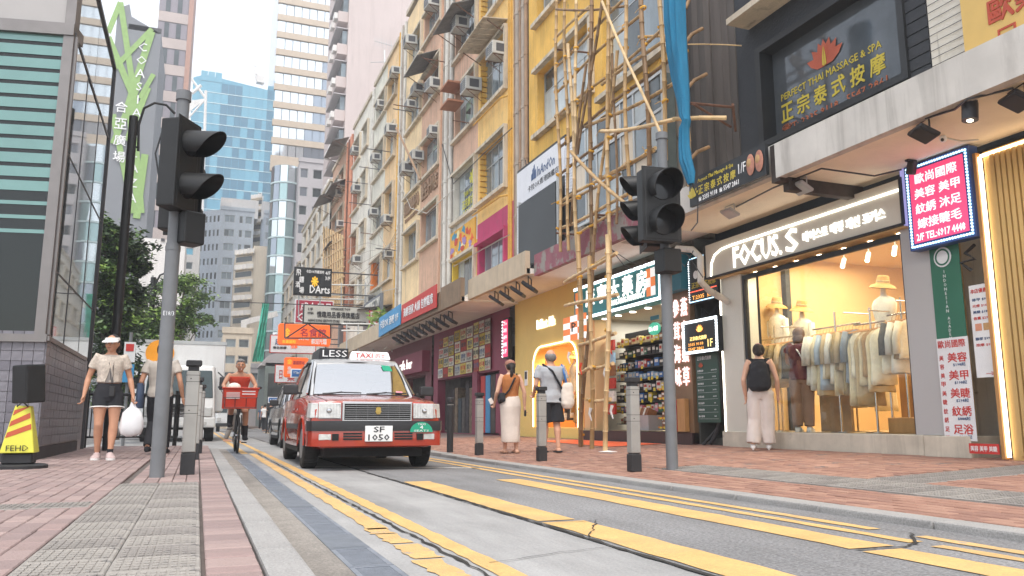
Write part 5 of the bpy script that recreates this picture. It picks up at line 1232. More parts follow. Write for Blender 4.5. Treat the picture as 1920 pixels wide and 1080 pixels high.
lotus(ls,(8.028,11.69,2.13),.13,'orange_lit','yellow_lit'); letters('正宗泰式按摩',(8.028,11.75,2.03),RY,UZ,.5,.07,'yellow_lit',ls,'lettering',.003,bold=.01); letters('2335 9118',(8.028,11.83,1.93),RY,UZ,.45,.05,'orange_lit',ls,'lettering',.003); letters('5547 2861',(8.028,11.83,1.85),RY,UZ,.45,.05,'orange_lit',ls,'lettering',.003); letters('1F',(8.028,11.4,1.92),RY,UZ,.14,.13,'yellow_lit',ls,'lettering',.003)
ns = thing('neon_sign','dark massage sign with neon lines above the alley','sign',(8.1,11.6,3)); MB().box(8.08,8.14,11.2,12.05,2.66,3.5).build('box','frame_black',ns)
lotus(ns,(8.078,11.55,3.1),.22,'yellow_lit','orange_lit'); MB().lathe([(.07,0),(.075,.003),(0,.003)],(8.076,11.82,3.16),16,Matrix.Rotation(-math.pi / 2,3,'Y')).build('disc','banner_white',ns)
letters('正宗泰式按摩',(8.078,11.60,2.98),RY,UZ,.72,.11,'gold_letter',ns,'lettering',.003,bold=.01); letters('T:2335  5547',(8.078,11.6,2.76),RY,UZ,.7,.07,'orange_lit',ns,'lettering',.003); MB().box(8.07,8.08,11.22,12.03,2.86,2.875).build('neon_line','red_lit',ns); MB().box(8.07,8.08,11.22,12.03,2.68,2.695).build('neon_line','led_blue',ns); MB().box(8.07,8.08,11.22,12.03,3.46,3.475).build('neon_line','led_blue',ns)
for i in range(18): o = bpy.data.objects.new('bulb',bm2); C.objects.link(o); o.parent = ns; o.location = Vector((8.07,12.03,2.7 + i * .043)) - ns.location; o.scale = (.5,.5,.5)
t = thing('waste_pipe','thick cream elbow pipe crossing in front of the neon sign','pipe',(7.6,12,3)); P_ = [onX(1270,466,7.5),onX(1298,468,7.5),onX(1313,482,7.5),onX(1314,528,7.5),onX(1330,545,7.7),onX(1365,566,8.1)]
MB().tube(P_,.055,12).build('pipe_run','pipe_white',t,smooth=True)
# ---- pharmacy
ph = thing('pharmacy','teal fronted pharmacy crammed with hanging goods behind the scaffold','shop',(XF,14.5,.2)); mat('teal',rgb('2b7f84'),.4,var=.05,emit=.08,ecol=rgb('2b9098')); mat('teal_deep',rgb('1c6577'),.5,var=.15,vscale=1)
MB().box(7.98,8.3,12.85,16.58,2.86,3.62).build('fascia_board','teal',ph); MB().box(7.965,7.98,12.85,16.58,2.86,2.92).build('light_line','led_cool',ph); MB().box(7.965,7.98,12.85,16.58,3.57,3.63).build('light_line','led_cool',ph)
MB().box(7.96,8.3,12.12,12.83,2.95,3.7).build('side_board','teal_deep',ph); MB().box(7.95,7.97,12.82,12.86,2.86,3.65).build('light_line','led_cool',ph)
mat('orange_sq',rgb('e0652a'),.5,emit=.3,ecol=(1,.35,.1),var=0); mat('white_sq',rgb('e6e6e2'),.5,emit=.4,ecol=(1,1,1),var=0)
for y0 in (13.02,16.18):
 for i in range(2):
  for j in range(3): MB().box(7.972,7.98,y0 + i * .16,y0 + i * .16 + .158,2.98 + j * .18,3.155 + j * .18).build('square','orange_sq' if (i + j) % 2 else 'white_sq',ph)
for i,ch in enumerate('康寧大藥房'): letters(ch,(7.979,15.75 - i * .56,3.32),RY,UZ,.40,.40,'letter_lit',ph,'letter',.02,bold=.015)
letters('HONG NING PHARMACY',(7.979,14.15,3.05),RY,UZ,1.5,.11,'letter_lit',ph,'lettering',.012,bold=.015); letters('THE HONG KONG MEDICINE LIMITED',(7.979,14.05,2.955),RY,UZ,1.2,.045,'ink',ph,'lettering',.003,bold=.012)
MB().box(8.2,8.5,16.0,16.58,.2,2.86).build('pillar','shop_cream',ph); MB().box(8.1,8.55,12.15,16.58,.05,.40).build('step',mat('step_dark',rgb('3c2c2c'),.4,var=.2),ph)
room(ph,8.56,11.6,12.75,16.5,.40,2.95,mat('pharm_wall',rgb('b7b3a8'),.8,var=.05),'shop_floor'); lamp('pharmacy_ceiling_light',(9.7,14.6,2.9),90,1.8,(1,.97,.9),sy=3.2)
for i in range(5): MB().cyl((8.35,13.3 + i * .62,2.858),(8.35,13.3 + i * .62,2.845),.07,12).build('downlight','downlight',ph)
MB().box(8.15,8.5,12.15,12.78,.25,2.95).build('wood_pillar',mat('brown_panel',rgb('7d6248'),.5,var=.15,vz=.3),ph)
mat('neon_pink',(1,.8,.8),.5,emit=.8,ecol=(1,.75,.72),var=0)
nc = thing('neon_characters','two columns of glowing white and pink characters on the brown pharmacy pillar','sign',(8.14,12.45,2))
for j,(a_,c_) in enumerate(zip('參茸海味','燕窩蟲草')):
 for k,ch in enumerate((a_,c_)): letters(ch,(8.14,12.58 - k * .26,2.66 - j * .42),RY,UZ,.2,.33,'neon_pink',nc,'letter',.012,bold=.012)
# shelves of goods: every packet is its own object
PC = [('black','222326'),('dark green','2d6a4f'),('white','dedcd3'),('blue','3a6fb0'),('yellow','d8c23a'),('brown','8a5a34'),('pink','d98fa0'),('orange','d47a2c'),('pale blue','9fc3dc'),('teal','4f9c96'),('red','b5382f'),('cream','d9c79b')]
for n_,c in PC: mat('packet_' + n_,rgb(c),.45,var=.25,vscale=18)
_pm = {}
def packet(p,size,colour,label,rz=0,name='packet'):
 key = (colour,size)
 if key not in _pm:
  a_,b_,c_ = size; _pm[key] = mesh_of(MB().box(-a_ / 2,a_ / 2,-b_ / 2,b_ / 2,0,c_),name,'packet_' + colour); lb = MB(); lb.box(-a_ / 2 - .003,-a_ / 2,-b_ * .35,b_ * .35,c_ * .45,c_ * .8); _pm[key,'l'] = mesh_of(lb,'print_label','packet_' + ('white' if colour not in ('white','cream') else 'red'))
 t = thing('packet',label,'packet',p,'packets on the pharmacy shelves',rz)
 for nm,k2 in (('carton',key),('print_label',(key,'l'))): o = bpy.data.objects.new(nm,_pm[k2]); C.objects.link(o); o.parent = t
r = random.Random(31); sh_ = thing('shelf_unit','tall black shelf wall inside the pharmacy','shelf',(8.95,14.8,.4)); MB().box(9.14,9.18,13.4,16.3,.42,2.6).build('back_board','frame_black',sh_)
zs = [.55,.80,1.03,1.26,1.50,1.75,2.02,2.28]; row_c = [['brown','cream','brown','orange'],['pink','white','yellow','dark green'],['black','black','yellow'],['white','black','white'],['blue','pale blue','pale blue'],['blue','black','white','black'],['black','black','dark green','black'],['cream','brown','yellow','cream']]
for j,z in enumerate(zs):
 MB().box(8.88,9.14,13.4,16.3,z - .02,z).build('shelf_board','black_metal',sh_); y = 13.47; k = 0
 while y < 16.25:
  wd = r.choice([.10,.13,.17]); cc = row_c[j][k % len(row_c[j])] if r.random() > .15 else r.choice(PC)[0]; hh = r.choice([.12,.15,.18])
  packet((9.0,y + wd / 2,z),(.12,wd,hh),cc,'%s packet at the %s of the %s shelf up, pharmacy wall' % (cc,'near end|near half|middle|far half|far end'.split('|')[int((y - 13.4) / .59)],['lowest','second','third','fourth','fifth','sixth','seventh','top'][j]),r.uniform(-.1,.1)); y += wd + .03; k += 1
  if r.random() < .35: MB().box(8.868,8.875,y - .1,y - .02,z - .035,z + .035).build('price_tag','packet_yellow',sh_)
sb = thing('shelf_unit','low front shelf unit with orange ledges and yellow price tags','shelf',(8.6,13.2,.4)); MB().box(8.62,8.66,12.85,13.55,.42,2.0).build('side_board','shop_cream',sb)
for j,z in enumerate([.5,.68,.88,1.06,1.24]):
 MB().box(8.4,8.62,12.9,13.75,z - .03,z).build('shelf_board','packet_orange',sb)
 for k in range(6): cc = r.choice(['white','yellow','dark green','pink','pale blue','brown']); packet((8.5,12.98 + k * .13,z),(.1,.10,.11),cc,'%s packet, %s from the far end on orange edged shelf %s up' % (cc,'first|second|third|fourth|fifth|sixth'.split('|')[5 - k],'lowest|second|third|fourth|fifth'.split('|')[j]),r.uniform(-.2,.2)); MB().box(8.392,8.399,12.96 + k * .13,13.03 + k * .13,z - .045,z + .0).build('price_tag','packet_yellow',sb)
t = thing('display_stand','grey display stand covered with price cards at the pharmacy front','stand',(8.45,13.3,.4)); MB().box(8.42,8.5,12.95,13.5,1.3,2.0).build('panel','panel_grey',t)
for i in range(4):
 for j in range(4): MB().box(8.41,8.42,12.98 + i * .13,13.08 + i * .13,1.34 + j * .16,1.46 + j * .16).build('card',r.choice(['packet_cream','packet_white','packet_pink','packet_yellow']),t)
for i in range(6): t = thing('hanging_bag','%s bag of goods hanging in the left doorway of the pharmacy' % 'lowest|second lowest|third lowest|third highest|second highest|highest'.split('|')[i],'bag',(8.5,15.95,1.2 + i * .22),'bags hanging in the pharmacy doorway'); MB().box(8.45,8.5,15.6,15.95,.75 + i * .28,.98 + i * .28).build('bag_body',r.choice(['packet_red','packet_white','packet_brown','packet_pale blue']),t)
t = thing('dump_bin','grey bin heaped with striped packets in the pharmacy doorway','bin',(8.5,14.2,.4)); MB().box(8.3,8.62,13.95,14.7,.42,.72).build('bin_body','panel_grey',t)
for i in range(10): MB().obox((8.42,14.02 + i * .066,.76),.2,.03,.16,Matrix.Rotation(.4,3,'Y')).build('striped_packet','packet_' + r.choice(['pink','white','cream','brown']),t)
t = thing('hanging_sign','round green lit sign hanging inside the pharmacy door','sign',(8.4,13.75,2.4)); MB().lathe([(.01,0),(.17,0),(.17,.04),(.01,.04)],(8.4,13.75,2.42),20,Matrix.Rotation(-math.pi / 2,3,'Y') @ Matrix.Diagonal((.75,1.2,1))).build('disc',mat('green_lit',rgb('3f9a80'),.5,emit=.5,ecol=rgb('3fae8c'),var=0),t); letters('開心/保健',(8.355,13.75,2.42),RY,UZ,.34,.1,'letter_lit',t,'lettering',.004); MB().box(8.38,8.4,13.6,13.9,2.6,2.68).build('header','teal_deep',t)
t = thing('low_cabinet','pale wooden cabinet beside the red box under the neon characters','cabinet',(8.2,12.4,.2)); MB().box(8.05,8.14,12.28,12.52,.42,1.0).build('door_panel','wood',t); t = tag(MB().box(8.05,8.14,12.55,12.72,.42,.98).build('fire_box','red_print'),'red cabinet beside the pale wooden cabinet','cabinet')
# checker cross sign, perpendicular
t = thing('projecting_sign','orange and white checkered pharmacy sign with a dark P','sign',(7.7,16.6,2.7)); a_,c_ = onX(1059,622,7.9),onX(1100,622,7.9)
for i in range(3):
 for j in range(4): y = a_.y + (c_.y - a_.y) * i / 3; MB().box(7.86,7.9,y,y + (c_.y - a_.y) / 3,2.42 + j * .14,2.56 + j * .14).build('square','orange_sq' if (i + j) % 2 else 'white_sq',t)
letters('P',(7.859,(a_.y + c_.y) / 2,2.72),RY,UZ,.22,.2,'ink',t,'lettering',.003,bold=.015)
# ---- yellow boutique
yb = thing('yellow_boutique','mustard yellow boutique with rounded glowing doorway','shop',(XF,18.6,.2)); mat('yellow_front',rgb('f0d07a'),.6,var=.05,vscale=1); mat('boutique_wood',rgb('c98f4a'),.6,var=.1)
b = MB(); wall_x(b,8.2,16.62,20.9,.2,3.93,[(16.95,19.5,.45,2.45)],.3); b.build('wall','yellow_front',yb); MB().box(8.15,8.3,16.62,20.9,.05,.2).build('base','alley_dark',yb)
for y,a0 in ((19.5,1),(16.95,-1)):      # rounded upper corners of the doorway
 q = [(8.21,y,2.45)] + [(8.21,y - a0 * (.45 - .45 * math.cos(k * math.pi / 12)),2.0 + .45 * math.sin(k * math.pi / 12)) for k in range(0,7)]
 q = [(8.21,y,2.45),(8.21,y,2.0)] + [(8.21,y - a0 * (.45 - .45 * math.cos(k * math.pi / 12)),2.0 + .45 * math.sin(k * math.pi / 12)) for k in range(1,6)] + [(8.21,y - a0 * .45,2.45)]
 MB().prism(q,(.25,0,0)).build('corner_fill','yellow_front',yb)
pts = [(8.185,19.56,.46)] + [(8.185,19.5 - (.45 - .45 * math.cos(k * math.pi / 12)) + .06 * math.cos(k * math.pi / 12),2.0 + .51 * math.sin(k * math.pi / 12)) for k in range(7)] + [(8.185,17.4 - .51 * math.sin(k * math.pi / 12),2.0 + .51 * math.cos(k * math.pi / 12)) for k in range(7)] + [(8.185,16.89,.46)]
MB().tube(pts,.016,6).build('light_line','led_warm',yb)
room(yb,8.5,11,16.7,19.9,.45,2.9,'boutique_wood','boutique_wood'); lamp('boutique_ceiling_light',(9.4,18.2,2.85),110,1.6,(1,.75,.42))
letters('Brilliant. Mile',(8.19,18.7,3.10),RY,UZ,1.15,.24,'letter_lit',yb,'lettering',.02,bold=.012)
MB().box(8.18,8.2,19.95,20.15,1.55,1.95).build('notice','white_letter',yb); MB().box(8.175,8.18,19.98,20.12,1.72,1.92).build('notice_print','ink',yb)
mannequin('torso form in a cream shirt in the yellow doorway',1078,668,8.9,.95,'cream')
bpy.data.objects[[o.name for o in bpy.data.objects if o.name.startswith('straw_hat')][-1]].location.z += 0
rack('gold rack of black and cream coats in the yellow boutique',8.95,1068,1098,732,(1080,),5,['ivory','charcoal','white','khaki','charcoal'],.62,['coat','jacket'],'on the rack in the yellow boutique')
for i in range(4): floodlight('long black floodlight under the beige canopy, number %s from the near end' % ['one','two','three','four'][i],(7.0,16.9 + i * .75,3.88),1.0,s=1.5,tilt=.6)
# ---- magenta lit sign and the poster covered wall
ms = thing('light_box_sign','tall magenta salon light box at the edge of the yellow boutique','sign',(8,21,3)); MB().box(8.02,8.14,20.95,21.4,2.35,3.5).build('box','frame_black',ms); MB().box(8.005,8.02,21.0,21.35,2.4,3.45).build('face','pink_lit',ms)
for i,s in enumerate(['Yo','美容','美甲','紋眉','1/F']): letters(s,(8.003,21.17,3.35 - i * .2),RY,UZ,.26,.12,'sign_white',ms,'lettering',.003,bold=.01)
for i in range(12): o = bpy.data.objects.new('bulb',bm2); C.objects.link(o); o.parent = ms; o.location = Vector((8.0,21.38,2.42 + i * .09)) - ms.location
ps = thing('poster_shop','crimson walled shop front plastered with handwritten posters','shop',(XF,25,.2)); mat('crimson',rgb('8a3d52'),.6,var=.12,vscale=1.5); mat('dim_goods',rgb('4d4744'),.8,var=.5,vscale=3)
b = MB(); wall_x(b,8.25,21.45,29.5,.05,3.9,[(24.8,28.9,.2,2.1),(22.3,24.2,.2,2.1)],.3); b.build('wall','crimson',ps); MB().box(9.4,9.5,21.5,29.5,0,3).build('back_wall','dim_goods',ps)
MB().box(8.22,8.25,24.25,24.75,.1,2.2).build('pillar','crimson',ps); r = random.Random(14)
for i in range(9): MB().box(8.6,9.3,25.0 + i * .42,25.35 + i * .42,.2,r.uniform(1.2,2.0)).build('stacked_goods',mat('goods_%d' % (i % 4),rgb(['5a5552','3f4a50','7a6a58','454143'][i % 4]),.8,var=.5,vscale=8),ps)
for i in range(4): MB().box(8.3,8.4,22.35 + i * .46,22.75 + i * .46,.25,2.0).build('panel',['crimson','dim_goods','poster_blue','red_print'][i],ps)
PCo = ['d8c877','d9d5c8','c9b04c','c8c4b8','a9473a','cfc7a0','b9b6ac']
for i,c in enumerate(PCo): mat('poster_%d' % i,rgb(c),.7,var=.25,vscale=9)
chars = ['電話卡','特價$20','激安','25360261','修手機','高價回收','維修','$1690','出售','換電','開鎖','名片']
cols_ = [('25.0',0),]
y = 22.35; k = 0
posters = []
for (ya,yb_,za,zb_) in [(26.7,28.6,2.15,3.6),(24.6,26.6,2.15,3.7),(22.9,24.5,2.15,3.75)]:
 n_y,n_z = 3,4
 for i in range(n_y):
  for j in range(n_z):
   y0 = ya + (yb_ - ya) * i / n_y; z0 = za + (zb_ - za) * j / n_z; X_ = 8.2 - r.uniform(0,.03)
   t = thing('poster','handwritten %s poster, %s of the %s column on the crimson shop wall' % (['yellow','white','ochre','grey','red','straw','stone'][k % 7],['lowest','second lowest','second highest','highest'][j],['far','far middle','left of middle','middle','right of middle','near middle','next to near','near','nearest'][min(8,k // 4 % 9)]),'poster',(X_,y0,z0),'posters on the crimson shop wall')
   MB().box(X_ - .01,X_,y0 + r.uniform(.01,.04),y0 + (yb_ - ya) / n_y - r.uniform(.01,.04),z0 + .01,z0 + (zb_ - za) / n_z - .02).build('sheet','poster_%d' % (k % 7),t)
   letters(chars[k % 12],(X_ - .011,y0 + (yb_ - ya) / n_y / 2,z0 + .22),RY,UZ,.48,.16,['ink','red_print','blue_letter'][k % 3],t,'lettering',.002,bold=.01); letters(chars[(k * 5 + 3) % 12],(X_ - .011,y0 + (yb_ - ya) / n_y / 2,z0 + .09),RY,UZ,.42,.08,['red_print','ink','ink'][k % 3],t,'lettering',.002)
   k += 1
for i,(la,m,s,ya,yb_) in enumerate([('blue','poster_blue','卡拉OK 酒吧 1/F',27.4,31.0),('red','red_print','海鮮酒家 火鍋 包辦筵席',22.8,27.2)]):
 t = thing('canopy_banner',la + ' banner with white characters on the canopy edge over the poster wall','banner',(6.4,ya,4)); q = .35 if i == 0 else .0
 MB().hexa([(6.42,ya,3.95),(6.45,ya,3.95),(6.45,yb_,3.95 - q * .3),(6.42,yb_,3.95 - q * .3),(6.42,ya,4.65 + q * .1),(6.45,ya,4.65 + q * .1),(6.45,yb_,4.6),(6.42,yb_,4.6)]).build('cloth',m,t); letters(s,(6.41,(ya + yb_) / 2,4.28),RY,UZ,(yb_ - ya) * .85,.32,'white_letter',t,'lettering',.004,bold=.012)
for i in range(9): floodlight('black floodlight in the row under the red and blue banners, %s from the near end' % ['first','second','third','fourth','fifth','sixth','seventh','eighth','ninth'][i],(6.9,22.9 + i * .85,3.84),1.0,s=1.6,tilt=.6)
t = thing('dim_shop','plum coloured shop front with hanging lamps beyond the poster wall','shop',(XF,33,.2)); mat('plum',rgb('7d4a52'),.7,var=.15); b = MB(); wall_x(b,8.2,29.6,41,.05,3.9,[(30.5,34,.2,2.4),(35,39.5,.2,2.6)],.4); b.build('wall','plum',t); MB().box(9.6,9.7,29.6,41,0,3.5).build('back_wall','dim_goods',t)
MB().box(7.9,8.2,29.9,34.6,2.5,3.3).build('signboard','crimson',t); letters('cafe bar',(7.89,32.5,2.9),RY,UZ,2.2,.4,'letter_lit',t,'lettering',.02)
for i in range(6): MB().box(8.6,9.4,35.2 + i * .7,35.7 + i * .7,.2,1.8).build('stacked_goods','goods_%d' % (i % 4),t)
for i in range(4): MB().lathe([(.02,.12),(.16,.02),(.17,0),(.01,0)],(7.2,31 + i * 2,3.55),12).build('lamp_shade','letter_side',t,smooth=True)
t = thing('dim_shop','long shaded run of small shop fronts far down the row','shop',(XF,50,.2)); b = MB(); ops = [(42 + i * 4,45 + i * 4,.2,2.6) for i in range(8)]; wall_x(b,8.2,41,76,.05,3.95,ops,.4); b.build('wall','wall_grime',t)
for i in range(8): boxpart(t,'shop_interior','dim_goods' if i % 2 else 'crimson',8.7,8.8,42 + i * 4,45 + i * 4,.2,2.6); boxpart(t,'signboard',['red_print','poster_blue','mustard','teal','white_letter','crimson','orange_sq','panel_grey'][i],7.9,8.15,42.1 + i * 4,44.9 + i * 4,2.8,3.6)
# karaoke signboard
kb_ = thing('karaoke_signboard','white karaoke signboard over a blank dark grey screen','sign',(8,18.7,6)); mat('white_board',rgb('d9dbe0'),.5,var=.05); mat('screen_grey',rgb('3f4346'),.6,var=.1,vscale=.8)
MB().box(8.0,8.12,17.0,20.2,4.6,7.55).build('frame','frame_black',kb_); MB().box(7.97,8.0,17.02,20.16,6.52,7.46).build('face','white_board',kb_)
for i in range(24): MB().box(7.975,8.0,19.72,20.16,4.64 + i * .077,4.705 + i * .077).build('white_brick','white_board',kb_)
for i in range(16): MB().box(7.975,8.0,16.4,17.0,6.0 + i * .077,6.065 + i * .077).build('white_brick','white_board',kb_)
MB().box(7.8,7.9,17.2,19.62,4.62,6.38).build('screen','screen_grey',kb_)
for y in (17.12,19.66): MB().box(7.82,7.9,y,y + .05,4.45,6.5).build('post','alu',kb_)
for y in (17.8,18.4,19.0): MB().box(7.85,7.9,y,y + .04,4.35,4.62).build('post','alu',kb_)
MB().box(7.84,7.9,17.1,19.7,4.42,4.47).build('rail','alu',kb_)
letters('InAndOn',(7.968,18.15,7.10),RY,UZ,1.15,.26,'blue_letter',kb_,'lettering',.004,bold=.006,shear=.2); letters('卡拉OK香港旗艦店',(7.968,18.35,6.78),RY,UZ,2.0,.17,'ink',kb_,'lettering',.004)
for i,(y,h_) in enumerate(((19.1,.16),(19.02,.28),(18.93,.36),(18.84,.22))): MB().hexa([(7.96,y,6.95),(7.969,y,6.95),(7.969,y - .06,6.97),(7.96,y - .06,6.97),(7.96,y,6.95 + h_),(7.969,y,6.95 + h_),(7.969,y - .06,6.99 + h_),(7.96,y - .06,6.99 + h_)]).build('logo_bar','blue_letter',kb_)
# dark opening and window grilles under the scaffold
t = thing('caged_window','large metal caged bay window behind the bamboo','window',(8,14,6));
for z0,z1,ya,yb_ in ((5.0,7.2,12.4,16.2),):
 MB().box(7.9,8.15,ya,yb_,z0,z1).build('dark_recess','room_dark',t)
 for i in range(8): MB().box(7.86,7.9,ya + i * (yb_ - ya) / 7 - .03,ya + i * (yb_ - ya) / 7 + .03,z0,z1).build('bar','alu',t)
 for j in range(4): MB().box(7.85,7.9,ya,yb_,z0 + j * (z1 - z0) / 3 - .03,z0 + j * (z1 - z0) / 3 + .03).build('bar','alu',t)
 for i in range(7):
  for j in range(3): MB().box(7.88,7.89,ya + (i + .08) * (yb_ - ya) / 7,ya + (i + .92) * (yb_ - ya) / 7,z0 + (j + .05) * (z1 - z0) / 3,z0 + (j + .95) * (z1 - z0) / 3).build('pane',['win_glass','win_glass_pale','win_glass_dark','beige_wall'][(i * 3 + j) % 4],t)
for k in range(3): MB().box(7.4,7.9,12.6 + k * 1.2,13.4 + k * 1.2,4.5,4.72).build('concrete_block','wall_grime',t)
# ================================================================ signals, posts, bollards
mat('pole_grey',rgb('6f7275'),.55,var=.15,vscale=3,bump=.15,bscale=20); mat('signal_black',rgb('1a1b1c'),.5,var=.3,vscale=4); mat('lens_dark',(.02,.02,.022),.15,var=.2); mat('visor_black',rgb('1b1c1d'),.5,var=.15)
mat('bollard_steel',rgb('a3a19c'),.45,metal=.35,var=.14,vscale=3,streak=.25); mat('bollard_black',rgb('2c2c2e'),.6,var=.2,vscale=5)
def signal_head(par,c,yaw,n,w_=.40,h_=.40,d_=.16,vis=.30,front=.0):
 """housing with n lamps looking along (sin yaw, -cos yaw)"""
 c = Vector(c); M = Matrix.Rotation(yaw,3,'Z'); H = n * h_
 hb = MB().obox(c,w_,d_,H + .02,M).build('housing','signal_black',par,bevel=.015,seg=2)
 MB().obox(c + M @ Vector((0,-d_ / 2 + .01,0)),w_ + .06,.012,H + .06,M).build('backing_board','signal_black',par,bevel=.008)
 for i in range(n):
  q = c + M @ Vector((0,-d_ / 2,(i - (n - 1) / 2) * h_)); rd = min(w_,h_) * .42
  M2 = M @ Matrix.Rotation(math.pi / 2,3,'X'); ln = MB().lathe([(.001,.02),(rd * .9,.012),(rd * .93,0)],q,20,M2).build('lens','lens_dark',par,smooth=True)
  b = MB(); R = []; N = 22
  for k in range(N + 1):
   a = math.radians(-48 + (276) * k / N); ca,sa = math.cos(a),math.sin(a); L_ = vis * (.35 + .65 * max(0,(sa + .75) / 1.75) ** .8)
   R.append([q + M @ Vector((ca * r_,-s_,sa * r_ - s_ * .10)) for r_,s_ in ((rd,0),(rd * 1.0,L_),(rd * .955,L_),(rd * .955,0))])
  b.rings(R,cap=False); b.build('visor','visor_black',par,smooth=True,angle=50)
 return hb
# left signal
bx,by = -.30,7.76; t = thing('traffic_signal','grey signal post with two hooded lamps beside the walking woman','traffic light',(bx,by,.12)); ztop_ = onY(343,172,by).z
MB().cyl((bx,by,.1),(bx,by,2.2),.062,20).build('pole','pole_grey',t,smooth=True,angle=50); MB().cyl((bx,by,2.15),(bx,by,ztop_),.056,20).build('pole','pole_grey',t,smooth=True,angle=50)
MB().cyl((bx,by,2.13),(bx,by,2.17),.066,20).build('collar','pole_grey',t); MB().cyl((bx,by,ztop_ - .09),(bx,by,ztop_),.068,20).build('cap','pole_grey',t)
letters('E18/3',onX(0,0,1) * 0 + Vector((bx + .005,by - .0645,1.55)),(1,0,0),UZ,.09,.04,'banner_white',t,'lettering',.001)
hz = onY(335,318,by).z; signal_head(t,(bx + .0,by - .12,hz),1.02,2,.30,.40,.20,.34)
signal_head(t,(bx + .02,by + .13,hz - .14),2.7,2,.30,.40,.18,.2)
z = onY(350,430,by).z; MB().obox((bx + .13,by - .02,z),.2,.2,.30,Matrix.Rotation(.5,3,'Z')).build('push_unit','signal_black',t,bevel=.012); MB().tube([(bx - .16,by - .1,hz + .3),(bx - .2,by - .1,hz + .1),(bx - .15,by - .1,hz - .15)],.008,5).build('cable','black_metal',t)
for s in (.28,-.28): MB().obox((bx + .0,by - .03,hz + s),.14,.12,.04).build('bracket','signal_black',t)
# right signal
bx,by = 5.01,7.93; t = thing('traffic_signal','grey signal post carrying back to back heads in front of the pharmacy','traffic light',(bx,by,.07)); ztop_ = onY(1240,250,by).z
MB().cyl((bx,by,.04),(bx,by,2.4),.066,20).build('pole','pole_grey',t,smooth=True,angle=50); MB().cyl((bx,by,2.38),(bx,by,ztop_),.060,20).build('pole','pole_grey',t,smooth=True,angle=50); MB().cyl((bx,by,2.36),(bx,by,2.4),.07,20).build('collar','pole_grey',t); MB().cyl((bx,by,ztop_ - .08),(bx,by,ztop_),.072,20).build('cap','pole_grey',t)
hz = onY(1248,386,by).z; signal_head(t,(bx - .19,by - .17,hz - .07),-.1,2,.42,.41,.22,.30); signal_head(t,(bx - .06,by + .20,hz - .02),-1.88,3,.34,.31,.22,.26)
MB().obox((bx - .02,by - .08,onY(1235,492,by).z),.24,.22,.28).build('push_unit','signal_black',t,bevel=.012); MB().tube([(bx + .33,by - .12,hz + .28),(bx + .40,by - .12,hz + .1),(bx + .38,by - .12,hz - .2),(bx + .3,by - .1,hz - .3)],.008,5).build('cable','black_metal',t); MB().obox((bx,by - .03,hz + .3),.2,.14,.05).build('bracket','signal_black',t)
# square steel bollards
def make_bollard(nm='steel_bollard'):
 t = thing(nm,'x','bollard',(0,0,0)); MB().box(-.062,.062,-.062,.062,0,.19).build('foot','bollard_black',t,bevel=.006,local=True)
 MB().box(-.058,.058,-.058,.058,.20,.94).build('post','bollard_steel',t,bevel=.008,local=True); MB().box(-.047,.047,-.047,.047,.19,.2).build('neck','bollard_black',t,local=True)
 MB().box(-.046,.046,-.046,.046,.94,.99).build('neck','bollard_black',t,local=True); MB().box(-.068,.068,-.068,.068,.985,1.04).build('cap','bollard_black',t,bevel=.008,local=True)
 b = MB()
 for z in (.55,.62,.84,.9): b.box(-.0592,.0592,-.0592,.0592,z,z + .004)
 b.build('seam','bollard_black',t,local=True); b = MB(); [b.cyl((-.02,-.058,z),(-.02,-.061,z),.006,8) for z in (.58,.87)]; b.build('bolt','bollard_black',t,local=True); return t
bl0 = make_bollard(); bls = [((-.06,8.05,.12),'beside the left signal post, nearest of three'),((-.02,11.12,.12),'beside the left signal post, middle of three'),((.03,13.3,.12),'beside the left signal post, farthest of three'),
 ((4.44,12.97,.04),'left of the woman in the long white skirt'),((4.57,10.62,.05),'in front of the man in the grey T-shirt'),((4.57,8.01,.05),'beside the right signal post')]
for i,(p,l) in enumerate(bls):
 o = bl0 if i == 0 else dup(bl0,p); o.location = p; o['label'] = 'square steel bollard ' + l; o['group'] = 'square steel bollards along the kerbs'; o.rotation_euler = (0,0,random.uniform(-.06,.06))
def black_bollard(p,label):
 t = thing('black_bollard',label,'bollard',p,'round black bollards'); MB().lathe([(.06,0),(.06,.85),(.05,.86),(.05,.9),(.065,.91),(.065,.98),(.05,1.0),(.001,1.0)],(0,0,0),16).build('post','bollard_black',t,smooth=True,local=True); MB().cyl((0,0,.86),(0,0,.865),.062,16).build('ring','pipe_white',t,local=True)
black_bollard((4.35,14.36,.04),'round black bollard right of the taxi headlight'); black_bollard((-.12,12.2,.12),'round black bollard between the steel ones on the left')
for i in range(5): black_bollard((4.25,30 + i * 3.0,.05),'round black bollard in the row far beyond the taxi')
# FEHD stand
t = thing('sign_stand','striped yellow and red pyramid stand lettered FEHD with black display head','sign stand',(-1.72,9.75,.12)); cx,cy,z0 = -1.70,9.75,.12
mat('stand_yellow',rgb('d4d04a'),.5,var=.1); mat('stand_red',rgb('b5502e'),.5,var=.1)
MB().lathe([(.27,0),(.27,.03),(.24,.045),(.01,.045)],(cx,cy,z0),24).build('rubber_base','bollard_black',t); MB().box(cx - .14,cx + .14,cy - .12,cy + .12,z0 + .045,z0 + .16).build('plinth','bollard_black',t,bevel=.015)
def trap(z,e=0): s = .155 - .085 * (z - .16) / .48; return s + e
MB().hexa([(cx + a * trap(.16),cy + b_ * trap(.16),z0 + .16) for a,b_ in ((-1,-1),(1,-1),(1,1),(-1,1))] + [(cx + a * trap(.64),cy + b_ * trap(.64),z0 + .64) for a,b_ in ((-1,-1),(1,-1),(1,1),(-1,1))]).build('pyramid','stand_yellow',t,bevel=.006)
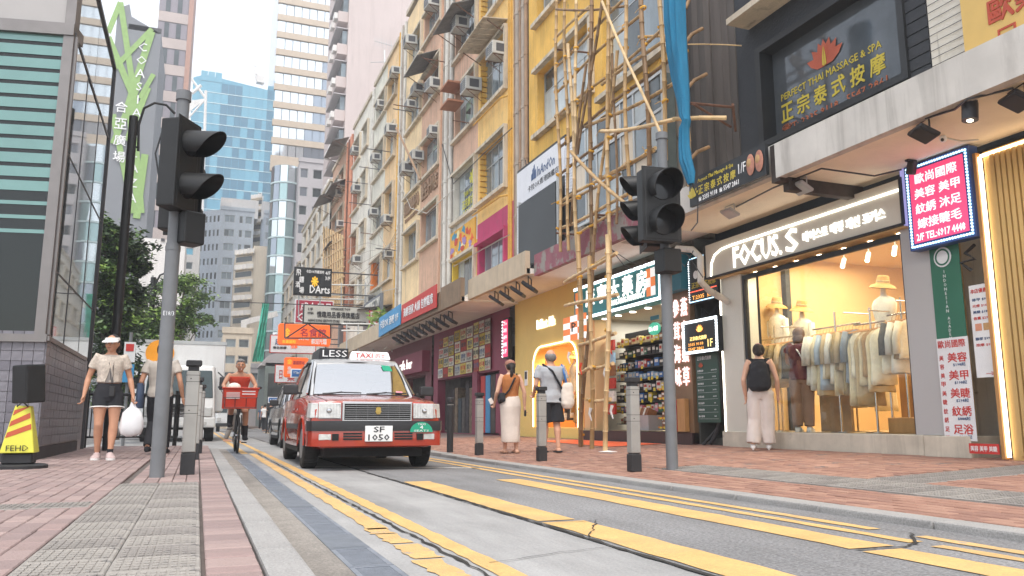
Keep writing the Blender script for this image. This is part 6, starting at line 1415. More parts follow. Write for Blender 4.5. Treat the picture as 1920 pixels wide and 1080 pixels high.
for k in range(3):
 za = .31 + k * .115; q = []
 for u,dz in ((-1,0),(1,.09),(1,.145),(-1,.055)): zz = min(za + dz,.635); q.append((cx + u * trap(zz,-.008),cy - trap(zz,.003),z0 + zz))
 MB().prism(q,(0,.001,0)).build('stripe','stand_red',t)
letters('FEHD',(cx,cy - .158,z0 + .21),RX,UZ,.2,.055,'ink',t,'lettering',.002)
Mr = Matrix.Rotation(.62,3,'Z'); MB().obox((cx + .02,cy,z0 + .87),.20,.30,.40,Mr @ Matrix.Rotation(-.08,3,'Y')).build('display_head','signal_black',t,bevel=.02,seg=2); MB().obox(Vector((cx + .02,cy,z0 + .87)) + Mr @ Vector((.103,0,0)),.004,.22,.32,Mr).build('display_face','panel_grey',t)
MB().tube([(cx - .05,cy - .09,z0 + .63),(cx,cy - .1,z0 + .68),(cx + .05,cy - .09,z0 + .63)],.008,6).build('handle','bollard_black',t)
# lamp post with hooped arm
t = thing('lamp_post','slim black post with hooped arm beside the mirror glass building','post',(-1.25,15,.12)); Y_ = 15.0; zt = onY(245,218,Y_).z; xx = onY(228,500,Y_).x
MB().cyl((xx,Y_,.1),(xx,Y_,zt),.075,14).build('post','signal_black',t,smooth=True); b = MB(); b.tube([onY(259,283,Y_),onY(260,235,Y_),onY(270,203,Y_),onY(290,193,Y_),onY(312,197,Y_),onY(328,213,Y_)],.022,8); b.build('arm','signal_black',t,smooth=True)
for py in (228,252,276): MB().cyl(onY(248,py,Y_),onY(260,py,Y_),.018,6).build('rung','signal_black',t)
t = thing('lamp_post','smaller black hooped post seen behind the signal post','post',(-1.7,34,.0)); MB().cyl((onY(288,600,34).x,34,0),onY(288,520,34),.1,10).build('post','signal_black',t); MB().tube([onY(291,560,34),onY(293,530,34),onY(300,516,34),onY(310,512,34)],.04,6).build('arm','signal_black',t)
t = thing('post_box_sign','small white and red pole sign behind the walking woman','sign',(-2.2,22,.1)); a_ = onY(243,660,22); MB().cyl((a_.x,22.1,0),(a_.x,22.1,a_.z + .5),.04,8).build('post','pole_grey',t); MB().box(a_.x - .13,a_.x + .13,22,22.05,a_.z - .25,a_.z + .25).build('face','banner_white',t); MB().box(a_.x - .09,a_.x + .09,21.99,22,a_.z + .02,a_.z + .2).build('symbol','red_print',t); MB().box(a_.x - .13,a_.x + .13,22,22.05,a_.z - .75,a_.z - .3).build('face','poster_blue',t)
# railings left
t = thing('railing','dark pedestrian railing behind the walking woman','railing',(-1.5,17.4,.12)); MB().tube([(-3.6,17.5,1.12),(-.35,17.5,1.12)],.03,8).build('rail','signal_black',t); MB().tube([(-3.6,17.5,.3),(-.35,17.5,.3)],.02,8).build('rail','signal_black',t)
for i in range(26): MB().cyl((-3.6 + i * .13,17.5,.3),(-3.6 + i * .13,17.5,1.12),.012,5).build('baluster','signal_black',t)
for i in range(3): MB().cyl((-3.6 + i * 1.6,17.5,.1),(-3.6 + i * 1.6,17.5,1.2),.04,8).build('post','signal_black',t)
t = thing('railing','black railing among the far pedestrians','railing',(3.9,44,.05))
for i in range(24): MB().cyl((3.2 + i * .07,42 + i * .8,0),(3.2 + i * .07,42 + i * .8,1.1),.03,4).build('baluster','signal_black',t)
MB().cyl((3.2,42,1.1),(4.9,61,1.1),.04,6).build('rail','signal_black',t)

# ================================================================ bamboo scaffold
mat('bamboo',rgb('b39468'),.55,var=.28,vscale=4,vz=.4,streak=.3); mat('bamboo_old',rgb('85694a'),.6,var=.35,vscale=4,vz=.4,streak=.5); mat('bamboo_pale',rgb('cdb083'),.5,var=.25,vscale=4,vz=.4); mat('tie_yellow',rgb('cf9a2d'),.6,var=.2); mat('tie_red',rgb('d8482a'),.6,var=.2); mat('tie_white',rgb('dadada'),.6,var=.1)
sc = thing('bamboo_scaffold','bamboo scaffold tied with yellow strips against the yellow tenement','scaffold',(6.8,12.8,.15))
rs = random.Random(77)
def bamboo(p,q,r_=.042,m='bamboo',bend=.02):
 r_ *= .86; p,q = Vector(p),Vector(q); d = q - p; n = max(2,int(d.length / .32)); up = d.normalized().orthogonal(); pts,rad = [],[]; ph = rs.uniform(0,6)
 for i in range(n + 1):
  c = p + d * i / n + up * bend * math.sin(math.pi * i / n + 0) * 1.5 + up.cross(d.normalized()) * bend * math.sin(ph + i * .5)
  if 0 < i < n: pts += [c - d.normalized() * .012,c,c + d.normalized() * .012]; rad += [r_ * .95,r_ * 1.16,r_ * .95]
  else: pts.append(c); rad.append(r_)
 return MB().tube(pts,rad,9).build('bamboo_pole',m,sc,smooth=True)
def tie(c,r_=.06,m='tie_yellow'):
 c = Vector(c); M = Matrix.Rotation(rs.uniform(-.5,.5),3,'X') @ Matrix.Rotation(rs.uniform(-.5,.5),3,'Y')
 MB().lathe([(r_,-.022),(r_ * 1.12,0),(r_,.022)],c,8,M,cap=False).build('tie',m,sc)
 if rs.random() < .6: d = Vector((rs.uniform(-.4,.1),rs.uniform(-.6,.6),rs.uniform(-.8,.3))).normalized(); MB().tube([c - Vector((r_,0,0)),c - Vector((r_,0,0)) + d * .05,c - Vector((r_,0,0)) + d * .13 - Vector((0,0,.02))],.004,4).build('tie_end',m,sc)
XS = 6.75
def S_(px,py,X=XS): return onX(px,py,X)
verts = [((1041,-20),(1053,472),.040,'bamboo'),((1059,-20),(1068,470),.04,'bamboo'),((1078,-20),(1083,282),.04,'bamboo_pale'),((1067,82),(1087,520),.045,'bamboo_pale'),((1107,-20),(1110,300),.048,'bamboo_old'),((1109,250),(1107,525),.046,'bamboo_old'),
         ((1138,-20),(1142,240),.042,'bamboo'),((1144,55),(1141,520),.045,'bamboo_pale'),((1171,-20),(1181,410),.042,'bamboo'),((1204,-20),(1217,310),.05,'bamboo_old'),((1236,-20),(1251,300),.045,'bamboo'),((1284,60),(1290,350),.045,'bamboo'),
         ((1128,0),(1085,290),.035,'bamboo_old'),((1156,95),(1107,525),.038,'bamboo'),((1100,120),(1068,420),.034,'bamboo_old'),((1155,420),(1150,100),.03,'bamboo_old')]
for a,c,r_,m in verts: bamboo(S_(*a,XS + rs.uniform(-.06,.06)),S_(*c,XS + rs.uniform(-.06,.06)),r_,m)
for a,c,X1,r_,m in [((1086,440),(1092,842),6.75,.058,'bamboo'),((1114,440),(1090,845),6.62,.045,'bamboo_old'),((1108,480),(1110,846),6.45,.048,'bamboo'),((1141,440),(1138,847),6.2,.048,'bamboo_pale')]:
 q = S_(c[0],c[1],X1); q.z = zR(X1) + .0; p = S_(a[0],a[1],X1); bamboo(p,q,r_,m)
led = [((1045,122),(1169,3)),((1042,172),(1202,25)),((1045,219),(1238,58)),((1047,275),(1252,111)),((1048,328),(1161,246)),((1051,379),(1228,276)),((1052,388),(1161,324)),((1120,334),(1228,285)),((1046,429),(1193,359)),((1089,437),(1162,392)),((1114,492),(1150,474)),((1089,515),(1142,480)),((1040,75),(1105,12)),((1100,240),(1275,150)),((1130,160),(1262,60))]
for a,c in led: bamboo(S_(*a,XS + .08),S_(*c,XS + .08),.034 + rs.uniform(-.004,.006),rs.choice(['bamboo','bamboo','bamboo_old','bamboo_pale']))
for a,c in [((1060,531),(1154,472)),((1060,574),(1156,550)),((1084,645),(1156,627)),((1105,686),(1150,682)),((1099,747),(1146,750)),((1085,700),(1110,690))]: bamboo(S_(*a,6.65),S_(*c,6.3),.038,'bamboo_pale')
for a,c in [((1279,21),(1296,-3)),((1284,83),(1316,56)),((1288,165),(1324,140)),((1294,299),(1328,278))]: bamboo(S_(*a,6.8),S_(*c,7.3),.035,'bamboo_old')
bamboo(S_(1127,245,6.5),S_(1265,226,6.55),.040,'bamboo_pale'); bamboo(S_(1262,226,6.6),S_(1362,221,7.2),.040,'bamboo_pale'); bamboo(S_(1043,18,6.6),S_(1176,11,7.0),.03,'bamboo_old'); bamboo(S_(1128,3,6.4),S_(1236,248,6.4),.029,'bamboo_pale',.01)
bamboo(S_(1070,284,6.5),S_(1194,400,6.4),.040,'bamboo'); bamboo(S_(1290,80,6.8),S_(1390,86,7.9),.012,'bamboo_pale'); bamboo(S_(1196,72,6.7),S_(1268,68,7.2),.03,'bamboo')
for a,c in [((1104,402),(1186,407)),((1118,405),(1166,432)),((1043,437),(1150,446)),((1060,442),(1130,482)),((1045,93),(1105,99)),((1290,193),(1374,201)),((1300,195),(1370,238)),((1374,196),(1379,245))]: MB().cyl(S_(*a,6.9),S_(*c,7.9),.022,6).build('iron_strut','rust_iron',sc)
tp_ = [(1043,122),(1043,172),(1044,219),(1047,328),(1048,379),(1047,429),(1061,107),(1061,155),(1062,205),(1064,258),(1066,312),(1080,90),(1081,130),(1082,190),(1085,370),(1086,437),(1107,55),(1107,100),(1108,165),(1109,283),(1110,348),(1109,423),(1140,80),(1140,145),(1143,215),(1143,258),(1142,333),(1141,400),(1140,475),(1172,50),(1173,90),(1176,170),(1179,305),(1181,362),(1206,15),(1207,72),(1208,85),(1211,140),(1213,190),(1215,285),(1239,50),(1243,113),(1247,190),(1284,95),(1287,224),(1290,298),(1129,245)]
for p in tp_: tie(S_(*p,XS),.056)
for p in [(1087,520),(1087,572),(1088,645),(1089,765),(1113,500),(1112,690),(1140,520),(1140,620),(1139,690),(1109,750),(1090,815),(1139,750)]: tie(S_(*p,6.45 if p[0] > 1095 else 6.7),.06)
for px,py in [(1068,660),(1136,690),(1148,760),(1108,765),(1090,680),(1146,640)]: c = S_(px,py,6.4); MB().tube([c,c + Vector((-.02,.02,-.1)),c + Vector((0,-.02,-.22))],[.03,.022,.01],5).build('warning_strip','tie_red' if px % 4 else 'tie_white',sc)
c = S_(1140,846,6.2); MB().lathe([(.16,0),(.05,.015),(.01,.02)],(c.x,c.y,zR(6.2)),10).build('plastic_wrap','tie_white',sc)
# blue netting
R = []; rn = random.Random(4)
for px,py,w_,d_ in [(1266,-30,.27,.13),(1267,30,.26,.13),(1270,90,.24,.12),(1275,140,.21,.10),(1281,185,.15,.08),(1283,215,.11,.07),(1287,226,.075,.06),(1283,240,.10,.07),(1283,275,.12,.07),(1286,300,.13,.08),(1293,325,.13,.07),(1296,345,.07,.04)]:
 c = S_(px,py,6.55); R.append([c + Vector((d_ * math.cos(k * .2618) * (1 + .25 * math.sin(k * 3 + py * .01)),-w_ * .8 * math.sin(k * .2618) * (1 + .10 * math.cos(k * 5)),rn.uniform(-.01,.01))) for k in range(24)])
tag(MB().rings(R).build('blue_netting',mat('net_blue',rgb('1f6d90'),.85,var=.3,vscale=5,vz=.15,bump=.4,bscale=50),smooth=True),'blue netting bundled and tied along the right scaffold poles','net')
# cables about the scaffold foot of the canopy
for i,pts in enumerate([[(1150,470),(1180,490),(1215,500)],[(1145,465),(1170,498),(1196,508)],[(1265,480),(1285,500),(1300,470)],[(1258,470),(1290,478),(1318,520)]]): tag(MB().tube([S_(a,c,7.0) for a,c in pts],.008,5).build('cable','black_metal'),['loose black cable hanging beside the nearest scaffold pole','second thin cable curling under the maroon canopy','cable looped behind the right signal post','cable drooping to the cream elbow pipe'][i],'cable')
tag(MB().tube([S_(1132,444,7.0),S_(1160,450,7.1),S_(1187,454,7.2)],.05,10).build('broken_duct','pipe_white',smooth=True),'short white duct stub over the peeling maroon canopy','pipe')

# ================================================================ signs hung over the road
mat('sign_maroon',rgb('a82f45'),.5,var=.08); mat('sign_orange',rgb('e8641f'),.5,emit=.35,ecol=rgb('e8641f'),var=.05); mat('sign_yellow',rgb('f0b92a'),.5,emit=.3,ecol=rgb('f0b92a'),var=0); mat('road_blue',rgb('2b67a8'),.5,var=.03); mat('sign_grey',rgb('bdbdb6'),.5,var=.06)
def oversign(label,Y,px0,py0,px1,py1,m,items,frame='frame_black',d=.25,rounded=0,grp='signs hung over the far street'):
 a,c = onY(px0,py1,Y),onY(px1,py0,Y); c.x,t0 = c.x,0; t = thing('hanging_sign',label,'sign',((a.x + c.x) / 2,Y,a.z),grp)
 b = MB(); b.box(a.x - .05,c.x + .05,Y + .02,Y + d,a.z - .05,c.z + .05); b.build('box',frame,t,bevel=rounded); MB().box(a.x,c.x,Y,Y + .019,a.z,c.z).build('face',m,t,bevel=rounded * .6)
 W_,H_ = c.x - a.x,c.z - a.z
 for s,u,v,w_,h_,mm in items: letters(s,(a.x + W_ * u,Y - .002,a.z + H_ * v),RX,UZ,W_ * w_,H_ * h_,mm,t,'lettering',.02,bold=.015)
 x_ = c.x
 for zz in (a.z + .1,c.z - .1): MB().cyl((x_,Y + .1,zz),(XF,Y + .1,zz + .0),.035,5).build('support_bar','steel_dark',t)
 return t,a,c
tt,a,c = oversign('black darts bar sign with white lettering hung highest',40,552,506,621,550,'frame_black',[('飛',.09,.82,.13,.24,'white_letter'),('鏢',.18,.55,.13,.24,'white_letter'),('酒',.08,.35,.12,.22,'white_letter'),('場',.19,.14,.13,.24,'white_letter'),('DArts',.70,.2,.56,.3,'white_letter'),('4/F',.91,.86,.14,.14,'white_letter'),('3/F',.91,.65,.14,.14,'white_letter'),('卡拉OK飛鏢酒吧',.55,.88,.5,.12,'white_letter'),('❋',.55,.5,.2,.4,'sign_yellow')])
oversign('maroon adult shop sign with white characters',44,554,566,624,604,'sign_maroon',[('成人用品',.55,.72,.85,.38,'white_letter'),('G',.14,.24,.2,.36,'white_letter')],'banner_white')
oversign('long grey sign with a row of black characters',37,570,578,692,604,'sign_grey',[('情趣用品香港旗艦店',.52,.50,.66,.36,'ink'),('OMAKASE TOY',.55,.86,.3,.14,'ink'),('1/F',.09,.78,.07,.16,'ink'),('OPEN',.09,.55,.09,.14,'ink'),('HONG KONG SEXTOYS STORE',.30,.13,.48,.15,'ink'),('WWW.OMAKASETOY.COM',.78,.13,.35,.12,'ink')])
oversign('rounded orange sign with yellow and white characters',48,522,611,620,645,'sign_orange',[('金',.16,.6,.1,.4,'sign_yellow'),('名食館',.66,.62,.5,.4,'sign_maroon'),('金嘉國際',.2,.13,.26,.16,'sign_yellow'),('24小時',.48,.3,.2,.15,'white_letter'),('歡迎光臨',.78,.2,.3,.3,'white_letter')],'sign_orange',rounded=.15)
oversign('white sign with blue print behind the rounded orange one',52,507,632,592,660,'banner_white',[('足行館',.22,.62,.25,.35,'blue_letter'),('養生按摩',.2,.28,.3,.16,'ink'),('推拿',.52,.45,.15,.4,'sign_orange')],'red_print')
oversign('smaller orange sign near the taxi roof',56,533,672,578,706,'sign_orange',[('金',.2,.8,.2,.25,'sign_yellow'),('嘉國際城',.6,.75,.5,.2,'sign_maroon'),('夜',.2,.45,.16,.2,'white_letter'),('總',.2,.25,.16,.2,'white_letter')],'sign_orange',rounded=.12)
oversign('white and red sign peeping out left of the taxi',62,516,686,566,716,'banner_white',[('日',.2,.45,.12,.5,'red_print'),('樂',.6,.3,.28,.5,'red_print')],'red_print')
oversign('blue direction sign beside the taxi roof',34,547,694,576,706,'road_blue',[('↑ Tsim Sha Tsui',.5,.6,.8,.4,'white_letter')],'white_letter',d=.05)
oversign('small blue road sign above the far pedestrians',50,504,746,524,754,'road_blue',[('↑ 尖沙咀',.5,.5,.8,.5,'white_letter')],'white_letter',d=.05)
oversign('small pink edged sign at the end of the grey sign',36,694,585,712,608,'sign_grey',[('K',.5,.5,.6,.7,'sign_maroon')],'sign_maroon',d=.1)
t = thing('sign_truss','black steel truss frame in front of the rounded orange sign','frame',(6,45,5)); Yt = 44.6
for p,q in [((534,606),(620,606)),((534,634),(620,634)),((534,606),(534,634)),((620,606),(620,634)),((536,634),(577,607)),((577,607),(618,634))]: MB().cyl(onY(*p,Yt),onY(*q,Yt),.05,4).build('strut','steel_dark',t)
t = thing('overhead_wire','thin black wire spanning the street with insulators','wire',(3,30,5)); MB().tube([onY(402,564,30),onY(450,567,30),onY(520,569,30),onY(700,577,30)],.018,4).build('strand','black_metal',t); MB().tube([onY(415,557,30),onY(402,564,30),onY(420,566,30)],.012,4).build('strand','black_metal',t)
t = thing('overhead_wire','bundle of pale wires draped along the tenement fronts','wire',(8,45,8))
for i in range(6): MB().tube([onX(640,470 + i * 22,7.9),onX(690,455 + i * 16,7.6),onX(745,470 - i * 8,7.9)],.012,4).build('strand','pipe_grey',t)
t = thing('scaffold_frame','galvanised pipe frame holding the far signs against the ivory tenement','frame',(7,38,6))
for z in (560,552,533): MB().cyl(onY(560,z,41),onY(700,z + 2,41),.035,5).build('pipe','alu',t)
for p_ in (560,600,640,685): MB().cyl(onY(p_,530,41),onY(p_,600,41),.03,5).build('pipe','alu',t)
for y_,z_ in ((607,690),(620,690)): MB().cyl(onY(640,y_,36),onY(735,y_ + 1,36),.04,5).build('pipe','alu',t)
for p_ in (650,672,700,735): MB().cyl(onY(p_,606,36),onY(p_,660,36),.035,5).build('pipe','alu',t)
t = tag(MB().box(onY(637,600,50).x,onY(652,600,50).x,50,50.5,0,onY(640,603,50).z).build('concrete_column','pole_grey'),'plain grey concrete column under the long grey sign','column')
t = thing('wall_sign','grey shop sign with raised white capitals beside the plants','sign',(7.7,38,6)); MB().box(7.6,7.7,36.3,40.6,5.2,6.5).build('board',mat('slate_sign',rgb('70767c'),.5,var=.1),t); letters('OMAKASE TOY',(7.59,38.4,6.05),RY,UZ,3.6,.6,'sign_grey',t,'lettering',.03,bold=.02); letters('旗艦店 1/F',(7.59,38.4,5.45),RY,UZ,2.6,.3,'sign_grey',t,'lettering',.01)
# far bamboo
t = thing('bamboo_scaffold','distant bamboo scaffold on the pink tenement','scaffold',(7.6,54,8)); r = random.Random(9)
for i in range(9): px = 607 + i * 4.4; MB().cyl(onX(px,425 + i * 2,7.5),onX(px - 1,580,7.5),.07,5).build('bamboo_pole','bamboo_pale',t)
for i in range(8): MB().cyl(onX(606,450 + i * 18,7.5),onX(645,438 + i * 18 - 10,7.5),.05,5).build('bamboo_pole','bamboo_pale',t)
# plants on the canopy
t = thing('balcony_plant','leafy potted plant trailing over the canopy by the grey shop sign','plant',(7.4,33,4.5)); MB().lathe([(.2,0),(.28,.35),(.24,.35),(.01,.3)],(7.2,33,4.45),14).build('pot','terracotta',t); r = random.Random(15); bb = [MB(),MB()]
for i in range(26):
 a = r.uniform(0,6.28); L_ = r.uniform(.7,1.6); c0 = Vector((7.2,33 + r.uniform(-1,1),4.7)); d = Vector((math.cos(a) * .8,math.sin(a) * 1.5,1)).normalized(); pts = [c0 + d * L_ * s - Vector((0,0,.9 * s * s * L_)) + Vector((0,0,.4 * s)) for s in (0,.25,.5,.75,1)]
 for j in range(1,5):
  for sg in (-1,1): p = pts[j]; n_ = Vector((r.uniform(-1,1),r.uniform(-1,1),r.uniform(-.4,.4))).normalized() * .2; k_ = Vector((0,0,.05)); bb[i % 2].add([p,p + n_ * .6 + k_,p + n_ * 1.5,p + n_ * .6 - k_],[(0,1,2,3)])
 MB().tube(pts,.008,4).build('stem','leaf_mid',t) if i < 10 else None
bb[0].build('leaves','leaf_mid',t); bb[1].build('leaves','leaf_light',t)

for i,pts in enumerate([[(829,270),(850,345),(905,290),(960,240)],[(745,330),(770,390),(800,400),(850,355)],[(690,300),(700,420),(745,500)],[(985,300),(1000,380),(1042,330)],[(600,545),(660,560),(745,540)],[(850,500),(900,470),(955,440)]]):
 tag(MB().tube([onX(a,c,XF - .12) for a,c in pts],.016,5).build('cable',['black_metal','pipe_white','pipe_grey'][i % 3]),'slack wall cable ' + ['from the white drainpipes over the peach bay to the brown pipes','looping below the leaning pole','dropping beside the apricot bay','hanging over the karaoke sign','strung above the far signs','running over the mural board'][i],'cable')
# ================================================================ vehicles
mat('tyre',(.018,.018,.019),.85,var=.3,vscale=20,bump=.3,bscale=90); mat('rim_grey',rgb('8b8d8f'),.4,metal=.6,var=.15); mat('chrome_trim',(.55,.55,.56),.15,metal=1,var=0); mat('trim_black',(.028,.028,.03),.4,var=.15); mat('lamp_clear',(.62,.62,.60),.12,metal=.35,var=.15,vscale=14,bump=.25,bscale=60); mat('lamp_amber',rgb('b98a68'),.2,var=.1)
mat('car_red',rgb('a3321d'),.22,coat=.9,var=.05,vscale=1.5,spec=.6); mat('car_silver',rgb('bdbfc0'),.3,metal=.4,coat=.7,var=.03); mat('car_dark',rgb('26282b'),.25,coat=.8,var=.05); mat('cabin_dark',(.02,.02,.022),.8,var=.2); mat('seat_brown',rgb('4c4038'),.8,var=.15)
mat('plate_white',(.80,.80,.78),.4,var=.02); mat('sticker_green',rgb('1f9a78'),.4,var=.02); mat('under_black',(.015,.015,.015),.9,var=.2)
def wind_glass():
 if 'wind_glass' in MATS: return MATS['wind_glass']
 m = clear_glass('wind_glass',(.40,.50,.47),.68); return m
wind_glass()
def wheel(par,c,r_=.315,w_=.19,side=-1):
 c = Vector(c); M = Matrix.Rotation(math.pi / 2,3,'Y')
 ty = MB().lathe([(r_ * .62,-w_ / 2),(r_ * .93,-w_ / 2),(r_,-w_ * .36),(r_,w_ * .36),(r_ * .93,w_ / 2),(r_ * .62,w_ / 2)],c,36,M).build('wheel','tyre',par,smooth=True,angle=40)
 MB().lathe([(r_ * .60,w_ / 2 + .004),(r_ * .56,w_ * .35),(r_ * .2,w_ * .42),(.01,w_ * .46)],c,24,Matrix.Rotation(side * math.pi / 2,3,'Y')).build('rim','rim_grey',ty,smooth=True,angle=40)
 g = MB()
 for k in range(40):
  a = 2 * math.pi * k / 40; q = c + Vector((0,math.cos(a) * r_,math.sin(a) * r_)); g.obox(q,w_ * .84,.012,.006,Matrix.Rotation(a - math.pi / 2,3,'X'))
 g.build('tread','tyre',ty); return ty
def saloon(label,cat,loc,rz,paint_,roof,taxi=True):
 t = thing('taxi' if taxi else 'parked_car',label,cat,(0,0,0))
 # --- lower body, lofted front to back
 st = [(.035,.765,.31,.80),(.06,.80,.285,.835),(.16,.825,.27,.86),(.5,.842,.25,.895),(1.0,.845,.24,.935),(1.22,.845,.24,.955),(2.0,.847,.24,.945),(3.4,.845,.24,.945),(3.75,.842,.25,.955),(4.35,.835,.27,.945),(4.6,.815,.29,.92),(4.66,.78,.33,.88)]
 R = []
 for y,hw,zb,zt in st:
  pf = [(0,zb),(hw * .82,zb),(hw * .965,zb + .05),(hw,.46),(hw,.62),(hw * .985,.74),(hw * .955,zt - .035),(hw * .90,zt - .004),(hw * .6,zt + .012),(0,zt + .018)]
  R.append([Vector((x,y,z)) for x,z in pf] + [Vector((-x,y,z)) for x,z in pf[-2:0:-1]])
 body = MB().rings(R).build('body',paint_,t,smooth=True,angle=38)
 for wy in (.83,3.51):
  cut = MB().cyl((-1.2,wy,.30),(1.2,wy,.30),.365,40).build('cutter',paint_); md = body.modifiers.new('b','BOOLEAN'); md.object = cut; md.operation = 'DIFFERENCE'; md.solver = 'EXACT'; evaluated(body,cut); bpy.data.objects.remove(cut)
 body.data.shade_smooth(); body.data.set_sharp_from_angle(angle=math.radians(38))
 b = MB(); b.box(-.62,.62,.2,4.4,.16,.30); b.box(-.84,.84,1.25,3.1,.2,.26); b.build('underbody','under_black',t)
 b = MB();
 for wy in (.83,3.51): b.box(-.60,.60,wy - .37,wy + .37,.28,.7)
 b.build('wheel_well','under_black',t)
 for wy in (.83,3.51):
  for sx in (-1,1):
   wheel(t,(sx * .735,wy,.315),side=sx)
   b = MB(); b.tube([(sx * .848,wy + .375 * math.cos(a),.30 + .375 * math.sin(a)) for a in [math.radians(d) for d in range(0,181,12)]],.013,6); b.build('arch_lip',paint_,t,smooth=True)
 # --- cabin: pillars, roof, panes
 zB,zT = .945,1.475; P0 = [(.70,1.18),(.60,1.80)]; xb,xt = .745,.60; yA0,yA1,yR0,yR1 = 1.16,1.80,3.25,3.86
 roofb = []
 for y,z,hw in ((yA1 - .02,zT - .012,xt - .01),(yA1 + .08,zT + .015,xt),(2.4,zT + .045,xt + .015),(3.1,zT + .025,xt + .005),(yR0 + .02,zT - .01,xt - .02)):
  roofb.append([Vector((x * hw,y,z - .0 + dz)) for x,dz in ((-1.03,-.045),(-1.0,0),(-.6,.018),(0,.024),(.6,.018),(1.0,0),(1.03,-.045),(.9,-.05),(0,-.03),(-.9,-.05))])
 MB().rings(roofb).build('roof',roof,t,smooth=True,angle=50)
 def pillar(a,c,w1,w2,nm,m,th=.05):
  a,c = Vector(a),Vector(c);
  for sx in (-1,1):
   q = []
   for p,w_ in ((a,w1),(c,w2)):
    for dx,dy in ((.0,0),(th * .6,0),(th * .6,w_),(.0,w_)): q.append(((p.x - dx) * sx,p.y + dy,p.z))
   MB().hexa(q).build(nm,m,t,bevel=.006)
 pillar((xb - .03,yA0,zB - .01),(xt + .005,yA1,zT - .01),.075,.06,'front_pillar',roof,.07)
 pillar((xb + .01,2.32,zB),(xt + .02,2.32,zT - .02),.09,.09,'middle_pillar','trim_black')
 pillar((xb + .01,yR1 - .35,zB),(xt + .01,yR0 - .12,zT - .02),.34,.16,'rear_pillar',paint_ if taxi else roof)
 for sx in (-1,1):
  for nm,ya,yb,yc,yd in (('side_pane',yA0 + .22,2.32,2.32,yA1 + .07),('side_pane',2.42,yR1 - .34,yR0 - .10,2.42)):
   MB().hexa([(sx * xb,ya,zB),(sx * xb,yb,zB),(sx * (xb - .006),yb,zB),(sx * (xb - .006),ya,zB),(sx * (xt + .012),yd,zT - .04),(sx * (xt + .012),yc,zT - .04),(sx * (xt + .006),yc,zT - .04),(sx * (xt + .006),yd,zT - .04)]).build(nm,'wind_glass',t)
  MB().tube([(sx * (xb - .0),yA0 + .08,zB + .03),(sx * (xt + .02),yA1 + .02,zT - .03),(sx * (xt + .03),2.4,zT + .005),(sx * (xt + .02),yR0,zT - .03),(sx * xb,yR1 - .04,zB + .02)],.013,6).build('gutter','chrome_trim',t,smooth=True)
  MB().box(sx * .846,sx * .853,1.28,3.05,.50,.57).build('side_strip','trim_black',t); MB().box(sx * .848,sx * .856,1.86,2.0,.76,.79).build('door_handle','chrome_trim',t); MB().box(sx * .848,sx * .856,2.88,3.02,.76,.79).build('door_handle','chrome_trim',t)
  for y in (1.27,2.36,3.14): MB().box(sx * .8462,sx * .8485,y,y + .008,.28,.90).build('door_seam','trim_black',t)
  b = MB(); b.box(sx * .80,sx * .875,1.34,1.40,.97,1.0); b.build('mirror_stalk','trim_black',t); MB().obox((sx * .955,1.34,1.03),.20,.10,.135).build('mirror','trim_black',t,bevel=.025,seg=3)
  MB().box(sx * .84,sx * .849,1.3,3.1,.27,.34).build('sill',paint_,t)
 N_ = 10; g0,g1 = [],[]
 for i in range(N_ + 1):
  u = -1 + 2 * i / N_; g0.append(Vector((u * (xb - .075),yA0 + .015 + .055 * u * u,zB + .012))); g1.append(Vector((u * (xt - .03),yA1 - .01 + .03 * u * u,zT - .02)))
 mid = [a.lerp(c,.5) + Vector((0,-.018,.02)) for a,c in zip(g0,g1)]
 MB().rings([g0,mid,g1],cap=False,closed=False).build('windscreen','wind_glass',t,smooth=True,angle=80)
 MB().tube([g0[0],*g0[1:]],.016,6).build('screen_seal','trim_black',t); MB().tube(g1,.014,6).build('screen_seal','trim_black',t); MB().tube([g0[0],mid[0],g1[0]],.012,6).build('screen_seal','trim_black',t); MB().tube([g0[-1],mid[-1],g1[-1]],.012,6).build('screen_seal','trim_black',t)
 MB().hexa([(-xt + .04,yR0 + .02,zT - .02),(xt - .04,yR0 + .02,zT - .02),(xt - .04,yR0,zT - .02),(-xt + .04,yR0,zT - .02),(-xb + .1,yR1,zB + .01),(xb - .1,yR1,zB + .01),(xb - .1,yR1 - .02,zB + .01),(-xb + .1,yR1 - .02,zB + .01)][:4][::1] + [(-xb + .1,yR1,zB + .01),(xb - .1,yR1,zB + .01),(xb - .1,yR1 - .02,zB + .01),(-xb + .1,yR1 - .02,zB + .01)]).build('rear_window','wind_glass',t)
 # inside
 MB().box(-.70,.70,1.2,1.55,.80,.955).build('dashboard','cabin_dark',t,bevel=.02); MB().box(-.78,.78,1.5,3.9,.3,.62).build('cabin_floor','cabin_dark',t)
 for sx in (-.36,.36): MB().box(sx - .24,sx + .24,2.25,2.38,.6,1.18).build('seat','seat_brown',t,bevel=.04,seg=2); MB().box(sx - .12,sx + .12,2.29,2.36,1.2,1.34).build('headrest','seat_brown',t,bevel=.03,seg=2)
 MB().box(-.62,.62,3.2,3.4,.6,1.15).build('seat','seat_brown',t,bevel=.04,seg=2)
 MB().lathe([(.17,-.012),(.185,0),(.17,.012),(.16,0)],(-.36 * (-1),1.62,1.02),24,Matrix.Rotation(-1.1,3,'X'),cap=False).build('steering_wheel','cabin_dark',t)
 # --- front
 F_ = lambda x0,x1,y0,y1,z0,z1,nm,m,**k: MB().box(x0,x1,y0,y1,z0,z1).build(nm,m,t,**k)
 F_(-.44,.44,-.005,.08,.595,.845,'grille_surround','chrome_trim',bevel=.012,seg=2); F_(-.415,.415,-.012,-.004,.618,.815,'grille_void','under_black')
 for i in range(7): F_(-.41,.41,-.022,-.012,.634 + i * .026,.638 + i * .026,'grille_slat','chrome_trim')
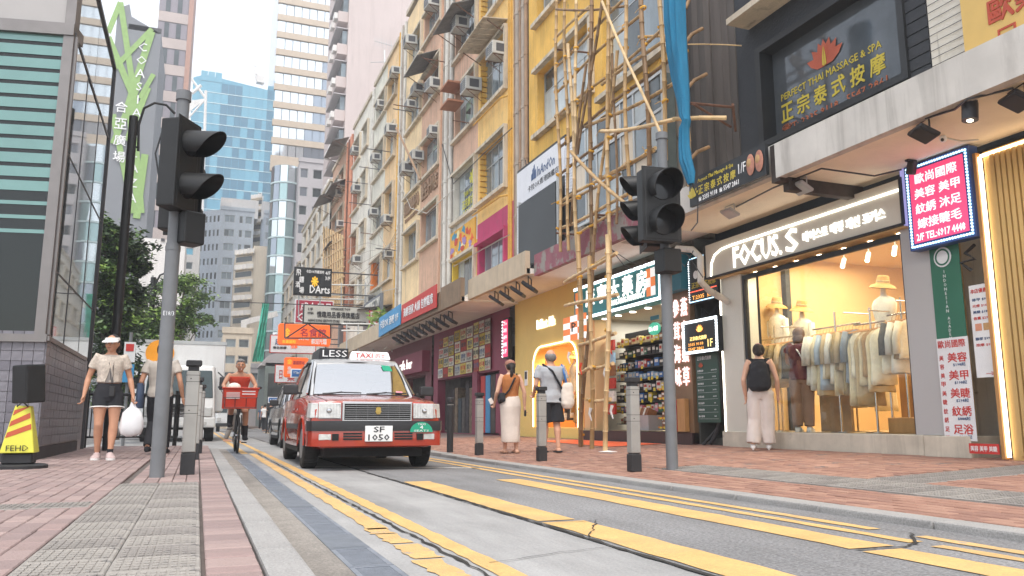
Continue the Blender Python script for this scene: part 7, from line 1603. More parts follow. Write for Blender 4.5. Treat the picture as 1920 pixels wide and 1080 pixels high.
 for x in (-.27,-.13,0,.13,.27): F_(x - .003,x + .003,-.020,-.012,.62,.813,'grille_bar','trim_black')
 if taxi: MB().lathe([(.034,-.004),(.038,.004),(.01,.006)],(0,-.03,.72),6,Matrix.Rotation(math.pi / 2,3,'X')).build('badge',mat('badge_gold',rgb('b99f5a'),.3,metal=.8,var=0),t); F_(-.02,.02,-.036,-.03,.735,.775,'badge','badge_gold'); F_(-.03,-.022,-.034,-.03,.74,.77,'badge','badge_gold'); F_(.022,.03,-.034,-.03,.74,.77,'badge','badge_gold')
 for sx in (-1,1):
  hb = MB().hexa([(sx * .455,.0,.635),(sx * .725,.02,.635),(sx * .725,.12,.635),(sx * .455,.12,.635),(sx * .455,.012,.825),(sx * .725,.032,.825),(sx * .725,.12,.825),(sx * .455,.12,.825)]).build('headlight','lamp_clear',t,bevel=.008,seg=2)
  for cx_ in (.60,): MB().lathe([(.001,.012),(.02,.008),(.03,-.004),(.034,-.012)],(sx * cx_,.002,.73),18,Matrix.Rotation(math.pi / 2,3,'X')).build('bulb_reflector','chrome_trim',hb,smooth=True)
  for k in range(7): xk = sx * (.475 + k * .038); MB().box(xk - .0015,xk + .0015,-.004 + k * .0027,.01,.64,.82).build('lens_rib','lamp_clear',hb)
  MB().hexa([(sx * .73,.022,.64),(sx * .82,.06,.64),(sx * .85,.20,.64),(sx * .73,.2,.64),(sx * .73,.034,.822),(sx * .81,.07,.822),(sx * .835,.20,.822),(sx * .73,.2,.822)]).build('corner_lamp','lamp_clear',t,bevel=.006)
  F_(sx * .40 - .0,sx * .64,-.066,-.04,.375,.43,'intake','under_black') if False else None
 pr1 = [(-.845,.25),(-.845,.10),(-.80,-.01),(-.62,-.055),(.0,-.075),(.62,-.055),(.80,-.01),(.845,.10),(.845,.25)]
 def bump(z0,z1,o,nm,m):
  A_ = [Vector((x * (1 + o * .5),y - o,0)) for x,y in pr1]; B_ = [Vector((x * .93,max(y,0) + .12,0)) for x,y in pr1]
  MB().rings([[a + Vector((0,0,z0)),a + Vector((0,-.006,(z0 + z1) / 2 - 0)),a + Vector((0,0,z1)),c_ + Vector((0,0,z1)),c_ + Vector((0,0,z0))] for a,c_ in zip(A_,B_)]).build(nm,m,t,smooth=True,angle=30)
 bump(.485,.605,.012,'bumper','trim_black'); bump(.30,.484,.0,'bumper_skirt',paint_); bump(.545,.555,.02,'bumper_line','chrome_trim') if not taxi else None
 for sx in (-1,1):
  for k in range(3): F_(sx * .20,sx * .43,-.078,-.06,.375 + k * .033,.395 + k * .033,'intake_slot','under_black')
  F_(sx * .485,sx * .565,-.076,-.04,.37,.45,'intake_slot','under_black'); MB().hexa([(sx * .575,-.068,.375),(sx * .72,-.045,.375),(sx * .72,0,.375),(sx * .575,0,.375),(sx * .575,-.068,.445),(sx * .72,-.045,.445),(sx * .72,0,.445),(sx * .575,0,.445)]).build('fog_lamp','lamp_clear',t,bevel=.005)
 F_(-.17,.17,-.108,-.088,.355,.545,'number_plate','plate_white',bevel=.004)
 if taxi:
  letters('SF',(0,-.109,.502),RX,UZ,.13,.070,'ink',t,'lettering',.002,bold=.012); letters('1050',(0,-.109,.405),RX,UZ,.26,.072,'ink',t,'lettering',.002,bold=.012)
  q = [(.54 + .145 * math.cos(math.pi * k / 16),-.085 - .0,.468 + .125 * math.sin(math.pi * k / 16)) for k in range(17)]; MB().prism(q,(0,.004,0)).build('seat_badge','sticker_green',t)
  letters('TAXI',(.54,-.088,.565),RX,UZ,.10,.024,'white_letter',t,'lettering',.002); letters('4',(.54,-.088,.527),RX,UZ,.04,.042,'white_letter',t,'lettering',.002,bold=.01); letters('SEATS',(.54,-.088,.484),RX,UZ,.19,.024,'white_letter',t,'lettering',.002)
  # roof sign and the advertisement panel in front of it
  MB().hexa([(-.06,2.02,1.525),(.56,2.02,1.525),(.56,2.16,1.525),(-.06,2.16,1.525),(-.03,2.04,1.64),(.52,2.04,1.64),(.52,2.14,1.64),(-.03,2.14,1.64)]).build('roof_sign',mat('sign_lit_white',(.8,.78,.78),.4,emit=.25,ecol=(1,1,1),var=0),t,bevel=.01); letters('TAXI',(.15,2.018,1.582),RX,UZ,.26,.07,'red_print',t,'lettering',.003,bold=.01); letters('的士',(.40,2.018,1.582),RX,UZ,.15,.07,'red_print',t,'lettering',.003)
  MB().hexa([(-.52,2.05,1.51),(-.08,2.05,1.52),(-.08,3.0,1.52),(-.52,3.0,1.51),(-.50,2.05,1.675),(-.08,2.05,1.68),(-.08,3.0,1.68),(-.50,3.0,1.675)]).build('roof_panel','ink',t); letters('LESS',(-.28,2.045,1.6),RX,UZ,.36,.10,'white_letter',t,'lettering',.003)
  p = g0[8].lerp(g1[8],.80);
  def onscreen(u,v): a = g0[0].lerp(g0[-1],(u + 1) / 2); c_ = g1[0].lerp(g1[-1],(u + 1) / 2); q_ = a.lerp(c_,v); q_.y -= .075 * (1 - u * u) * 1.0 + .0 - .006; return q_
  MB().hexa([onscreen(.62,.76) + Vector((0,-.02,.0)),onscreen(.86,.74) + Vector((0,-.02,0)),onscreen(.86,.74) + Vector((0,-.015,0)),onscreen(.62,.76) + Vector((0,-.015,0)),onscreen(.62,.93) + Vector((0,-.02,.0)),onscreen(.84,.91) + Vector((0,-.02,0)),onscreen(.84,.91) + Vector((0,-.015,0)),onscreen(.62,.93) + Vector((0,-.015,0))]).build('screen_sticker','sticker_green',t)
  MB().hexa([onscreen(.72,.06) + Vector((0,-.05,.0)),onscreen(.88,.05) + Vector((0,-.04,0)),onscreen(.88,.05) + Vector((0,-.035,0)),onscreen(.72,.06) + Vector((0,-.045,0)),onscreen(.74,.14) + Vector((0,-.05,.0)),onscreen(.88,.12) + Vector((0,-.04,0)),onscreen(.88,.12) + Vector((0,-.035,0)),onscreen(.74,.14) + Vector((0,-.045,0))]).build('screen_sticker','packet_pink',t)
 for x0,x1 in ((-.55,-.02),(.05,.62)): MB().tube([(x0,yA0 - .02,zB + .03),((x0 + x1) / 2,yA0 - .005,zB + .05),(x1,yA0 + .0,zB + .045)],.009,5).build('wiper','trim_black',t); MB().tube([(x0 - .05,yA0 - .06,zB + .01),((x0 + x1) / 2,yA0 - .02,zB + .055)],.010,5).build('wiper_arm','trim_black',t)
 b = MB(); b.box(-.62,.62,1.10,1.16,.955,.968); b.build('cowl','trim_black',t)
 b = MB()
 for sx in (-1,1): b.tube([(sx * .62,.06,.852),(sx * .68,.6,.915),(sx * .72,1.16,.955)],.004,4)
 b.build('bonnet_seam','trim_black',t)
 # the thing's parts were made round the origin: now drive it to its place
 t.location = loc; t.rotation_euler = (0,0,rz); return t
saloon('red taxi with silver roof, round green badge and lettered roof signs','taxi',(2.10,10.05,0),math.radians(-1.0),'car_red','car_silver')
saloon('dark saloon car hidden close behind the red taxi','car',(2.62,18.5,0),0,'car_dark','car_dark',taxi=False)
# ---------------------------------------------------------------- lorry
mat('lorry_white',rgb('dfe0df'),.35,coat=.3,var=.05,streak=.08); mat('lorry_box',rgb('d9dbdb'),.5,var=.05,streak=.12)
t = thing('box_lorry','white box lorry facing the camera with an orange disc on its box','lorry',(-.55,26,0)); x0,x1,Yf = -1.62,.52,26.0
MB().hexa([(x0 + .03,Yf,.52),(x1 - .03,Yf,.52),(x1,Yf + 1.6,.52),(x0,Yf + 1.6,.52),(x0 + .12,Yf + .5,2.30),(x1 - .12,Yf + .5,2.30),(x1 - .06,Yf + 1.6,2.34),(x0 + .06,Yf + 1.6,2.34)]).build('cab','lorry_white',t,bevel=.09,seg=3,smooth=True)
def fy(z): return Yf + .5 * (z - .52) / 1.78
MB().hexa([(x0 + .12,fy(1.30) - .03,1.30),(x1 - .12,fy(1.30) - .03,1.30),(x1 - .12,fy(1.30) + .05,1.30),(x0 + .12,fy(1.30) + .05,1.30),(x0 + .18,fy(2.14) - .03,2.14),(x1 - .18,fy(2.14) - .03,2.14),(x1 - .18,fy(2.14) + .05,2.14),(x0 + .18,fy(2.14) + .05,2.14)]).build('windscreen',mat('lorry_glass',(.05,.075,.08),.05,metal=.05,var=.2,vscale=2),t,bevel=.02)
MB().box(x0 + .02,x1 - .02,Yf - .06,Yf + .3,.42,.72).build('bumper','lorry_white',t,bevel=.04,seg=2)
for z,h_,m in ((.76,.035,'chrome_trim'),(.84,.035,'chrome_trim'),(.92,.03,'trim_black'),(1.02,.10,'trim_black')): MB().box(x0 + .45,x1 - .45,Yf - .02,Yf + .2,z,z + h_).build('grille_slat',m,t)
for sx in (0,1): xa = x0 + .12 if sx == 0 else x1 - .46; MB().box(xa,xa + .34,Yf - .03,Yf + .2,.74,1.02).build('headlight','lamp_clear',t,bevel=.03,seg=2); MB().box(xa + .05,xa + .2,Yf - .08,Yf,.5,.58).build('fog_lamp','lamp_clear',t); MB().obox((x0 - .14 if sx == 0 else x1 + .14,Yf + .35,1.75),.2,.08,.4).build('mirror','trim_black',t,bevel=.03,seg=2); MB().cyl((x0 if sx == 0 else x1,Yf + .6,2.1),(x0 - .14 if sx == 0 else x1 + .14,Yf + .35,1.95),.02,6).build('mirror_arm','trim_black',t)
MB().box(-.75,-.33,Yf - .075,Yf - .06,.48,.6).build('number_plate','plate_white',t)
MB().box(x0 - .32,x1 + .22,Yf + 1.75,Yf + 6.5,.9,onY(350,640,Yf + 1.75).z).build('cargo_box','lorry_box',t,bevel=.03); MB().box(x0 - .33,x1 + .23,Yf + 1.73,Yf + 1.78,onY(350,645,Yf + 1.75).z,onY(350,639,Yf + 1.75).z).build('box_trim','alu',t)
MB().lathe([(.001,0),(.42,0),(.42,.01),(.001,.01)],onY(300,662,Yf + 1.72),28,Matrix.Rotation(math.pi / 2,3,'X')).build('orange_disc',mat('disc_orange',rgb('e89a22'),.5,var=.04),t)
for y in (.75,4.6):
 for sx in (x0 + .16,x1 - .16): wheel(t,(sx,Yf + y,.38),.38,.24,side=1 if sx > -.5 else -1)
MB().box(x0 + .2,x1 - .2,Yf + .2,Yf + 6,.35,.9).build('chassis','under_black',t)
t = thing('parked_van','small white van glimpsed far behind the cyclist','van',(1.9,50,0)); a_ = onG(468,810,0); MB().box(1.0,2.7,50,54,.35,1.9).build('body','lorry_white',t,bevel=.15,seg=3,smooth=True); MB().box(1.15,2.55,49.97,50.1,1.1,1.7).build('windscreen','lorry_glass',t); MB().box(1.0,2.7,49.93,50.1,.3,.5).build('bumper','trim_black',t)
for sx in (1.15,2.55): wheel(t,(sx,50.9,.32),.32,.2); MB().box(sx - .12,sx + .12,49.95,50.05,.62,.8).build('headlight','lamp_clear',t)
# ---------------------------------------------------------------- bicycle
bk_ = thing('bicycle','black bicycle with a red plastic basket ridden towards the camera','bicycle',(.74,16.3,0)); bx,by = .74,16.35
def bwheel(y,r_=.34):
 M = Matrix.Rotation(math.pi / 2,3,'Y'); w_ = MB().lathe([(r_ - .02,-.02),(r_,-.012),(r_ + .006,0),(r_,.012),(r_ - .02,.02),(r_ - .03,0)],(bx,y,r_),36,M,cap=False).build('wheel','tyre',bk_,smooth=True)
 for k in range(16): a = k * math.pi / 8; MB().cyl((bx - .02,y,r_),(bx,y + math.cos(a) * (r_ - .025),r_ + math.sin(a) * (r_ - .025)),.0025,4).build('spoke','chrome',w_)
 MB().cyl((bx - .05,y,r_),(bx + .05,y,r_),.025,10).build('hub','chrome',w_)
bwheel(by); bwheel(by + 1.08)
b = MB(); b.cyl((bx - .06,by,.34),(bx - .045,by + .12,.72),.012,6); b.cyl((bx + .06,by,.34),(bx + .045,by + .12,.72),.012,6); b.cyl((bx,by + .12,.72),(bx,by + .2,1.0),.018,8); b.build('fork','black_metal',bk_)
b = MB(); b.cyl((bx,by + .16,.85),(bx,by + .55,.32),.02,8); b.cyl((bx,by + .55,.32),(bx,by + .72,.85),.018,8); b.cyl((bx,by + .16,.78),(bx,by + .68,.75),.016,8); b.cyl((bx + .05,by + .55,.32),(bx + .05,by + 1.08,.34),.012,6); b.cyl((bx - .05,by + .55,.32),(bx - .05,by + 1.08,.34),.012,6); b.cyl((bx,by + .7,.78),(bx,by + 1.08,.34),.012,6); b.build('frame','black_metal',bk_)
MB().tube([(bx - .3,by + .32,1.06),(bx - .22,by + .2,1.08),(bx,by + .18,1.02),(bx + .22,by + .2,1.08),(bx + .3,by + .32,1.06)],.014,8).build('handlebar','chrome',bk_,smooth=True); MB().ell((bx,by + .78,.88),.1,.15,.045).build('saddle','black_metal',bk_,smooth=True)
MB().lathe([(.12,-.01),(.13,0),(.12,.01)],(bx - .07,by + .55,.32),20,Matrix.Rotation(math.pi / 2,3,'Y')).build('chainring','chrome',bk_)
for sx,z in ((-.14,.45),(.14,.19)): MB().box(bx + sx - .05,bx + sx + .05,by + .5,by + .6,z - .01,z + .01).build('pedal','black_metal',bk_)
MB().cyl((bx,by + .02,.72),(bx,by - .1,.82),.012,6).build('basket_stay','black_metal',bk_)
for sx in (-1,1): MB().tube([(bx + sx * .3,by + .22,1.1),(bx + sx * .36,by + .2,1.22)],.006,5).build('mirror_stem','black_metal',bk_); MB().ell((bx + sx * .37,by + .2,1.25),.04,.01,.03).build('mirror','black_metal',bk_)
bs = thing('basket','bright red plastic crate basket fixed before the handlebar','basket',(bx,by,.85)); mat('basket_red',rgb('c73a22'),.45,var=.12)
y0,y1,z0,z1 = by - .28,by + .12,.84,1.22
f = lambda z: .27 + .05 * (z - z0) / (z1 - z0)
MB().hexa([(bx - f(z0),y0 + .03,z0),(bx + f(z0),y0 + .03,z0),(bx + f(z0),y1,z0),(bx - f(z0),y1,z0),(bx - f(z0),y0 + .03,z0 + .02),(bx + f(z0),y0 + .03,z0 + .02),(bx + f(z0),y1,z0 + .02),(bx - f(z0),y1,z0 + .02)]).build('floor','basket_red',bs)
for pl4 in ([(-f(z0),y0 + .03),(f(z0),y0 + .03),(f(z1),y0),(-f(z1),y0)],): MB().hexa([(bx + pl4[0][0],pl4[0][1],z0),(bx + pl4[1][0],pl4[1][1],z0),(bx + pl4[1][0],pl4[1][1] + .01,z0),(bx + pl4[0][0],pl4[0][1] + .01,z0),(bx + pl4[3][0],pl4[3][1],z1),(bx + pl4[2][0],pl4[2][1],z1),(bx + pl4[2][0],pl4[2][1] + .01,z1),(bx + pl4[3][0],pl4[3][1] + .01,z1)]).build('front_panel','basket_red',bs)
for sx in (-1,1): MB().hexa([(bx + sx * f(z0),y0 + .03,z0),(bx + sx * (f(z0) - .01),y0 + .03,z0),(bx + sx * (f(z0) - .01),y1,z0),(bx + sx * f(z0),y1,z0),(bx + sx * f(z1),y0,z1),(bx + sx * (f(z1) - .01),y0,z1),(bx + sx * (f(z1) - .01),y1,z1),(bx + sx * f(z1),y1,z1)]).build('side_panel','basket_red',bs)
MB().box(bx - f(z1),bx + f(z1),y1,y1 + .01,z0,z1).build('back_panel','basket_red',bs); b = MB(); b.tube([(bx - .33,y0 - .01,z1),(bx + .33,y0 - .01,z1),(bx + .33,y1 + .01,z1),(bx - .33,y1 + .01,z1),(bx - .33,y0 - .01,z1)],.012,6); b.build('rim','basket_red',bs)
for k in range(6): MB().box(bx - .26,bx - .02,y0 + .006,y0 + .012,z0 + .18 + k * .022,z0 + .19 + k * .022).build('vent_slot','banner_white',bs)
for k in range(2): MB().box(bx + .02,bx + .26,y0 + .004,y0 + .012,z0 + .26 + k * .05,z0 + .28 + k * .05).build('printed_bar','banner_white',bs)
b = MB(); b.tube([(bx - .31,y0 - .03,z0 + .2),(bx + .31,y0 - .03,z0 + .2)],.006,5); b.tube([(bx - .29,y0 - .02,z0 + .02),(bx + .29,y0 - .02,z0 + .02)],.006,5)
for x in (-.28,-.1,.1,.28): b.tube([(bx + x,y0 - .02,z0 + .02),(bx + x,y0 - .03,z0 + .2)],.006,5)
b.build('wire_guard','black_metal',bs); tag(MB().ell((bx - .12,by - .08,1.24),.12,.12,.09).build('cloth_bundle','cloth_white',smooth=True),'white cloth bundle lying in the red basket','cloth')
# ================================================================ people
mat('skin',rgb('c99a80'),.55,var=.06,vscale=8); mat('skin_tan',rgb('bf8e72'),.55,var=.08,vscale=8); mat('skin_light',rgb('d6aa90'),.55,var=.06,vscale=8)
mat('hair_black',rgb('241d1b'),.5,var=.3,vscale=30,bump=.5,bscale=200); mat('hair_brown',rgb('5a3f32'),.5,var=.3,vscale=30,bump=.5,bscale=200); mat('hair_grey',rgb('7d7a78'),.6,var=.35,vscale=40,bump=.5,bscale=200)
mat('eye_white',(.7,.7,.68),.3,var=0); mat('eye_dark',(.02,.015,.012),.2,var=0); mat('lip',rgb('a5625a'),.5,var=0)
def fused(mb,name,m,parent,vox=.009,sm=3,disp=0,dsc=9,seed=0,dz=1.0):
 """voxel-fuse overlapping closed shapes into one continuous skin, relax it, and add folds along the normals"""
 me = bpy.data.meshes.new(name); me.from_pydata(mb.v,[],mb.f); bm = bmesh.new(); bm.from_mesh(me); bmesh.ops.recalc_face_normals(bm,faces=bm.faces); bm.to_mesh(me); bm.free()
 o = bpy.data.objects.new(name,me)
 r_ = o.modifiers.new('r','REMESH'); r_.mode = 'VOXEL'; r_.voxel_size = vox; s_ = o.modifiers.new('s','SMOOTH'); s_.iterations = sm; s_.factor = .5
 evaluated(o); me = o.data; C.objects.link(o)
 if disp:
  off = Vector((seed * 3.1,seed * 1.7,0)); co = [v.co.copy() for v in me.vertices]; nn = [v.normal.copy() for v in me.vertices]
  for v,c,n_ in zip(me.vertices,co,nn):
   q = Vector((c.x * dsc,c.y * dsc,c.z * dsc * dz)) + off; v.co = c + n_ * (noise.noise(q) * disp + noise.noise(q * 2.3) * disp * .45)
 me.materials.clear(); me.materials.append(MATS[m]); me.shade_smooth(); o.parent = parent; return o
def lerp(a,b,t): return Vector(a).lerp(Vector(b),t)
def ringsE(b,L_,n=16):      # (centre, rx, ry)
 return b.rings([[Vector(c) + Vector((rx * math.cos(2 * math.pi * k / n),ry * math.sin(2 * math.pi * k / n),0)) for k in range(n)] for c,rx,ry in L_])
class Person:
 """local frame: faces -y, x to the figure's left, feet at z=0; all lengths are shares of the height"""
 def __init__(s,label,loc,h,rz,skin='skin',female=True,**J):
  s.h = h; s.t = thing('person',label,'person',loc,None,rz); s.skin = skin; s.f = female
  sw = .100 if female else .118; hw = .052
  d = dict(pel=(0,0,.525),chest=(0,.0,.74),neck=(0,.004,.845),head=(0,-.008,.925),shL=(sw,.0,.808),shR=(-sw,.0,.808),elL=(sw + .035,.01,.635),elR=(-sw - .035,.01,.635),wrL=(sw + .045,-.02,.49),wrR=(-sw - .045,-.02,.49),
                 hipL=(hw,0,.51),hipR=(-hw,0,.51),knL=(hw + .002,-.005,.275),knR=(-hw - .002,-.005,.275),anL=(hw,.01,.045),anR=(-hw,.01,.045),turn=0,nod=0,toeL=(.015,-1,0),toeR=(-.015,-1,0),gripL=.35,gripR=.35,hdL=None,hdR=None,waist=None)
  d.update(J); s.J = d
 def p(s,k): return Vector(s.J[k]) * s.h
 def spine(s,z):      # centre line at a height share between pelvis and neck
  a,c = Vector(s.J['pel']),Vector(s.J['chest']); n_ = Vector(s.J['neck'])
  if z <= c.z: return a.lerp(c,(z - a.z) / (c.z - a.z))
  return c.lerp(n_,(z - c.z) / (n_.z - c.z))
 def torso_rings(s,e=0.0,z0=.48,z1=.85,fat=1.0):
  T = [(.465,.070,.058),(.50,.090,.066),(.54,.094,.066),(.60,.076 if s.f else .084,.055),(.66,.079 if s.f else .090,.056),(.73,.089 if s.f else .104,.066),(.775,.097 if s.f else .115,.063),(.81,.088 if s.f else .104,.052),(.83,.052,.040),(.85,.034,.034)]
  out = []
  for z,a,c in T:
   if z0 <= z <= z1: q = s.spine(z) * s.h; out.append((q,a * s.h * fat + e,c * s.h * fat + e))
  return out
 def hand(s,b,wr,dirv,side,grip):
  h = s.h; d = dirv.normalized(); fw = Vector((0,-1,0)); pal = (fw - d * fw.dot(d)).normalized(); nr = d.cross(pal) * side     # pal: thumb side, nr: towards the body
  w0 = Vector(wr); b.tube([w0 - d * .01 * h,w0 + d * .02 * h,w0 + d * .05 * h],[.0125 * h,.0155 * h,.0145 * h],8)
  for off in (-.010,.010): b.tube([w0 + d * .008 * h + pal * off * h,w0 + d * .05 * h + pal * off * 1.3 * h],[.0105 * h,.0100 * h],8)
  for k,(o_,L_) in enumerate(((.018,.040),(.006,.045),(-.006,.042),(-.017,.034))):
   q = w0 + d * .052 * h + pal * o_ * h; cur = grip * (1 + .12 * k); d1 = (d * math.cos(cur) + nr * math.sin(cur)); d2 = (d * math.cos(cur * 2.2) + nr * math.sin(cur * 2.2)); d3 = (d * math.cos(cur * 3.0) + nr * math.sin(cur * 3.0))
   p1 = q + d1 * L_ * .45 * h; p2 = p1 + d2 * L_ * .32 * h; p3 = p2 + d3 * L_ * .25 * h; b.tube([q - d * .012 * h,q,p1,p2,p3],[.0062 * h,.0060 * h,.0056 * h,.0050 * h,.0040 * h],7)
  q = w0 + d * .014 * h + pal * .014 * h; td = (d * .7 + pal * .75 + nr * .25).normalized(); p1 = q + td * .026 * h; p2 = p1 + (d * .9 + pal * .2 + nr * .4).normalized() * .022 * h; b.tube([q,p1,p2],[.0085 * h,.0066 * h,.0050 * h],7)
 def foot(s,b,an,toe,e=0,shoe=False,heel=0):
  h = s.h; a = Vector(an); t = Vector(toe).normalized(); sd_ = Vector((-t.y,t.x,0)); z = a.z - .045 * h if not heel else 0
  g = .012 * h
  R = []
  for u,w_,zz,hh in ((-.040,.010,.016,.014),(-.032,.020,.018,.018),(.0,.024,.024,.024),(.045,.026,.020,.020),(.085,.029,.015,.015),(.108,.024,.012,.011),(.120,.012,.010,.008)):
   c = a + t * u * h; cz = z + (zz + (0)) * h + heel * max(0,1 - (u + .04) / .11) * h
   R.append([c + sd_ * (w_ * h + e) * math.cos(k * math.pi / 6) + Vector((0,0,cz - c.z + (hh * h + e) * math.sin(k * math.pi / 6))) for k in range(12)])
  b.rings(R)
  b.tube([a + Vector((0,0,.0)),a + t * .012 * h + Vector((0,0,-.02 * h))],[.021 * h + e,.023 * h + e],10)
 def body(s,bare_feet=True):
  b = MB(); h = s.h; J = s.p
  ringsE(b,s.torso_rings())
  b.tube([s.spine(.82) * h,J('neck'),J('neck').lerp(J('head'),.4)],[.036 * h,.031 * h,.030 * h],14)
  for S in 'LR':
   sg = 1 if S == 'L' else -1
   b.tube([J('chest').lerp(J('sh' + S),.65) ,J('sh' + S),J('sh' + S).lerp(J('el' + S),.25),J('sh' + S).lerp(J('el' + S),.6),J('el' + S),J('el' + S).lerp(J('wr' + S),.25),J('el' + S).lerp(J('wr' + S),.7),J('wr' + S)],[x * h for x in (.034,.031,.029,.0255,.0215,.0235,.0185,.0140)],12)
   d = Vector(s.J['hd' + S]) if s.J['hd' + S] else (J('wr' + S) - J('el' + S)); s.hand(b,J('wr' + S),d,-sg,s.J['grip' + S])
   b.tube([J('pel').lerp(J('hip' + S),.8) + Vector((0,0,.01 * h)),J('hip' + S),J('hip' + S).lerp(J('kn' + S),.35),J('hip' + S).lerp(J('kn' + S),.8),J('kn' + S),J('kn' + S).lerp(J('an' + S),.3) + Vector((0,.008 * h,0)),J('kn' + S).lerp(J('an' + S),.7),J('an' + S)],[x * h for x in (.052,.056,.052,.038,.034,.0345,.024,.0195)],14)
   s.foot(b,J('an' + S),s.J['toe' + S])
  # head
  hd = J('head'); Mh = Matrix.Rotation(s.J['turn'],3,'Z') @ Matrix.Rotation(s.J['nod'],3,'X'); s.Mh = Mh; s.hc = hd; H = lambda x,y,z: hd + Mh @ (Vector((x,y,z)) * s.h * 1.1)
  s.H = H; h = s.h * 1.1
  b.ell(hd,.0445 * h,.0545 * h,.060 * h,20,14,Mh); b.ell(H(0,-.014,-.030),.034 * h,.036 * h,.036 * h,16,10,Mh); b.ell(H(0,-.030,-.050),.016 * h,.018 * h,.014 * h,12,8,Mh)
  b.tube([H(0,-.050,.006),H(0,-.060,-.010),H(0,-.062,-.016)],[.005 * h,.0075 * h,.0080 * h],8)
  for sx in (-1,1): b.ell(H(sx * .045,.004,-.008),.006 * h,.010 * h,.017 * h,8,6,Mh); b.ell(H(sx * .024,-.040,-.016),.012 * h,.010 * h,.012 * h,8,6,Mh)
  b.ell(H(0,-.053,-.032),.013 * h,.006 * h,.006 * h,8,6,Mh)
  o = fused(b,'body',s.skin,s.t,.0085,2); return o
 def face(s):
  h = s.h * 1.1; H = s.H
  for sx in (-1,1):
   e = MB().ell(H(sx * .0185,-.0500,.001),.0085 * h,.0045 * h,.0042 * h,10,6,s.Mh).build('eye','eye_white',s.t,smooth=True,local=True); o = MB().ell(H(sx * .0185,-.0537,.001),.0038 * h,.0022 * h,.0038 * h,8,6,s.Mh).build('iris','eye_dark',e,local=True)
   MB().tube([H(sx * .008,-.0535,.012),H(sx * .019,-.0535,.0155),H(sx * .030,-.0475,.012)],[.0016 * h,.0024 * h,.0012 * h],5).build('eyebrow','hair_black',s.t,local=True)
   MB().tube([H(sx * .010,-.0535,.0045),H(sx * .0185,-.0550,.0062),H(sx * .028,-.049,.004)],[.0008 * h,.0012 * h,.0008 * h],4).build('eyelid','hair_black',s.t,local=True)
  MB().tube([H(-.014,-.0535,-.032),H(0,-.0590,-.0315),H(.014,-.0535,-.032)],[.0012 * h,.0032 * h,.0012 * h],6).build('mouth','lip',s.t,smooth=True,local=True)
 def hair(s,m,shapes,vox=.009,disp=.003):
  b = MB();
  for (c,r_) in shapes: b.ell(s.H(*c),r_[0] * s.h * 1.1,r_[1] * s.h * 1.1,r_[2] * s.h * 1.1,16,12,s.Mh)
  return fused(b,'hair',m,s.t,vox,2,disp,40)
 def top(s,m,sleeve=.45,e=.012,z0=.50,z1=.835,disp=.006,loose=1.04,name='shirt',hem=None,vox=.0105,flare=0):
  b = MB(); rr_ = s.torso_rings(e,z0,z1,loose)
  if hem: q,a,c = rr_[0]; rr_ = [(s.spine(hem) * s.h,a * 1.02 + flare,c * 1.05 + flare)] + rr_
  ringsE(b,rr_)
  for S in 'LR':
   J = s.p
   if sleeve: b.tube([J('chest').lerp(J('sh' + S),.6),J('sh' + S) + Vector((0,0,.002)),J('sh' + S).lerp(J('el' + S),sleeve * .5),J('sh' + S).lerp(J('el' + S),sleeve)],[.033 * s.h + e,.030 * s.h + e,.029 * s.h + e,.031 * s.h + e],14)
   else: b.tube([J('chest').lerp(J('sh' + S),.55),J('sh' + S).lerp(J('neck'),.25) + Vector((0,0,.004))],[.034 * s.h + e,.026 * s.h + e * .6],12)
  return fused(b,name,m,s.t,vox,3,disp,9,1)
 def legs_cloth(s,m,end=1.0,e=.014,w=(.062,.060,.046,.044,.040),name='trousers',disp=.006,zt=.60,vox=.0105,flare=1.0):
  b = MB(); J = s.p; ringsE(b,[(s.spine(z) * s.h if z > .5 else Vector((s.J['pel'][0],s.J['pel'][1],z)) * s.h,a * s.h + e,c * s.h + e) for z,a,c in ((.455,.070,.055),(.49,.088,.066),(.54,.094,.067),(zt,.080,.057))])
  for S in 'LR':
   hp,kn,an = J('hip' + S),J('kn' + S),J('an' + S); P_ = [J('pel').lerp(hp,.7),hp,hp.lerp(kn,.5),kn,kn.lerp(an,.5),kn.lerp(an,.97)]; Rr = [w[0],w[0],w[1],w[2] * (1 + (flare - 1) * .5),w[3] * flare,w[4] * flare]
   if end < 1.0:      # cut above the ankle: end is the share of the thigh covered
    P_ = [P_[0],hp,hp.lerp(kn,end * .5),hp.lerp(kn,end)]; Rr = [w[0],w[0],w[1],w[1] * flare]
   b.tube(P_,[x * s.h + e * .3 for x in Rr],16)
  return fused(b,name,m,s.t,vox,3,disp,8,2,.6)
 def shoes(s,m,name='shoe',e=.006,heel=0,sole=None):
  for S in 'LR':
   b = MB(); s.foot(b,s.p('an' + S),s.J['toe' + S],e,heel=heel); fused(b,name,m,s.t,.008,2)
   if sole:
    a = s.p('an' + S); t = Vector(s.J['toe' + S]).normalized(); sd_ = Vector((-t.y,t.x,0)); z = a.z - .045 * s.h; q = []
    for u,w_ in ((-.045,.014),(-.03,.024),(.04,.029),(.09,.033),(.118,.024),(.128,.008)): q.append((u,w_))
    pts = [a + t * u * s.h + sd_ * w_ * s.h for u,w_ in q] + [a + t * u * s.h - sd_ * w_ * s.h for u,w_ in q[::-1]]; MB().prism([(p_.x,p_.y,z - .006) for p_ in pts],(0,0,.026)).build('sole',sole,s.t,local=True)
 def part(s,mb,name,m,**k): return mb.build(name,m,s.t,local=True,**k)
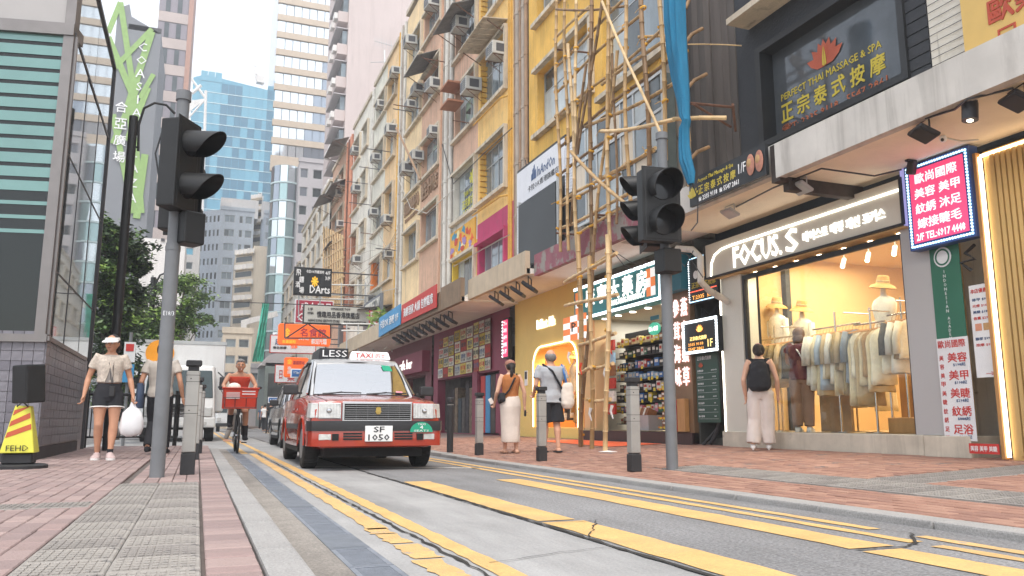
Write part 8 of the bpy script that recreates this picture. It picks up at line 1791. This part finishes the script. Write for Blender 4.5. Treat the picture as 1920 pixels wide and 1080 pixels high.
for n_,c,v in [('cl_cardigan','c3b8ab',.25),('cl_black','232429',.12),('cl_white','e4e2de',.05),('cl_rust','b0703f',.08),('cl_skirt','d8cdc2',.06),('cl_grey','a9adb2',.07),('cl_cream','d9cfc8',.06),('cl_maroon','5e2a30',.08),('cl_brown','93715a',.08),('cl_red','cc4a36',.1),('cl_denim','50617c',.12),('cl_sand','bdb5ab',.1),('cl_capbrown','9a6d5c',.08),('cl_shortgrey','8b8784',.1),('cl_inner','8f8a86',.1)]: mat(n_,rgb(c),.85,var=v,vscale=30 if n_ == 'cl_cardigan' else 6,bump=.25,bscale=140)
mat('shoe_pale',rgb('b9a5a2'),.7,var=.15,vscale=12); mat('bag_plastic',rgb('dfe0e2'),.35,var=.05,spec=.6); mat('bag_canvas',rgb('d9d0c4'),.8,var=.06)
# 1. woman walking towards the camera with the plastic bag
g_ = onG(193,862); P = Person('woman in white visor and black shorts walking with a white plastic bag',(g_.x,g_.y,.12),1.60,math.radians(6),'skin_tan',turn=math.radians(-24),nod=.12,knL=(.054,-.030,.278),anL=(.045,-.055,.05),knR=(-.052,-.03,.275),anR=(-.046,.035,.048),elL=(.150,.015,.645),wrL=(.180,-.03,.505),elR=(-.150,.02,.645),wrR=(-.172,-.02,.50),gripL=.75,gripR=.5,toeL=(.1,-1,0),toeR=(-.15,-1,0),hdL=(.02,-.1,-1))
P.body(); P.face(); P.hair('hair_black',[((0,.012,.008),(.050,.052,.058)),((.03,.03,-.03),(.022,.025,.034)),((-.03,.03,-.03),(.02,.025,.034)),((0,.05,-.02),(.03,.024,.036))])
P.top('cl_inner',0,.004,.60,.81,0,1.0,'vest'); P.top('cl_cardigan',.55,.013,.62,.83,.004,1.05,'cardigan',hem=.605)
h = P.h
for sg in (-1,1): P.part(MB().tube([P.spine(.80) * h + Vector((sg * .05,-.098,0)),P.spine(.72) * h + Vector((sg * .012,-.132,0)),P.spine(.66) * h + Vector((sg * .03,-.118,0)),P.spine(.605) * h + Vector((sg * .06,-.112,0))],.007,6),'cardigan_edge','cl_cardigan',smooth=True)
P.part(MB().prism([P.spine(.72) * h + Vector((0,-.128,0)),P.spine(.66) * h + Vector((-.03,-.116,0)),P.spine(.605) * h + Vector((-.06,-.108,0)),P.spine(.605) * h + Vector((.06,-.108,0)),P.spine(.66) * h + Vector((.03,-.116,0))],(0,.004,0)),'vest_front','cl_inner')
P.part(MB().prism([P.spine(.815) * h + Vector((-.055,-.068,0)),P.spine(.74) * h + Vector((0,-.126,0)),P.spine(.815) * h + Vector((.055,-.068,0))],(0,.004,0)),'neckline','skin_tan')
P.legs_cloth('cl_black',.42,.010,(.058,.060,0,0,0),'shorts',.004,flare=1.0)
for S in 'LR': hp,kn = P.p('hip' + S),P.p('kn' + S); c = hp.lerp(kn,.43); P.part(MB().lathe([(.116,-.006),(.118,0),(.116,.008),(.111,.008),(.111,-.006)],c,20,(kn - hp).normalized().to_track_quat('Z','Y').to_matrix(),cap=False),'hem_trim','cl_white',smooth=True)
P.shoes('shoe_pale','shoe',.008,sole='cl_white')
for S in 'LR': a = P.p('an' + S); P.part(MB().cyl(a + Vector((0,.0,-.02)),a + Vector((0,0,.055)),.036,12),'sock','cl_black',smooth=True)
H = P.H; h = P.h * 1.1; P.part(MB().lathe([(.052 * h,-.012),(.054 * h,.0),(.051 * h,.022),(.047 * h,.030)],H(0,.002,.024),22,P.Mh @ Matrix.Diagonal((.93,1.1,1)),cap=False),'visor_band','cl_white',smooth=True)
R = []
for k in range(11): a = math.radians(200 + 14 * k); R.append([H(.050 * math.cos(a),.060 * math.sin(a),.026),H(.062 * math.cos(a),.030 * math.sin(a) + .062 * math.sin(a),.020 - .004),H(.060 * math.cos(a),.026 * math.sin(a) + .084 * math.sin(a) * 1.0,.010),H(.060 * math.cos(a),.026 * math.sin(a) + .084 * math.sin(a),.007),H(.050 * math.cos(a),.058 * math.sin(a),.020)])
P.part(MB().rings(R),'visor_peak','cl_white',smooth=True); h = P.h
P.part(MB().tube([P.p('neck') + Vector((-.05,-.03,-.01)),P.spine(.76) * h + Vector((-.02,-.12,0)),P.spine(.56) * h + Vector((.035,-.125,0))],.0035,5),'lanyard','cl_black'); P.part(MB().tube([P.p('neck') + Vector((.05,-.03,-.01)),P.spine(.76) * h + Vector((.03,-.12,0)),P.spine(.56) * h + Vector((.038,-.125,0))],.0035,5),'lanyard','cl_black'); P.part(MB().obox(P.spine(.535) * h + Vector((.036,-.135,0)),.062,.012,.125),'phone_case','trim_black',bevel=.006)
wl = P.t.matrix_basis @ (P.p('wrL') + Vector((.004,-.012,-.085))); R = []; rn = random.Random(5); n = 24
for dz,rx,ry in ((0,.012,.010),(-.05,.025,.015),(-.09,.07,.03),(-.14,.115,.05),(-.22,.135,.065),(-.32,.14,.07),(-.40,.12,.06),(-.43,.05,.03)): R.append([wl + Vector((rx * math.cos(k * 2 * math.pi / n) * (1 + rn.uniform(-.07,.07)),ry * math.sin(k * 2 * math.pi / n) * (1 + .2 * math.sin(k * 2.3 + dz * 30)),dz + rn.uniform(-.008,.008))) for k in range(n)])
pb_ = thing('plastic_bag','full white plastic carrier bag in the hand of the walking woman','bag',tuple(wl)); MB().rings(R).build('bag_body','bag_plastic',pb_,smooth=True,angle=50); MB().tube([wl + Vector((-.03,0,-.08)),wl + Vector((-.015,0,0)),wl + Vector((.0,.0,.012)),wl + Vector((.018,0,0)),wl + Vector((.035,0,-.08))],[.014,.009,.008,.009,.014],8).build('handle','bag_plastic',pb_,smooth=True)
# 2. walker half behind the signal post
g_ = onG(303,853); P = Person('walker in sand coloured shirt and black trousers half behind the signal post',(onY(297,790,13.2).x,13.2,.12),1.66,math.radians(172),'skin_tan',False,knL=(.055,-.05,.28),anL=(.06,.10,.07),toeL=(0,-1,-.6),knR=(-.055,-.06,.28),anR=(-.055,-.09,.05),elR=(-.165,.03,.65),wrR=(-.19,-.02,.50),elL=(.16,.03,.64),wrL=(.17,-.06,.53))
P.body(); P.hair('hair_black',[((0,.012,.012),(.049,.056,.056))]); P.top('cl_sand',.55,.014,.48,.835,.007,1.08); P.legs_cloth('cl_black',1.0,.010,(.058,.055,.045,.040,.034)); P.shoes('cl_black')
hh = P.h; P.part(MB().tube([P.p('shL') + Vector((.01,.02,.05)),P.p('shL') + Vector((.06,-.06,-.25)),P.p('shL') + Vector((.05,-.03,-.36))],.012,6),'bag_strap','cl_denim'); b = MB(); b.rings([[P.p('shL') + Vector((.085 + .05 * math.cos(k * .524),.11 * math.sin(k * .524) * w_,-z)) for k in range(12)] for z,w_ in ((.30,1.0),(.42,1.25),(.58,1.3),(.66,1.1),(.67,.8))]); P.part(b,'tote_bag','cl_denim',smooth=True)
# 3. cyclist
P = Person('grey haired cyclist in orange red singlet with cigarette',(.74,17.0,.50),1.74,0,'skin_tan',False,pel=(0,.02,.30),chest=(0,-.045,.52),neck=(0,-.075,.615),head=(0,-.10,.69),shL=(.118,-.05,.575),shR=(-.118,-.05,.575),elL=(.175,-.11,.46),elR=(-.175,-.11,.46),wrL=(.150,-.27,.405),wrR=(-.150,-.27,.405),hipL=(.05,.02,.285),hipR=(-.05,.02,.285),knL=(.075,-.17,.16),knR=(-.075,-.18,.25),anL=(.085,-.09,-.105),anR=(-.085,-.10,.04),gripL=.9,gripR=.9,nod=.1,hdL=(0,-1,-.15),hdR=(0,-1,-.15))
P.torso_rings_orig = P.torso_rings
def tr2(e=0.0,z0=.48,z1=.85,fat=1.0,s=P):
 T = [(.25,.075,.065),(.29,.094,.072),(.33,.092,.066),(.38,.084,.058),(.44,.092,.060),(.51,.108,.068),(.56,.116,.062),(.59,.10,.05),(.605,.05,.04),(.62,.034,.034)]; z0 = z0 - .23; z1 = z1 - .23; return [(s.spine(z) * s.h,a * s.h * fat + e,c * s.h * fat + e) for z,a,c in T if z0 <= z <= z1]
P.torso_rings = tr2; _sp = P.spine;
P.spine = lambda z,f=_sp: f(z) if z < .63 else Vector(P.J['neck'])
P.body(); P.face(); P.hair('hair_grey',[((0,.010,.018),(.048,.054,.050)),((0,-.02,.045),(.036,.03,.018))]); P.top('cl_red',0,.008,.50,.80,.004,1.02,'singlet')
b = MB(); h = P.h
ringsE(b,[(P.spine(z) * h,a * h,c * h) for z,a,c in ((.25,.085,.075),(.30,.100,.078),(.36,.092,.066))])
for S in 'LR': b.tube([P.p('pel'),P.p('hip' + S),P.p('hip' + S).lerp(P.p('kn' + S),.75)],[.06 * h,.066 * h,.058 * h],14)
fused(b,'shorts','cl_shortgrey',P.t,.0105,3,.005)
for S in 'LR':
 b = MB(); P.foot(b,P.p('an' + S),(0,-1,0),.010); b.tube([P.p('an' + S) + Vector((0,0,-.02)),P.p('an' + S).lerp(P.p('kn' + S),.45)],[.030 * h,.036 * h],14); fused(b,'boot','cl_black',P.t,.0095,2)
P.part(MB().cyl(P.H(.004,-.058,-.033),P.H(.006,-.098,-.040),.0045,6),'cigarette','cl_white')
# 4. woman with the rust top
g_ = onS(957,850); P = Person('woman in rust sleeveless top, long cream skirt and brown cap seen from behind',(g_.x,g_.y,g_.z),1.60,math.radians(176),'skin_light',knL=(.05,-.02,.275),anL=(.052,-.03,.047),anR=(-.056,.03,.047),elL=(.150,.01,.64),wrL=(.150,-.09,.53),elR=(-.150,.02,.64),wrR=(-.162,-.01,.49),gripL=.8,gripR=.6)
P.body(); P.hair('hair_black',[((0,.018,-.002),(.048,.050,.050)),((0,.06,-.025),(.024,.022,.03)),((.004,.068,-.065),(.020,.016,.042)),((.008,.064,-.10),(.013,.012,.028))]); P.top('cl_rust',0,.012,.50,.835,.005,1.06,'sleeveless_top',hem=.52)
H = P.H; h = P.h * 1.1; P.part(MB().lathe([(.056 * h,-.008),(.056 * h,.012),(.050 * h,.034),(.034 * h,.050),(.01 * h,.056),(.001,.056 * 1.0)],H(0,0,.012),22,P.Mh @ Matrix.Diagonal((.95,1.08,1.35))),'cap','cl_capbrown',smooth=True,angle=70); P.part(MB().prism([H(-.04,-.045,.018),H(-.035,-.10,.010),H(0,-.115,.008),H(.035,-.10,.010),H(.04,-.045,.018)],(0,0,.008)),'cap_peak','cl_capbrown'); h = P.h
b = MB(); L_ = [(P.spine(.60) * h,.088 * h,.066 * h)]
for z,a,c,y in ((.54,.108,.086,.0),(.49,.114,.095,0),(.40,.108,.09,0),(.28,.104,.09,.0),(.15,.104,.10,.004),(.115,.102,.098,.006)): L_.append((Vector((0,y,z)) * h,a * h,c * h))
ringsE(b,L_[::-1],24); fused(b,'skirt','cl_skirt',P.t,.011,3,.012,6,3,.35)
for S in 'LR': a = P.p('an' + S); P.part(MB().obox(a + Vector((0,-.04,-.06)),.085,.24,.022),'sandal','cl_brown',bevel=.008)
P.part(MB().tube([P.p('shR') + Vector((.05,.02,.045)),P.spine(.76) * h + Vector((-.02,.135,.01)),P.spine(.66) * h + Vector((.06,.13,0)),P.spine(.59) * h + Vector((.15,.07,.0))],.017,6),'bag_strap','cl_black'); P.part(MB().obox(P.spine(.575) * h + Vector((.17,.04,0)),.10,.17,.15,Matrix.Rotation(.4,3,'X')),'sling_bag','cl_black',bevel=.03,seg=3); P.part(MB().obox(P.p('wrL') + Vector((.05,-.05,.03)),.07,.004,.10,Matrix.Rotation(.5,3,'Y')),'paper_sheet','cl_white')
P.part(MB().obox(P.p('wrR') + Vector((-.01,0,-.11)),.03,.05,.11),'phone','trim_black',bevel=.008)
# 5. man in grey T-shirt
g_ = onS(1034,849); P = Person('balding man in grey T-shirt and black shorts carrying a white tote, seen from behind',(g_.x,g_.y,g_.z),1.72,math.radians(172),'skin',False,knL=(.055,-.03,.275),anL=(.055,-.045,.047),anR=(-.055,.05,.05),knR=(-.055,.0,.275),elL=(.155,.01,.645),wrL=(.140,-.12,.57),elR=(-.155,.0,.645),wrR=(-.150,-.10,.55),gripL=.8,gripR=.8,turn=.15)
P.body(); P.hair('hair_grey',[((0,.022,-.010),(.047,.046,.040)),((.03,.0,-.002),(.020,.04,.030)),((-.03,.0,-.002),(.020,.04,.030))],disp=.002); P.top('cl_grey',.62,.020,.50,.845,.009,1.10,'tshirt',hem=.475,flare=.005); P.legs_cloth('cl_black',.92,.02,(.066,.066,0,0,0),'shorts',.008,flare=1.12)
for S in 'LR': a = P.p('an' + S); P.part(MB().obox(a + Vector((0,-.045,-.06)),.095,.27,.024),'sandal','cl_black',bevel=.008)
h = P.h; P.part(MB().tube([P.p('shL') + Vector((-.055,.02,.065)),P.spine(.76) * h + Vector((.02,.155,.03)),P.spine(.66) * h + Vector((-.10,.145,0)),P.spine(.60) * h + Vector((-.17,.09,0))],.019,6),'cross_strap','cl_black'); P.part(MB().tube([P.p('shR') + Vector((.02,.02,.07)),P.p('shR') + Vector((.0,.11,-.10)),P.p('shR') + Vector((-.03,.12,-.26))],.017,6),'tote_strap','road_blue')
b = MB(); n = 16; b.rings([[P.p('shR') + Vector((-.055 + a * math.cos(k * 2 * math.pi / n),.10 + c * math.sin(k * 2 * math.pi / n),-z)) for k in range(n)] for z,a,c in ((.24,.07,.05),(.30,.10,.06),(.46,.12,.075),(.60,.11,.08),(.66,.08,.06),(.67,.03,.02))]); fused(b,'tote_bag','bag_canvas',P.t,.012,3,.012,9)
# 6. woman with backpack
pt = onX(1424,700,7.78); P = Person('woman in cream trousers with black backpack looking into the shop window',(7.78,pt.y,zR(7.78)),1.62,math.radians(140),'skin_light',chest=(0,-.02,.735),neck=(0,-.05,.835),head=(0,-.075,.905),nod=.35,shL=(.10,-.02,.80),shR=(-.10,-.02,.80),elL=(.145,.02,.63),wrL=(.135,-.05,.49),elR=(-.150,.0,.63),wrR=(-.150,-.06,.49),knL=(.06,-.01,.275),anL=(.085,.02,.055),anR=(-.05,-.03,.055),knR=(-.05,-.02,.275))
P.body(); P.face(); P.hair('hair_black',[((0,.014,.004),(.051,.056,.058)),((0,.062,.012),(.026,.024,.028)),((.0,.088,-.02),(.022,.018,.045)),((0,.05,-.04),(.03,.02,.03))])
P.part(MB().lathe([(.03,-.012),(.042,0),(.03,.012),(.02,0)],P.H(0,.062,.02),12,Matrix.Rotation(1.2,3,'X'),cap=False),'scrunchie','packet_pink',smooth=True)
P.top('cl_black',0,.007,.54,.83,.004,1.03,'sleeveless_top'); P.legs_cloth('cl_cream',1.0,.018,(.066,.068,.062,.060,.058),'wide_trousers',.011,zt=.62); P.shoes('cl_white','heeled_shoe',.004)
for S in 'LR': a = P.p('an' + S); P.part(MB().cyl(a + Vector((0,.045,-.05)),a + Vector((0,.05,-.088)),.014,8),'shoe_heel','cl_cream')
h = P.h; b = MB(); n = 20; b.rings([[P.spine(.70) * h + Vector((a * math.cos(k * 2 * math.pi / n),.165 + c * math.sin(k * 2 * math.pi / n),z)) for k in range(n)] for z,a,c in ((.17,.03,.02),(.15,.08,.05),(.10,.11,.075),(.0,.14,.09),(-.12,.165,.10),(-.22,.16,.10),(-.27,.12,.07),(-.28,.05,.03))]); fused(b,'backpack','cl_black',P.t,.012,3,.010,9,5)
for sx in (-1,1): P.part(MB().tube([P.p('sh' + 'LR'[sx < 0]) * .55 + P.p('neck') * .45 + Vector((0,.06,.01)),P.p('sh' + 'LR'[sx < 0]) + Vector((-sx * .03,-.02,.05)),P.p('sh' + 'LR'[sx < 0]) + Vector((-sx * .02,-.07,-.08)),P.spine(.62) * h + Vector((sx * .14,.03,0)),P.spine(.6) * h + Vector((sx * .12,.12,-.03))],.014,6),'backpack_strap','cl_black')
# 7. woman in maroon inside the shop
pt = onX(1502,720,8.75); P = Person('woman in maroon blouse and brown trousers browsing clothes behind the window',(8.62,onX(1503,720,8.62).y,.445),1.60,math.radians(128),'skin_tan',turn=.0,nod=.25,elL=(.13,-.05,.66),wrL=(.10,-.19,.66),elR=(-.145,.03,.64),wrR=(-.15,-.02,.49))
P.body(); P.face(); P.hair('hair_brown',[((0,.012,.004),(.053,.058,.060)),((0,.03,-.045),(.05,.036,.045)),((.034,.0,-.05),(.018,.03,.035)),((-.034,.0,-.05),(.018,.03,.035))])
P.top('cl_maroon',.35,.022,.50,.84,.010,1.10,'blouse',hem=.49); P.legs_cloth('cl_brown',1.0,.016,(.062,.060,.050,.048,.044),'trousers',.008); P.shoes('cl_white','shoe',.008,sole='cl_white')
h = P.h; P.part(MB().tube([P.p('shL') * .6 + P.p('neck') * .4 + Vector((0,.03,.03)),P.spine(.76) * h + Vector((.0,.15,.0)),P.spine(.64) * h + Vector((-.10,.13,0))],.012,6),'bag_strap','cl_white')
# far walkers
def walker(label,p,h,rz,mt,ml,skirt=False):
 P = Person(label,p,h,rz,'skin',True,knL=(.05,-.05,.28),anL=(.05,-.06,.05),anR=(-.05,.07,.06)); b = MB()
 ringsE(b,P.torso_rings()); b.ell(P.p('head'),.046 * h,.054 * h,.062 * h); b.tube([P.spine(.82) * h,P.p('neck'),P.p('head')],[.034 * h,.03 * h,.03 * h],8)
 for S in 'LR': b.tube([P.p('chest').lerp(P.p('sh' + S),.65),P.p('sh' + S),P.p('el' + S),P.p('wr' + S)],[.03 * h,.03 * h,.022 * h,.014 * h],8); P.hand(b,P.p('wr' + S),P.p('wr' + S) - P.p('el' + S),-1,.3); b.tube([P.p('pel'),P.p('hip' + S),P.p('kn' + S),P.p('an' + S)],[.05 * h,.055 * h,.036 * h,.02 * h],10); P.foot(b,P.p('an' + S),(0,-1,0))
 fused(b,'body','skin',P.t,.014,1); P.top(mt,.5,.014,.50,.83,.004,1.05,vox=.018); P.legs_cloth(ml,1.0,.012,(.058,.055,.045,.042,.038),vox=.018); b = MB().ell(P.p('head') + Vector((0,.015,.015)),.05 * h,.055 * h,.055 * h); P.part(b,'hair','hair_black',smooth=True)
for i,(l,px,Y,h,rz,a,c) in enumerate([('tiny far pedestrian in white nearest the blue road sign',496,50,1.6,2.9,'cl_white','cl_black'),('tiny far pedestrian in black beside the railing',507,47,1.68,.2,'cl_black','cl_denim'),('tiny far pedestrian in grey right of the one in black',517,53,1.7,.3,'cl_grey','cl_black'),('tiny far pedestrian in red near the parked taxi',524,44,1.6,3.0,'cl_red','cl_brown'),('far pedestrian crossing behind the bicycle in sand and sandals',434,24,1.6,1.2,'cl_sand','cl_shortgrey'),('tiny far pedestrian in denim left of the group',490,58,1.65,.1,'cl_denim','cl_black'),('tiny far pedestrian in maroon at the back of the group',503,62,1.65,.3,'cl_maroon','cl_black')]):
 p = onY(px,790,Y); walker(l,(p.x,Y,.02),h,rz,a,c)
# ================================================================ air: a thin haze that pales the far towers
bpy.data.scenes.remove(TMP)
b = MB().box(-120,120,-8,260,-1.2,135); hz_ = b.build('haze'); hz_['kind'] = 'stuff'
m = bpy.data.materials.new('haze_air'); m.use_nodes = True; n,l = m.node_tree.nodes,m.node_tree.links; n.clear(); pv = n.new('ShaderNodeVolumePrincipled'); pv.inputs['Color'].default_value = (.95,.97,1,1); pv.inputs['Density'].default_value = .0020; pv.inputs['Anisotropy'].default_value = .2; o_ = n.new('ShaderNodeOutputMaterial'); l.new(pv.outputs[0],o_.inputs['Volume']); hz_.data.materials.append(m)
